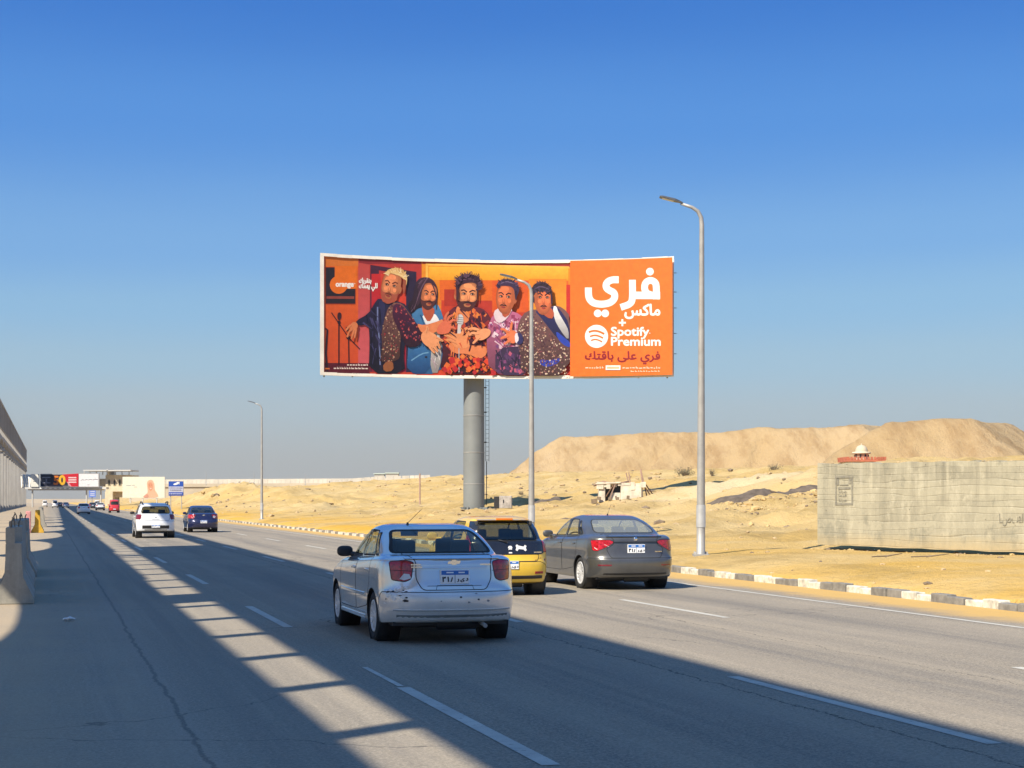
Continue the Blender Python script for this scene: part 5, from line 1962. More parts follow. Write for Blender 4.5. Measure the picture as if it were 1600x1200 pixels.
board('advert_board', 'cream billboard with a smiling woman in a peach headscarf', 191.4, 257.6, 745, 778.2, 395, d4, None, (203, 222, 244), (.6, .58, .5))
# blue direction sign
def d5(q):
    q.rect(263.6, 752.2, 286.4, 760.2, (38, 84, 186)); q.rect(263.6, 760.2, 286.4, 769.0, (196, 200, 222)); q.rect(263.6, 769, 286.4, 774.4, (60, 92, 190))
    q.poly([(270.5, 757.6), (271.5, 755.6), (275, 754.6), (277, 753), (279.6, 753), (280, 755), (277.5, 757), (274, 758)], (244, 246, 250), 1)
    q.line([(280.5, 752.9), (279.8, 757.5)], .7, (244, 246, 250))
    for y, a, b, c in ((762.4, 265, 285, (90, 104, 160)), (765.6, 266, 284, (110, 116, 160)), (771.6, 265, 284, (226, 230, 244))):
        x = a
        random.seed(int(y * 7))
        while x < b:
            w = random.uniform(1, 3); q.rect(x, y - .5, min(b, x + w), y + .5, c); x += w + .8
A = px(275, 235, z=0)
t = thing('road_sign', 'blue and white direction sign on posts left of the sand hills', 'sign', (A.x, A.y, 0))
bm = bmesh.new(); fbox(bm, 263.2, 286.8, 751.8, 774.8, 235, .08)
rel(obj('sign_panel', bm, M_GALV), t)
P2 = Print(); d5(P2); rel(P2.build('sign_face', M_PRINT, far_map(235, .02), None), t)
bm = bmesh.new()
for x in (266, 283): fbox(bm, x, x + 1.2, 752, 800, 235.1, .12)
rel(obj('post', bm, M_GALV), t)
# signs and boards glimpsed under the footbridge
A = px(144, 520, z=0)
t = thing('road_sign', 'blurry blue sign seen under the footbridge', 'sign', (A.x, A.y, 0))
bm = bmesh.new(); fbox(bm, 139, 149.5, 764.8, 777, 520, .2); rel(obj('sign_panel', bm, mat('sign_blue', (.12, .20, .55), .5)), t)
bm = bmesh.new(); fbox(bm, 143, 144.5, 777, 792, 520.3, .2); rel(obj('post', bm, M_GALV), t)
P2 = Print()
for y in (768, 771.5, 774): P2.rect(141, y - .6, 148, y + .6, (220, 226, 246))
rel(P2.build('sign_face', M_PRINT, far_map(520, .02), None), t)
# ================================================================== CARS
def ring_pts(yr, yf, w, er, nr, ef, nf, zk, K=12, Mn=22):
    """half outline from the rear centre round the right side to the front centre"""
    pts = []
    for i in range(K + 1):
        a = (i / K) * pi / 2
        pts.append((w * sin(a) ** (2 / nr), yr + er * (1 - cos(a) ** (2 / nr) if i < K else 1)))
    ya, yb = yr + er, yf - ef
    for i in range(1, Mn):
        t = i / Mn
        pts.append((w * (1 + .012 * sin(pi * t)), ya + (yb - ya) * t))
    for i in range(K + 1):
        a = (1 - i / K) * pi / 2
        pts.append((w * (sin(a) ** (2 / nf) if i < K else 0), yf - ef * (1 - cos(a) ** (2 / nf) if i > 0 else 1)))
    pts[0] = (0, yr)
    return [Vector((x, y, interp(zk, y))) for x, y in pts]

def loft(rings, sub=4, K=12, Mn=22):
    half = [ring_pts(*r[:8], K=K, Mn=Mn) for r in rings]
    sh = [r[8] for r in rings]
    n = len(half[0])
    rows = []
    R = len(half)
    for k in range(R - 1):
        for s in range(sub):
            t = s / sub
            row = []
            for i in range(n):
                p0 = half[max(k - 1, 0)][i]; p1 = half[k][i]; p2 = half[k + 1][i]; p3 = half[min(k + 2, R - 1)][i]
                d = p2 - p1
                l1 = (p1 - p0).length + 1e-6; l2 = d.length + 1e-6; l3 = (p3 - p2).length + 1e-6
                m1 = ((p1 - p0) / l1 + d / l2) * .5 * l2 if k > 0 else d
                m2 = (d / l2 + (p3 - p2) / l3) * .5 * l2 if k < R - 2 else d
                m1 = m1 * (1 - sh[k]) + d * sh[k]
                m2 = m2 * (1 - sh[k + 1]) + d * sh[k + 1]
                h00 = 2 * t ** 3 - 3 * t * t + 1; h10 = t ** 3 - 2 * t * t + t; h01 = -2 * t ** 3 + 3 * t * t; h11 = t ** 3 - t * t
                row.append(p1 * h00 + m1 * h10 + p2 * h01 + m2 * h11)
            rows.append(row)
    rows.append(half[-1])
    bm = bmesh.new()
    vr = []
    for row in rows:
        a = [bm.verts.new(p) for p in row]
        b = [bm.verts.new((-p.x, p.y, p.z)) for p in row[1:-1]]
        vr.append(a + b[::-1])
    N = len(vr[0])
    for r0, r1 in zip(vr, vr[1:]):
        for i in range(N):
            bm.faces.new((r0[i], r0[(i + 1) % N], r1[(i + 1) % N], r1[i]))
    bm.faces.new(vr[-1])
    bmesh.ops.remove_doubles(bm, verts=bm.verts, dist=1e-4)
    bmesh.ops.recalc_face_normals(bm, faces=bm.faces)
    if sum(f.normal.z * f.calc_area() for f in bm.faces if f.calc_center_median().z > max(v.co.z for v in bm.verts) - .1) < 0:
        bmesh.ops.reverse_faces(bm, faces=bm.faces)
    return bm

def inside(poly, u, v):
    r = False
    j = len(poly) - 1
    for i in range(len(poly)):
        if (poly[i][1] > v) != (poly[j][1] > v) and u < (poly[j][0] - poly[i][0]) * (v - poly[i][1]) / (poly[j][1] - poly[i][1]) + poly[i][0]:
            r = not r
        j = i
    return r

class Car:
    def __init__(s, root, rings, paint, K=12, Mn=22, sub=4):
        s.root = root
        s.paint = paint
        s.bm = loft(rings, sub, K, Mn)
        s.reg = s.bm.faces.layers.int.new('reg')
        s.names = [('body', paint)]
        s.tree = BVHTree.FromBMesh(s.bm)
        s.gaps = []
        s.L = rings[2][1]; s.hw = max(r[2] for r in rings)
    def uv(s, axis, co):
        return (co.x, co.z) if axis == 'y' else ((co.y, co.z) if axis == 'x' else (co.x, co.y))
    def cut(s, poly, axis, filt):
        """knife the outline through the faces that pass filt, return the faces inside"""
        u0 = min(p[0] for p in poly) - .03; u1 = max(p[0] for p in poly) + .03
        v0 = min(p[1] for p in poly) - .03; v1 = max(p[1] for p in poly) + .03
        cand = []
        for f in s.bm.faces:
            if f[s.reg] != 0 or not filt(f): continue
            uvs = [s.uv(axis, v.co) for v in f.verts]
            if max(u[0] for u in uvs) < u0 or min(u[0] for u in uvs) > u1 or max(u[1] for u in uvs) < v0 or min(u[1] for u in uvs) > v1: continue
            cand.append(f)
        n = len(poly)
        for i in range(n):
            a, b = poly[i], poly[(i + 1) % n]
            du, dv = b[0] - a[0], b[1] - a[1]
            l = sqrt(du * du + dv * dv)
            if l < 1e-5: continue
            nu, nv = dv / l, -du / l
            if axis == 'y': co, no = (a[0], 0, a[1]), (nu, 0, nv)
            elif axis == 'x': co, no = (0, a[0], a[1]), (0, nu, nv)
            else: co, no = (a[0], a[1], 0), (nu, nv, 0)
            # only faces near this edge
            m = .05
            eu0, eu1 = min(a[0], b[0]) - m, max(a[0], b[0]) + m
            ev0, ev1 = min(a[1], b[1]) - m, max(a[1], b[1]) + m
            near, rest = [], []
            for f in cand:
                if not f.is_valid: continue
                uvs = [s.uv(axis, v.co) for v in f.verts]
                if max(u[0] for u in uvs) < eu0 or min(u[0] for u in uvs) > eu1 or max(u[1] for u in uvs) < ev0 or min(u[1] for u in uvs) > ev1: rest.append(f)
                else: near.append(f)
            if not near: continue
            geom = list({e for f in near for e in f.edges}) + list({v for f in near for v in f.verts}) + near
            r = bmesh.ops.bisect_plane(s.bm, geom=geom, plane_co=co, plane_no=no, dist=1e-5)
            nf = [g for g in r['geom'] if isinstance(g, bmesh.types.BMFace)]
            cand = list(set(rest) | set(nf) | {f for f in near if f.is_valid})
        out = []
        for f in cand:
            if f.is_valid:
                c = s.uv(axis, f.calc_center_median())
                if inside(poly, *c): out.append(f)
        return out
    def region(s, name, m, poly, axis, filt, gap=.006, both=False, gapm=None):
        polys = [(poly, filt)]
        if both and axis == 'y':
            polys.append(([(-a, b) for a, b in poly][::-1], filt))
        elif both:
            polys = [(poly, lambda f: filt(f) and f.calc_center_median().x > 0), (poly, lambda f: filt(f) and f.calc_center_median().x < 0)]
        for p, fl in polys:
            fs = s.cut(p, axis, fl)
            if not fs: continue
            idx = len(s.names)
            s.names.append((name, m))
            for f in fs: f[s.reg] = idx
            if gap: s.ribbon(fs, gap, idx)
    def ribbon(s, fs, w, idx):
        st = set(fs)
        for f in fs:
            for e in f.edges:
                lf = e.link_faces
                if len(lf) == 2 and (lf[0] in st) != (lf[1] in st):
                    a, b = e.verts[0].co.copy(), e.verts[1].co.copy()
                    nrm = (lf[0].normal + lf[1].normal).normalized()
                    s.gaps.append((a, b, nrm, w))
    def arch(s, y, z, r):
        poly = [(y + r * cos(2 * pi * k / 40), z + r * sin(2 * pi * k / 40)) for k in range(40)]
        for sg in (1, -1):
            fs = s.cut(poly, 'x', lambda f: f.calc_center_median().x * sg > s.hw - .28)
            bmesh.ops.delete(s.bm, geom=fs, context='FACES')
        for sg in (1, -1):
            bmw = bmesh.new()
            lathe(bmw, [(sg * (s.hw - .01), r + .004), (sg * (s.hw - .30), r + .004), (sg * (s.hw - .30), .01)], 40, 'x', 0, Matrix.Translation((0, y, z)))
            # keep the liner inside the body sides
            for v in bmw.verts:
                if abs(v.co.x) > s.hw - .05:
                    hit = s.tree.ray_cast(Vector((2 * sg, v.co.y, max(v.co.z, .27))), Vector((-sg, 0, 0)))
                    if hit[0]: v.co.x = hit[0].x * .995
            obj('wheel_arch', bmw, M_DARK, s.root)
    def hit(s, axis, u, v):
        """a point on the body and its normal: axis 'r' rear, 'f' front, 'R' right, 'L' left, 'u' top"""
        o, d = {'r': (Vector((u, -3, v)), Vector((0, 1, 0))), 'f': (Vector((u, 9, v)), Vector((0, -1, 0))), 'R': (Vector((3, u, v)), Vector((-1, 0, 0))),
                'L': (Vector((-3, u, v)), Vector((1, 0, 0))), 'u': (Vector((u, v, 4)), Vector((0, 0, -1)))}[axis]
        h = s.tree.ray_cast(o, d)
        return (h[0], h[1]) if h[0] is not None else (o + d * 3, -d)
    def seam(s, axis, pts, w=.006, sm=0, closed=False):
        if sm: pts = chaikin(pts, sm, closed)
        fine = []
        for a, b in zip(pts, pts[1:] + ([pts[0]] if closed else [])):
            m = max(1, int(sqrt((a[0] - b[0]) ** 2 + (a[1] - b[1]) ** 2) / .03))
            fine += [(a[0] + (b[0] - a[0]) * k / m, a[1] + (b[1] - a[1]) * k / m) for k in range(m)]
        if not closed: fine.append(pts[-1])
        hs = [s.hit(axis, *p) for p in fine]
        for (a, na), (b, nb) in zip(hs, hs[1:] + ([hs[0]] if closed else [])):
            if (a - b).length < .2: s.gaps.append((a, b, (na + nb).normalized(), w))
    def finish(s, lining=True):
        out = {}
        for idx, (name, m) in enumerate(s.names):
            b2 = s.bm.copy()
            ly = b2.faces.layers.int['reg']
            bmesh.ops.delete(b2, geom=[f for f in b2.faces if f[ly] != idx], context='FACES')
            if not b2.faces:
                b2.free(); continue
            o = obj(name, b2, m, s.root, 38)
            out.setdefault(name, []).append(o)
        if lining:
            b2 = s.bm.copy()
            ly = b2.faces.layers.int['reg']
            gl = {i for i, (n, m) in enumerate(s.names) if 'window' in n or 'windshield' in n or 'glass' in n}
            bmesh.ops.delete(b2, geom=[f for f in b2.faces if f[ly] in gl or f.calc_center_median().z < .35], context='FACES')
            b2.normal_update()
            nm = {v: v.normal.copy() for v in b2.verts}
            for v in b2.verts: v.co -= nm[v] * .022
            bmesh.ops.reverse_faces(b2, faces=b2.faces)
            obj('cabin_lining', b2, M_TRIM, s.root, 60)
        b2 = bmesh.new()
        for a, b, n, w in s.gaps:
            t = (b - a)
            if t.length < 1e-6: continue
            sd = t.cross(n)
            if sd.length < 1e-9: continue
            sd = sd.normalized() * w * .5; t = t.normalized() * w * .2; up = n * .0016
            b2.faces.new([b2.verts.new(p + up) for p in (a - sd - t, b - sd + t, b + sd + t, a + sd - t)])
        obj('panel_gaps', b2, M_GAP, s.root)
        s.bm.free()
        return out

def rings_for(L, hw, H, zs=.24, bz=(.42, .60), belt=(1.03, .96, .93), hood=(.86, .74), nose=.70, gb=(.66, 3.22), gm=(.98, 2.85), rf=(1.38, 2.42),
              wroof=.60, er=.55, nr=3.0, deck=1.09, top_r=1.385, zbr=None, tuck=.045):
    """the stack of outlines every body is skinned from"""
    zbr = zbr if zbr else zs + .05
    br, bmid, bf = belt
    hr = H
    return [
        (.40, L - .40, hw - .12, .4, 3, .5, 2.6, [(0, zbr - .02), (.7, zs - .01), (L - .7, zs - .01), (L, zs + .02)], 0),
        (.06, L - .06, hw - .03, er, nr, .75, 2.5, [(0, zbr), (.8, zs), (L - .8, zs), (L, zs + .03)], .35),
        (.0, L, hw - .008, er, nr, .8, 2.5, [(0, bz[0])], .15),
        (.002, L - .01, hw, er, nr, .8, 2.5, [(0, bz[1])], .35),
        (tuck, L - .05, hw, er, nr + .1, .8, 2.5, [(0, bz[1] + .07), (L, bz[1] + .05)], .15),
        (tuck + .045, L - .12, hw - .004, er - .02, nr + .2, .8, 2.4, [(0, (br + bz[1] + .1) / 2 + .02), (L * .45, (bmid + bz[1] + .1) / 2 + .03), (L * .75, bmid - .13), (L, nose)], 0),
        (tuck + .07, L - .26, hw - .032, er - .05, nr + .3, .8, 2.4, [(0, br), (gb[0], br - .01), (L * .5, bmid), (gb[1], bmid - .03), (L - .6, hood[0] - .05), (L, hood[1])], .45),
        (min(tuck + .17, gb[0] - .06), L - .5, hw - .075, er - .1, nr + .3, .8, 2.4, [(0, deck - .015), (gb[0], deck - .03), (L * .5, bmid + .03), (gb[1], bmid + .0), (L - .6, hood[0])], .2),
        (gb[0], gb[1], hw - .10, .40, 3.4, .62, 3.0, [(gb[0], deck), (gb[0] + .6, bmid + .065), (L * .5, bmid + .05), (gb[1], hood[0] + .13)], .7),
        (gm[0], gm[1], hw - .165, .36, 3.4, .58, 3.0, [(gm[0], (deck + top_r) / 2 + .01), (L * .45, (bmid + H) / 2), (gm[1], (hood[0] + H) / 2 + .055)], 0),
        (rf[0], rf[1], wroof, .30, 3.2, .5, 2.8, [(rf[0], top_r), ((rf[0] + rf[1]) / 2, H - .045), (rf[1], H - .07)], .15),
        (rf[0] + .13, rf[1] - .14, wroof - .11, .3, 2.8, .4, 2.6, [(rf[0], top_r + .04), ((rf[0] + rf[1]) / 2, H - .010), (rf[1], H - .03)], 0),
        (rf[0] + .4, rf[1] - .4, .12, .1, 2, .1, 2, [(0, H)], 0)]

def make_wheel(root, x, y, R, W, spokes, rimR, rim_m, sg, detail=True, hub=.03):
    w = bpy.data.objects.new('wheel', None)
    COL.objects.link(w); w.parent = root; w.location = (x, y, R)
    bm = bmesh.new()
    h = W / 2
    lathe(bm, [(-h * .75, rimR), (-h, rimR + .03), (-h, R - .05), (-h * .85, R - .012), (-h * .6, R), (h * .6, R), (h * .85, R - .012), (h, R - .05), (h, rimR + .03), (h * .75, rimR)], 32 if detail else 18)
    obj('tyre', bm, M_RUB, w)
    bm = bmesh.new()
    o = sg * h
    lathe(bm, [(o * .80, rimR + .004), (o * .93, rimR), (o * .93, rimR - .022), (o * .55, rimR - .03), (o * .1, rimR - .035)], 32 if detail else 18)
    lathe(bm, [(o * .80, .001), (o * .82, .05), (o * .70, .075), (o * .4, .08)], 16)
    if spokes:
        for k in range(spokes):
            a = 2 * pi * k / spokes + .2
            wd = .42 * rimR * 2 * pi / spokes / 2
            M = Matrix.Rotation(a, 4, 'X')
            q = [(o * .78, -wd * .55, .05), (o * .78, wd * .55, .05), (o * .90, wd, rimR - .012), (o * .90, -wd, rimR - .012)]
            qb = [(o * .45, *p[1:]) for p in q]
            v = [bm.verts.new(M @ Vector(p)) for p in q + qb]
            for f in ((0, 1, 2, 3), (0, 4, 5, 1), (1, 5, 6, 2), (2, 6, 7, 3), (3, 7, 4, 0)):
                bm.faces.new([v[i] for i in f])
    else:
        lathe(bm, [(o * .84, .06), (o * .80, rimR * .5), (o * .9, rimR - .02)], 24)
    bmesh.ops.recalc_face_normals(bm, faces=bm.faces)
    obj('rim', bm, rim_m, w)
    bm = bmesh.new()
    lathe(bm, [(o * .30, .001), (o * .30, rimR - .03)], 24)
    obj('brake_disc', bm, M_DARK, w)

def plate(car, x, z, w=.36, h=.17, txt=True, tilt=0):
    p, n = car.hit('r', x, z)
    y = min(car.hit('r', x + dx, z + dz)[0].y for dx in (-.15, 0, .15) for dz in (-.07, .07)) - .012
    bm = bmesh.new()
    box(bm, x - w / 2, x + w / 2, y, y + .02, z - h / 2, z + h / 2, 0, .004)
    hb = h * .36
    def q(x0, x1, z0, z1, yy, mi):
        f = bm.faces.new([bm.verts.new(v) for v in ((x0, yy, z0), (x1, yy, z0), (x1, yy, z1), (x0, yy, z1))]); f.material_index = mi
    q(x - w / 2 + .008, x + w / 2 - .008, z + h / 2 - hb, z + h / 2 - .008, y - .002, 1)
    q(x - .003, x + .003, z - h / 2 + .008, z + h / 2 - hb, y - .002, 2)
    if txt:
        q(x - w * .30, x - w * .05, z + h / 2 - hb * .66, z + h / 2 - hb * .4, y - .003, 3)
        q(x + w * .12, x + w * .34, z + h / 2 - hb * .66, z + h / 2 - hb * .4, y - .003, 3)
        def tx(s, x0, ww, hh, zz, k=0):
            if k < 2: tx(s, x0 + .005, ww, hh, zz + .003 * (1 - k), k + 1)
            v_, f_ = text_mesh(s, 1.0)
            mx = max(a for a, b in v_); mn = min(a for a, b in v_)
            nv = [bm.verts.new((x0 + (a - mn) / (mx - mn) * ww, y - .003 - .0006 * k, zz + b * hh)) for a, b in v_]
            for t in f_:
                try: bm.faces.new([nv[i] for i in t]).material_index = 2
                except ValueError: pass
        tx('\u0663 \u0661 \u0668', x - w * .45, w * .40, h * .56, z - h * .38)
        tx('\u0631 \u06CC \u062F', x + w * .06, w * .38, h * .42, z - h * .30)
    o = obj('licence_plate', bm, [M_PLATEW, M_PLATEB, M_INK, M_PLATEW], car.root)
    return o

def bowtie(car, x, z, s=.07):
    p, n = car.hit('r', x, z)
    bm = bmesh.new()
    pts = [(-1, .12), (-.42, .25), (-.34, .42), (.34, .42), (.42, .25), (1.1, .25), (.95, -.22), (.42, -.25), (.34, -.42), (-.34, -.42), (-.42, -.25), (-1.1, -.25)]
    a = [bm.verts.new((x + u * s, p.y - .008, z + v * s)) for u, v in pts]
    bm.faces.new(a)
    r = bmesh.ops.extrude_face_region(bm, geom=bm.faces[:])
    for v in r['geom']:
        if isinstance(v, bmesh.types.BMVert): v.co.y += .012
    bmesh.ops.recalc_face_normals(bm, faces=bm.faces)
    obj('emblem', bm, M_CHROME, car.root)

def mirror(car, sg, y, z, m, s=1.0):
    p, n = car.hit('R' if sg > 0 else 'L', y, z)
    bm = bmesh.new()
    r = bmesh.ops.create_icosphere(bm, subdivisions=3, radius=1)
    for v in bm.verts:
        c = v.co
        c.x = math.copysign(abs(c.x) ** .7, c.x); c.z = math.copysign(abs(c.z) ** .75, c.z)
        if c.y < -.1: c.y = -.1 + (c.y + .1) * .3
        v.co = Vector((p.x + sg * (.135 * s + c.x * .11 * s), y + .05 + c.y * .10 * s, z + .06 + c.z * .075 * s))
    tube(bm, [(p.x - sg * .02, y + .03, z - .0), (p.x + sg * .07, y + .05, z + .03)], [.05 * s, .03 * s], 8)
    o = obj('wing_mirror', bm, m, car.root, 50)
    bm = bmesh.new()
    vv = [bm.verts.new((p.x + sg * .135 * s + .088 * s * cos(a), y + .05 - .028 * s, z + .06 + .058 * s * sin(a))) for a in [2 * pi * k / 20 for k in range(20)]]
    bm.faces.new(vv)
    obj('mirror_glass', bm, M_CHROME, o)

def interior(car, floor=.35, seat_h=.95, rows=((1.35, 2, .52), (2.25, 2, .52)), dash=2.95, wheel_x=-.36, belt=1.0, head=.22):
    hw = car.hw - .18
    bm = bmesh.new()
    box(bm, -hw, hw, .9, dash + .3, floor - .05, floor)
    box(bm, -hw + .05, hw - .05, .55, rows[0][0] - .3, belt - .04, belt)
    obj('cabin_floor', bm, M_TRIM, car.root)
    for i, (y, n, w) in enumerate(rows):
        for sx in (-.36, .36):
            bm = bmesh.new()
            box(bm, sx - w / 2 * .9, sx + w / 2 * .9, y - .05, y + .50, floor + .02, floor + .25, 0, .05)
            box(bm, sx - w / 2 * .9, sx + w / 2 * .9, y - .16, y, floor + .2, seat_h, 0, .06, Matrix.Translation((0, y, 0)) @ Matrix.Shear('XZ', 4, (0, -.12)) @ Matrix.Translation((0, -y + .08, 0)))
            box(bm, sx - .13, sx + .13, y - .20, y - .11, seat_h + .03, seat_h + head, 0, .04)
            for q in (-.05, .05): tube(bm, [(sx + q, y - .16, seat_h - .03), (sx + q, y - .16, seat_h + .06)], .01, 5)
            obj('seat', bm, M_FABRIC, car.root, 40)
    bm = bmesh.new()
    box(bm, -hw, hw, dash, dash + .16, .6, belt - .07, 0, .05)
    obj('dashboard', bm, M_TRIM, car.root, 40)
    bm = bmesh.new()
    M = Matrix.Translation((wheel_x, dash - .16, belt - .10)) @ Matrix.Rotation(radians(25), 4, 'X')
    ring = [M @ Vector((.18 * cos(a), 0, .18 * sin(a))) for a in [2 * pi * k / 24 for k in range(25)]]
    tube(bm, ring, .014, 6)
    tube(bm, [M @ Vector((-.18, 0, 0)), M @ Vector((.18, 0, 0))], .012, 5)
    obj('steering_wheel', bm, M_DARK, car.root)
    bm = bmesh.new()
    box(bm, -.12, .12, dash - .32, dash - .29, seat_h + .27, seat_h + .34, 0, .01)
    obj('rear_view_mirror', bm, M_DARK, car.root)

def underbody(car, L, zs, exhaust=True, ex=.38):
    bm = bmesh.new()
    box(bm, -car.hw + .14, car.hw - .14, .30, L - .35, zs - .02, zs + .2)
    box(bm, -car.hw + .35, car.hw - .35, .75, 1.15, zs - .08, zs + .05)
    lathe(bm, [(-.28, .001), (-.26, .08), (.22, .08), (.24, .001)], 12, 'x', 0, Matrix.Translation((.1, .32, zs - .0)))
    tube(bm, [(-.5, .95, zs + .02), (.5, .95, zs + .02)], .04, 6)
    obj('underbody', bm, M_DARK, car.root)
    if exhaust:
        bm = bmesh.new()
        tube(bm, [(ex, .5, zs + .02), (ex, .2, zs), (ex, .04, zs - .02)], .026, 10)
        obj('exhaust_pipe', bm, M_GALV, car.root)

def handles(car, ys, z, m):
    for sg in (1, -1):
        for y in ys:
            p, n = car.hit('R' if sg > 0 else 'L', y, z)
            bm = bmesh.new()
            box(bm, p.x + sg * .002 - .018, p.x + sg * .002 + .018, y - .09, y + .09, z - .016, z + .016, 0, .012)
            obj('door_handle', bm, m, car.root, 40)

REAR = lambda ymax: (lambda f: f.normal.y < -.04 and f.calc_center_median().y < ymax)
FRONT = lambda ymin: (lambda f: f.normal.y > .04 and f.calc_center_median().y > ymin)
SIDE = lambda zmin=0: (lambda f: abs(f.normal.x) > .30 and f.calc_center_median().z > zmin)
ANY = lambda f: True

def paint(name, col, metal=.0, rough=.3, dirt=.12, coat=1.0):
    m = mat(name, col, rough, metal, coat, nscale=2.2, namt=dirt)
    return m

def build_car(name, label, group, loc, rz, paint_m, sp):
    """one car from its specification"""
    root = thing(name, label, sp.get('cat', 'car'), loc, rz, group)
    R = rings_for(**sp['rings'])
    lo = sp.get('low', False)
    c = Car(root, R, paint_m, *( (9, 14, 3) if lo else (14, 26, 5)))
    L = sp['rings']['L']; hw = sp['rings']['hw']; H = sp['rings']['H']; zs = sp['rings'].get('zs', .24)
    WR = sp.get('wr', .31)
    ax_r, ax_f = sp['axles']
    for y in (ax_r, ax_f):
        c.arch(y, WR, WR + sp.get('arch', .045))
    gl = sp.get('glass', M_GLASS)
    # bumpers
    bz = sp['rings']['bz'][1] + .03 if 'bz' in sp['rings'] else .63
    yb = ax_r - WR - .06
    c.region('rear_bumper', sp.get('bumper', paint_m), [(-.2, 0), (yb, 0), (yb - .02, bz - .10), (yb - .14, bz), (-.2, bz)], 'x', ANY, .010)
    yf = ax_f + WR + .06
    c.region('front_bumper', sp.get('bumper', paint_m), [(yf, 0), (L + .2, 0), (L + .2, bz - .02), (yf + .1, bz - .02)], 'x', ANY, .010)
    # glass
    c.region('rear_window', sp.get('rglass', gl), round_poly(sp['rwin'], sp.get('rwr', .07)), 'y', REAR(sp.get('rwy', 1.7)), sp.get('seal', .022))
    c.region('windshield', gl, round_poly(sp['fwin'], .07), 'y', FRONT(L * .45), .03)
    for k, pl in enumerate(sp['swin']):
        c.region('side_window', sp.get('sglass', gl), round_poly(pl, sp.get('swr', .05)), 'x', SIDE(.8), sp.get('sseal', .022), True)
    # lamps
    for nm, m, pl in sp.get('rear', ()):
        c.region(nm, m, round_poly(pl, sp.get('lr', .03)), 'y', REAR(.75), .010, True)
    for nm, m, pl in sp.get('rear1', ()):
        c.region(nm, m, round_poly(pl, .05), 'y', REAR(.9), .011)
    c.region('headlight', M_LENSW, round_poly([(hw * .45, .60), (hw * 1.02, .66), (hw * 1.02, .78), (hw * .55, .70)], .03), 'y', FRONT(L - .8), .006, True)
    # doors
    if not lo:
        for pl in sp['doors']:
            c.region('door', paint_m, round_poly(pl, .05), 'x', SIDE(.1), .010, True)
    for ax, pts in sp.get('seams', ()):
        c.seam(ax, pts)
    parts = c.finish(sp.get('interior', True))
    for y in (ax_r, ax_f):
        for sg in (1, -1):
            make_wheel(root, sg * (hw - sp.get('tw', .19) / 2 - .012), y, WR, sp.get('tw', .19), sp.get('spokes', 7), sp.get('rim', .20), sp.get('rimm', M_ALLOY), sg, not lo)
    underbody(c, L, zs, sp.get('exhaust', True) and not lo, sp.get('ex', .38))
    if 'plate' in sp: plate(c, *sp['plate'], txt=not lo)
    if sp.get('interior', True): interior(c, **sp.get('int', {}))
    if not lo:
        handles(c, sp['handles'], sp['handle_z'], sp.get('handle_m', paint_m))
    for sg in (1, -1):
        mirror(c, sg, sp['mirror'][0], sp['mirror'][1], sp.get('mirror_m', paint_m), sp.get('mirror_s', 1.0))
    if 'extra' in sp: sp['extra'](c, parts)
    return root

def antenna(c, x, y, dx, dy, dz):
    p, n = c.hit('u', x, y)
    bm = bmesh.new()
    tube(bm, [p - Vector((0, 0, .01)), p + Vector((0, 0, .03))], [.02, .012], 8)
    tube(bm, [p + Vector((0, 0, .02)), p + Vector((dx, dy, dz))], [.004, .003], 5)
    obj('antenna', bm, M_DARK, c.root)

def rear_bar(c, name, m, x0, x1, z0, z1, th=.012, rad=.004, n=14, bul=0.0):
    """a strip following the rear face"""
    bm = bmesh.new()
    prev = None
    for k in range(n + 1):
        x = x0 + (x1 - x0) * k / n
        ya = c.hit('r', x, z0)[0].y; yb = c.hit('r', x, z1)[0].y
        r = [bm.verts.new(v) for v in ((x, ya + .01, z0), (x, ya - th, z0 + rad), (x, yb - th, z1 - rad), (x, yb + .01, z1))]
        if prev:
            for i in range(3):
                bm.faces.new((prev[i], r[i], r[i + 1], prev[i + 1]))
        else: bm.faces.new(r)
        prev = r
    bm.faces.new(prev[::-1])
    bmesh.ops.recalc_face_normals(bm, faces=bm.faces)
    return obj(name, bm, m, c.root, 40)

def side_bar(c, name, m, y0, y1, z, h=.05, th=.014):
    for sg in (1, -1):
        bm = bmesh.new(); prev = None; n = 12
        for k in range(n + 1):
            y = y0 + (y1 - y0) * k / n
            x = c.hit('R' if sg > 0 else 'L', y, z)[0].x
            r = [bm.verts.new(v) for v in ((x - sg * .01, y, z - h / 2), (x + sg * th, y, z - h * .3), (x + sg * th, y, z + h * .3), (x - sg * .01, y, z + h / 2))]
            if prev:
                for i in range(3): bm.faces.new((prev[i], r[i], r[i + 1], prev[i + 1]))
            else: bm.faces.new(r)
            prev = r
        bm.faces.new(prev[::-1])
        bmesh.ops.recalc_face_normals(bm, faces=bm.faces)
        obj(name, bm, m, c.root, 40)

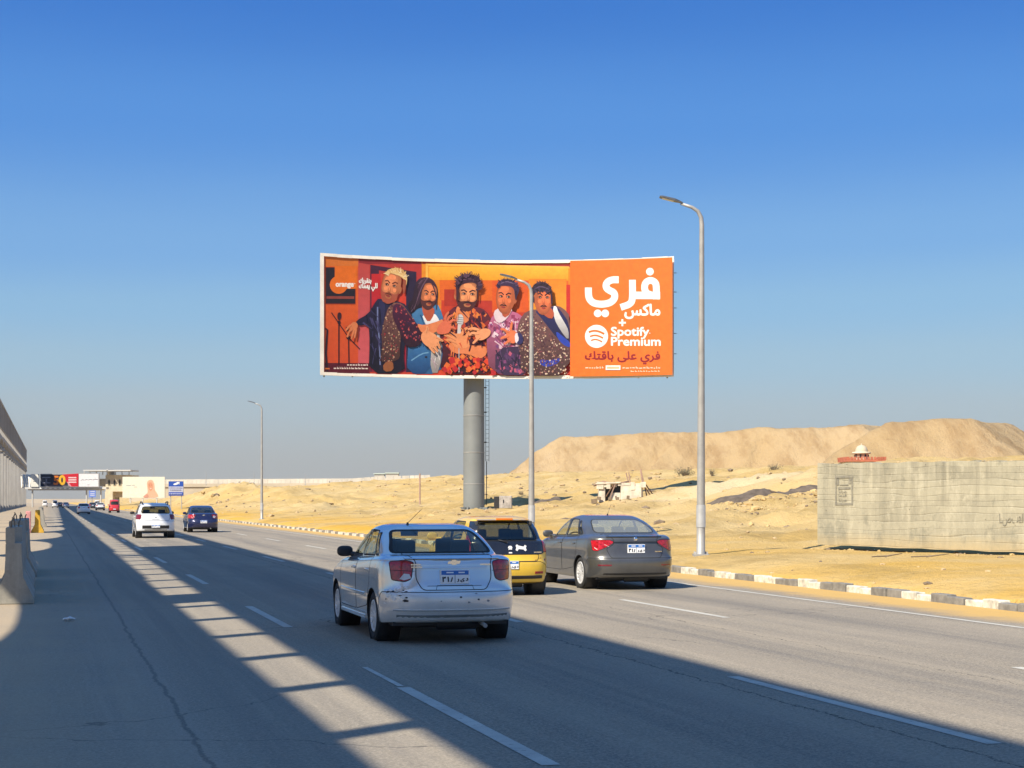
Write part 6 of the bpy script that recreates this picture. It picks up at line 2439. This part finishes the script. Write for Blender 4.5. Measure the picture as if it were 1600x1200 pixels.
# ---------------------------------------------------------------- silver saloon, nearest
P_SILVER = paint('silver_paint', (.72, .705, .67), .55, .17, .03)
P_SILVB = paint('scuffed_silver_paint', (.68, .665, .635), .3, .32, .12)
M_SCUFF = mat('scuffed_plastic', (.30, .31, .32), .8, nscale=18, namt=.6)
def silver_extra(c, parts):
    rear_bar(c, 'boot_spoiler', P_SILVER, -.60, .60, 1.035, 1.075, .03, .012)
    rear_bar(c, 'chrome_garnish', P_SILVER, -.40, .42, .925, .955, .018, .006)
    rear_bar(c, 'bumper_moulding', P_SILVER, -.74, .74, .405, .432, .016, .006, 20)
    rear_bar(c, 'lower_valance', mat('valance_grey', (.20, .215, .21), .6, nscale=3, namt=.3), -.70, .70, .295, .37, .004, .01, 20)
    bowtie(c, 0, 1.0, .075)
    bm = bmesh.new()
    for x, z, w in ((-.47, .975, .13), (-.455, .945, .15), (.40, .972, .13)):
        p, n = c.hit('r', x, z)
        k = 0
        while k < w:
            box(bm, x - w / 2 + k, x - w / 2 + k + .014, p.y - .004 - .02 * abs(x), p.y + .02, z - .008, z + .008)
            k += .019
    obj('badge', bm, M_CHROME, c.root)
    bm = bmesh.new()
    p, n = c.hit('r', .0, .965)
    lathe(bm, [(p.y - .006, .001), (p.y - .006, .012), (p.y + .01, .012)], 10, 'z', 0, Matrix.Rotation(radians(-90), 4, 'X') @ Matrix.Identity(4))
    bm.free()
    # scrapes on the left bumper corner
    random.seed(31)
    bm = bmesh.new()
    for k in range(34):
        x = random.gauss(-.70, .07); z = random.gauss(.60, .045)
        if x < -.82: continue
        p, n = c.hit('r', x, z)
        s = random.uniform(.008, .03)
        t = n.cross(Vector((0, 0, 1))).normalized(); b = n.cross(t)
        pts = [p + n * .003 + (t * cos(a) * s * random.uniform(.6, 1.8) + b * sin(a) * s * random.uniform(.3, .8)) for a in [i * 1.05 for i in range(6)]]
        f = bm.faces.new([bm.verts.new(q) for q in pts]); f.material_index = random.choice((0, 0, 1))
    for k in range(6):
        x = random.uniform(-.45, .6); z = random.choice((.47, .52, .56, .61)) + random.gauss(0, .02)
        p, n = c.hit('r', x, z)
        s = random.uniform(.006, .016)
        pts = [p + n * .003 + Vector((cos(a) * s * random.uniform(.6, 2.2), 0, sin(a) * s)) for a in [i * 1.05 for i in range(6)]]
        f = bm.faces.new([bm.verts.new(q) for q in pts]); f.material_index = random.choice((1, 2))
    obj('scrape', bm, [M_WHITE, M_DARK, M_SCUFF], c.root)
    antenna(c, -.25, 1.62, .16, -.12, .20)
    side_bar(c, 'rub_strip', P_SILVER, 1.35, 3.05, .56, .06)
    side_bar(c, 'sill_trim', P_SILVER, 1.35, 3.1, .27, .07, .02)
    # light sections inside the tail lamps
    for sg in (-1, 1):
        bm = bmesh.new()
        pts = [(.53, .81), (.61, .785), (.66, .80), (.61, .865), (.55, .86)]
        vv = []
        for x, z in pts:
            p, n = c.hit('r', sg * x, z); vv.append(bm.verts.new(p + n * .004))
        bm.faces.new(vv if sg < 0 else vv[::-1])
        obj('reverse_lamp', bm, M_LENSW if sg < 0 else M_DKRED, c.root)
    for sg in (-1, 1):
        bm = bmesh.new()
        vv = [bm.verts.new((sg * .31 + a, 1.12, 1.09 + b)) for a, b in ((-.13, 0), (.13, 0), (.13, .09), (-.13, .09))]
        bm.free()
SILVER = dict(
    rings=dict(L=4.5, hw=.8625, H=1.455, zs=.24, bz=(.44, .61), zbr=.29, er=.68, nr=2.75, tuck=.055),
    axles=(.93, 3.53), wr=.308, seal=.045, rim=.20, spokes=11, rwin=[(-.655, 1.105), (.655, 1.105), (.53, 1.375), (-.53, 1.375)],
    fwin=[(-.68, 1.02), (.68, 1.02), (.54, 1.37), (-.54, 1.37)],
    swin=[[(2.03, 1.045), (3.02, 1.02), (2.50, 1.345), (2.03, 1.375)], [(1.24, 1.06), (1.98, 1.045), (1.98, 1.375), (1.55, 1.365)], [(1.00, 1.07), (1.195, 1.062), (1.47, 1.345), (1.40, 1.34)]],
    doors=[[(2.0, .34), (3.12, .34), (3.16, .72), (3.08, 1.0), (2.0, 1.02)], [(1.28, .42), (1.98, .34), (1.98, 1.02), (1.10, 1.04), (1.10, .74)]],
    rear=[('tail_light', M_RED, [(.495, 1.005), (.60, 1.03), (.765, 1.01), (.745, .785), (.60, .765), (.53, .80)])],
    rear1=[('boot_lid', P_SILVER, [(-.55, 1.10), (-.47, 1.02), (-.475, .80), (-.40, .665), (.40, .665), (.475, .80), (.47, 1.02), (.55, 1.10)])],
    plate=(0, .825), handles=(2.15, 1.28), handle_z=.88, mirror=(2.98, 1.0), mirror_m=M_DARK, bumper=P_SILVB, extra=silver_extra,
    int=dict(belt=1.02, seat_h=1.0, dash=2.95, rows=((1.40, 2, .60), (2.22, 2, .60)), head=.25),
    seams=[('r', [(-.755, .905), (-.49, .895)]), ('r', [(.755, .905), (.49, .895)]), ('r', [(-.62, .905), (-.60, .77)]), ('r', [(-.34, .715), (.34, .715)]), ('r', [(-.24, .665), (-.22, .72), (.22, .72), (.24, .665)])])
p = px(713, 19.5, z=0)
build_car('saloon_car', 'silver saloon with a scraped rear bumper driving in the shade, nearest to the camera', 'cars on the road', (p.x, p.y, 0), 0, P_SILVER, SILVER)

# ---------------------------------------------------------------- grey saloon
P_GREY = paint('grey_paint', (.10, .099, .096), .45, .30, .15)
def grey_extra(c, parts):
    rear_bar(c, 'chrome_garnish', M_DARK, -.46, .46, .935, .958, .02, .006)
    rear_bar(c, 'bumper_moulding', M_DARK, -.66, .66, .29, .345, .006, .01, 20)
    rear_bar(c, 'boot_spoiler', P_GREY, -.58, .58, 1.045, 1.075, .03, .01)
    for sg in (-1, 1):
        x0, x1 = sorted((sg * .52, sg * .76))
        rear_bar(c, 'reflector', M_DKRED, x0, x1, .475, .51, .006, .004)
    bm = bmesh.new()
    p, n = c.hit('r', 0, 1.0)
    lathe(bm, [(p.y - .012, .001), (p.y - .014, .035), (p.y - .004, .045), (p.y + .01, .045)], 18, 'z', 0, Matrix.Identity(4))
    for v in bm.verts:
        v.co = Vector((v.co.x, v.co.z, 1.0 + v.co.y))
    obj('emblem', bm, M_CHROME, c.root)
    bm = bmesh.new()
    p, n = c.hit('r', .47, .755)
    for k in range(5): box(bm, .40 + k * .03, .42 + k * .03, p.y - .012, p.y + .02, .745, .765)
    obj('badge', bm, M_CHROME, c.root)
    for sg in (-1, 1):
        bm = bmesh.new()
        vv = []
        for x, z in ((.54, .855), (.76, .80), (.80, .835), (.62, .90)):
            p, n = c.hit('r', sg * x, z); vv.append(bm.verts.new(p + n * .004))
        bm.faces.new(vv if sg < 0 else vv[::-1])
        obj('reverse_lamp', bm, M_LENSW if sg < 0 else M_DKRED, c.root)
    antenna(c, 0, 1.75, .06, -.05, .22)
GREY = dict(
    rings=dict(L=4.53, hw=.895, H=1.47, zs=.23, bz=(.42, .60), belt=(1.02, .97, .94), zbr=.27, gb=(.60, 3.30), gm=(.95, 2.92), rf=(1.40, 2.45), top_r=1.39, wroof=.62, er=.62, nr=2.9),
    axles=(.93, 3.56), wr=.315, rim=.222, spokes=14, tw=.205, rwin=[(-.66, 1.12), (.66, 1.12), (.52, 1.375), (-.52, 1.375)],
    fwin=[(-.70, 1.03), (.70, 1.03), (.56, 1.385), (-.56, 1.385)], rwr=.11,
    swin=[[(2.08, 1.05), (3.08, 1.03), (2.52, 1.36), (2.08, 1.39)], [(1.30, 1.07), (2.02, 1.05), (2.02, 1.39), (1.58, 1.375)], [(1.02, 1.09), (1.25, 1.075), (1.50, 1.355), (1.42, 1.345)]],
    doors=[[(2.05, .34), (3.16, .34), (3.20, .72), (3.12, 1.0), (2.05, 1.02)], [(1.30, .42), (2.03, .34), (2.03, 1.02), (1.12, 1.05), (1.12, .74)]],
    rear=[('tail_light', M_RED, [(.46, .965), (.54, .99), (.84, .985), (.83, .78), (.76, .765), (.60, .84), (.46, .925)])],
    rear1=[('boot_lid', P_GREY, [(-.56, 1.10), (-.45, 1.0), (-.45, .90), (-.60, .82), (-.52, .635), (.52, .635), (.60, .82), (.45, .90), (.45, 1.0), (.56, 1.10)])],
    plate=(0, .815), handles=(2.2, 1.3), handle_z=.90, mirror=(3.05, 1.0), extra=grey_extra, glass=M_CLEAR, rglass=glass_mat('greenish_rear_glass', (.42, .50, .46), .05, .20, pale_sheen=.30),  # rear glass: hazy sky reflection put in as a pale film
    int=dict(belt=1.03, seat_h=1.0, dash=3.0, rows=((1.45, 2, .56), (2.3, 2, .52))), exhaust=False)
p = px(996, 31.4, z=0)
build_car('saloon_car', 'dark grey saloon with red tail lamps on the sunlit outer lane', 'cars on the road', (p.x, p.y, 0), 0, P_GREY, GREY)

# ---------------------------------------------------------------- yellow taxi
P_YEL = paint('taxi_yellow', (.74, .47, .035), 0, .35, .12)
P_BLK = paint('black_panel', (.014, .014, .016), 0, .22, .2)
def taxi_extra(c, parts):
    rear_bar(c, 'bumper_moulding', M_DARK, -.66, .66, .30, .385, .014, .02, 20)
    for sg in (-1, 1):
        x0, x1 = sorted((sg * .50, sg * .68)); rear_bar(c, 'fog_lamp', M_RED, x0, x1, .40, .455, .006, .006)
        bm = bmesh.new()
        vv = []
        for x, z in ((.50, .66), (.62, .70), (.74, .68), (.73, .64), (.52, .645)):
            p, n = c.hit('r', sg * x, z); vv.append(bm.verts.new(p + n * .004))
        bm.faces.new(vv if sg < 0 else vv[::-1]); obj('reflector', bm, M_DKRED, c.root)
    rear_bar(c, 'roof_spoiler', P_YEL, -.50, .50, 1.385, 1.42, .10, .012)
    p, n = c.hit('r', 0, 1.41)
    bm = bmesh.new(); box(bm, -.16, .16, p.y - .135, p.y - .095, 1.40, 1.435, 0, .01); obj('brake_light', bm, M_AMBER, c.root)
    p, n = c.hit('r', 0, 1.0)
    bm = bmesh.new(); tube(bm, [(-.02, p.y - .02, .985), (-.04, p.y - .04, 1.0), (-.2, p.y - .01, 1.04)], [.02, .012, .006], 6); obj('wiper', bm, M_DARK, c.root)
    # white stickers on the tailgate: a bone shape and a small heart
    bm = bmesh.new()
    def stk(pts, ox, oz, s, zr=0):
        vv = []
        for a, b in pts:
            q, n = c.hit('r', ox + a * s, oz + b * s); vv.append(bm.verts.new(q + n * .004))
        bm.faces.new(vv)
    stk([(-1.1, .45), (-.8, .7), (-.5, .45), (.5, .25), (.8, .6), (1.15, .35), (.95, 0), (1.15, -.4), (.8, -.65), (.5, -.3), (-.5, -.2), (-.8, -.6), (-1.15, -.4), (-.95, .05)], .24, .885, .095)
    stk([(-1, 0), (-.6, .8), (0, .9), (.6, .8), (1, 0), (.5, -.2), (.9, -.7), (0, -.55), (-.9, -.7), (-.5, -.2)], .03, .885, .045)
    stk([(-1, .3), (1, .3), (1, -.4), (-1, -.4)], .03, .80, .032)
    obj('sticker', bm, M_WHITE, c.root)
    bm = bmesh.new()
    for k in range(6):
        q, n = c.hit('r', .50 + k * .028, .80); box(bm, .49 + k * .028, .51 + k * .028, q.y - .01, q.y + .02, .79, .815)
    obj('badge', bm, M_CHROME, c.root)
    for sg in (-1, 1):
        q, n = c.hit('u', sg * .52, .46)
        bm = bmesh.new()
        box(bm, q.x - .025, q.x + .025, q.y - .08, q.y + .04, q.z - .05, q.z + .03, 0, .015)
        obj('roof_clamp', bm, mat('clamp_grey', (.05, .05, .05), .6), c.root)
    bm = bmesh.new()
    box(bm, -.30, .30, p.y - .026, p.y + .02, .665, .735, 0, .006)
    obj('plate_garnish', bm, mat('pale_garnish', (.5, .48, .44), .5), c.root)
TAXI = dict(
    rings=dict(L=3.75, hw=.82, H=1.47, zs=.23, bz=(.44, .60), belt=(1.0, .97, .93), hood=(.90, .78), nose=.72, gb=(.17, 2.75), gm=(.24, 2.35), rf=(.46, 1.92), top_r=1.40, wroof=.565, er=.5, nr=3.1, deck=1.045, zbr=.26, tuck=.03),
    axles=(.58, 3.02), wr=.29, rim=.185, spokes=0, rimm=M_GALV, tw=.175, rwin=[(-.60, 1.02), (.60, 1.02), (.48, 1.355), (-.48, 1.355)], rwy=.8,
    fwin=[(-.66, 1.03), (.66, 1.03), (.54, 1.37), (-.54, 1.37)],
    swin=[[(1.62, 1.04), (2.55, 1.03), (2.02, 1.355), (1.62, 1.375)], [(.80, 1.05), (1.57, 1.04), (1.57, 1.375), (.86, 1.365)]],
    doors=[[(1.6, .34), (2.62, .34), (2.66, .72), (2.60, 1.0), (1.6, 1.01)], [(.96, .42), (1.58, .34), (1.58, 1.01), (.72, 1.02), (.72, .74)]],
    rear=[('tail_light', M_RED, [(.665, 1.12), (.80, 1.12), (1.0, .98), (1.0, .82), (.70, .80)]), ],
    rear1=[('tailgate', P_BLK, [(-.62, 1.375), (-.70, 1.15), (-.72, .79), (-.60, .765), (.60, .765), (.72, .79), (.70, 1.15), (.62, 1.375)]),
           ('tailgate', P_YEL, [(-.60, .765), (-.56, .64), (.56, .64), (.60, .765)])],
    plate=(0, .575, .34, .15), handles=(1.75, .85), handle_z=.90, mirror=(2.5, 1.0), extra=taxi_extra, exhaust=False, rglass=M_TINT,
    int=dict(belt=1.03, seat_h=1.0, dash=2.5, rows=((.95, 2, .5), (1.75, 2, .5))))
p = px(796.5, 29.4, z=0)
build_car('taxi_car', 'yellow hatchback taxi with a black tailgate between the silver and grey saloons', 'cars on the road', (p.x, p.y, 0), 0, P_YEL, TAXI)

# ---------------------------------------------------------------- white crossover
P_WHITE = paint('white_car_paint', (.72, .74, .76), 0, .3, .06)
def suv_extra(c, parts):
    rear_bar(c, 'lower_bumper', M_DARK, -.62, .62, .42, .62, .012, .03, 16)
    rear_bar(c, 'skid_plate', M_GALV, -.52, .52, .36, .44, .02, .02, 16)
    for sg in (-1, 1):
        bm = bmesh.new()
        tube(bm, [(sg * .58, .5, 1.60), (sg * .60, .62, 1.70), (sg * .62, 1.4, 1.72), (sg * .60, 2.0, 1.68), (sg * .58, 2.1, 1.62)], .028, 8)
        obj('roof_rail', bm, M_DARK, c.root)
    bm = bmesh.new(); p, n = c.hit('r', 0, .98); box(bm, -.05, .05, p.y - .01, p.y + .02, .97, 1.0, 0, .004); obj('emblem', bm, M_CHROME, c.root)
    bm = bmesh.new()
    for k in range(6): box(bm, -.18 + k * .06, -.14 + k * .06, c.hit('r', 0, .88)[0].y - .008, c.hit('r', 0, .88)[0].y + .03, .875, .90)
    obj('badge', bm, M_GALV, c.root)
SUV = dict(
    rings=dict(L=4.3, hw=.91, H=1.66, zs=.32, bz=(.55, .78), belt=(1.12, 1.08, 1.05), hood=(1.03, .92), nose=.84, gb=(.18, 3.1), gm=(.27, 2.75), rf=(.48, 2.35), top_r=1.58, wroof=.64, er=.55, nr=3.0, deck=1.16, zbr=.36, tuck=.03),
    axles=(.80, 3.47), wr=.345, rim=.21, spokes=10, tw=.215, rwin=[(-.68, 1.16), (.68, 1.16), (.60, 1.5), (-.60, 1.5)], rwr=.12, rwy=.9,
    fwin=[(-.72, 1.18), (.72, 1.18), (.58, 1.54), (-.58, 1.54)],
    swin=[[(1.92, 1.16), (2.9, 1.15), (2.42, 1.53), (1.92, 1.55)], [(.75, 1.17), (1.86, 1.16), (1.86, 1.55), (.85, 1.53)]],
    doors=[[(1.9, .46), (3.02, .46), (3.05, .9), (2.95, 1.12), (1.9, 1.13)], [(1.2, .55), (1.88, .46), (1.88, 1.13), (.98, 1.14), (.98, .9)]],
    rear=[('tail_light', M_DKRED, [(.64, 1.13), (1.0, 1.13), (1.0, .90), (.70, .88)])],
    rear1=[('tailgate', P_WHITE, [(-.66, 1.58), (-.70, 1.12), (-.62, .84), (.62, .84), (.70, 1.12), (.66, 1.58)])],
    plate=(0, .56, .38, .14), handles=(2.05, 1.15), handle_z=1.02, mirror=(2.85, 1.12), mirror_m=M_DARK, extra=suv_extra, exhaust=False, glass=M_TINT, rglass=M_GLASS,
    int=dict(belt=1.15, floor=.45, seat_h=1.12, dash=2.9, rows=((1.1, 2, .5), (2.1, 2, .5))))
p = px(243.5, 75.5, z=0)
build_car('crossover_car', 'white crossover with black roof rails driving over the sunlit patch', 'cars on the road', (p.x, p.y, 0), 0, P_WHITE, SUV)

# ---------------------------------------------------------------- navy saloon
P_NAVY = paint('navy_paint', (.018, .022, .075), .3, .25, .1)
def navy_extra(c, parts):
    bowtie(c, 0, .965, .075)
    for sg in (-1, 1):
        bm = bmesh.new()
        vv = []
        for x, z in ((.50, .84), (.62, .80), (.68, .90), (.56, .96)):
            p, n = c.hit('r', sg * x, z); vv.append(bm.verts.new(p + n * .004))
        bm.faces.new(vv if sg < 0 else vv[::-1])
        obj('reverse_lamp', bm, M_LENSW, c.root)
NAVY = dict(SILVER)
NAVY.update(rings=dict(SILVER['rings'], hw=.845, L=4.4, H=1.50, wroof=.59), bumper=P_NAVY, mirror_m=P_NAVY, extra=navy_extra, glass=M_TINT, rglass=M_TINT,
    rear=[('tail_light', M_RED, [(.44, 1.0), (1.0, 1.0), (1.0, .80), (.55, .78)])], rear1=[('boot_lid', P_NAVY, [(-.52, 1.10), (-.44, 1.0), (-.52, .76), (-.42, .64), (.42, .64), (.52, .76), (.44, 1.0), (.52, 1.10)])],
    plate=(0, .60, .36, .16), seams=[])
p = px(318.5, 89.2, z=0)
build_car('saloon_car', 'navy blue saloon ahead of the white crossover on the sunny side', 'cars on the road', (p.x, p.y, 0), 0, P_NAVY, NAVY)

# ---------------------------------------------------------------- far cars
P_RED = paint('red_paint', (.55, .025, .03), 0, .35, .1)
P_WH2 = paint('far_white_paint', (.70, .70, .69), 0, .35, .08)
P_DK = paint('far_dark_paint', (.04, .042, .05), .2, .3, .1)
P_SV = paint('far_silver_paint', (.45, .47, .50), .3, .35, .1)
FAR = dict(SILVER)
FAR.update(low=True, interior=False, glass=M_BLACK, rglass=M_BLACK, bumper=P_WH2, extra=lambda c, p: None, seams=[], rear1=[], int={}, mirror_m=P_DK)
FARD = dict(FAR); FARD.update(bumper=P_DK)
FARS = dict(FAR); FARS.update(bumper=P_SV)
VAN = dict(SUV)
VAN.update(low=True, interior=False, glass=M_BLACK, rglass=M_BLACK, cat='van', extra=lambda c, p: None, rear1=[], int={}, mirror_m=P_RED, bumper=P_RED,
    rings=dict(SUV['rings'], H=1.98, hw=.78, wroof=.60, rf=(.30, 2.7), gm=(.24, 2.95), top_r=1.88), rwin=[(-.55, 1.2), (.55, 1.2), (.5, 1.7), (-.5, 1.7)],
    rear=[('tail_light', M_DKRED, [(.58, 1.1), (1.0, 1.1), (1.0, .8), (.62, .8)])])
WVAN = dict(VAN); WVAN.update(bumper=P_WH2, mirror_m=P_WH2)
G = 'cars on the road'
def far_car(name, label, x, d, pm, sp, grp=G):
    p = px(x, d, z=0)
    return build_car(name, label, grp, (p.x, p.y, 0), 0, pm, sp)
far_car('saloon_car', 'white saloon in the shade, leftmost of the nearer distant cars', 131, 216, P_WH2, FAR)
far_car('small_van', 'tall red van on the right of the distant traffic', 179, 240, P_RED, VAN)
far_car('saloon_car', 'white and dark saloon between the white saloon and the red van', 157, 300, P_WH2, FARD)
far_car('saloon_car', 'distant black saloon half hidden behind the cars near the footbridge', 145, 360, P_DK, FARD)
far_car('small_van', 'tiny white van beyond the footbridge on the left lanes', 86, 430, P_WH2, WVAN)
far_car('saloon_car', 'tiny dark saloon right of the tiny white van', 94, 470, P_DK, FARD)
far_car('saloon_car', 'tiny silver saloon under the middle of the footbridge', 103, 420, P_SV, FARS)
far_car('small_van', 'tiny pale van at the far left end of the traffic', 70, 480, P_WH2, WVAN)
far_car('small_van', 'small white van behind the black saloon near the right footbridge pier', 152, 400, P_WH2, WVAN)

# ================================================================== AIR
bm = bmesh.new()
box(bm, -900, 900, -120, 1650, -1.4, 60)
me = bpy.data.meshes.new('haze'); bm.to_mesh(me); bm.free()
hm = bpy.data.materials.new('haze')
hm.use_nodes = True
hm.node_tree.nodes.remove(hm.node_tree.nodes['Principled BSDF'])
pv = hm.node_tree.nodes.new('ShaderNodeVolumePrincipled')
pv.inputs['Color'].default_value = (.86, .85, .83, 1)
pv.inputs['Density'].default_value = 0.00013
pv.inputs['Anisotropy'].default_value = 0.3
hm.node_tree.links.new(pv.outputs[0], hm.node_tree.nodes['Material Output'].inputs['Volume'])
me.materials.append(hm)
hz = bpy.data.objects.new('haze', me)
COL.objects.link(hz)
hz['kind'] = 'stuff'
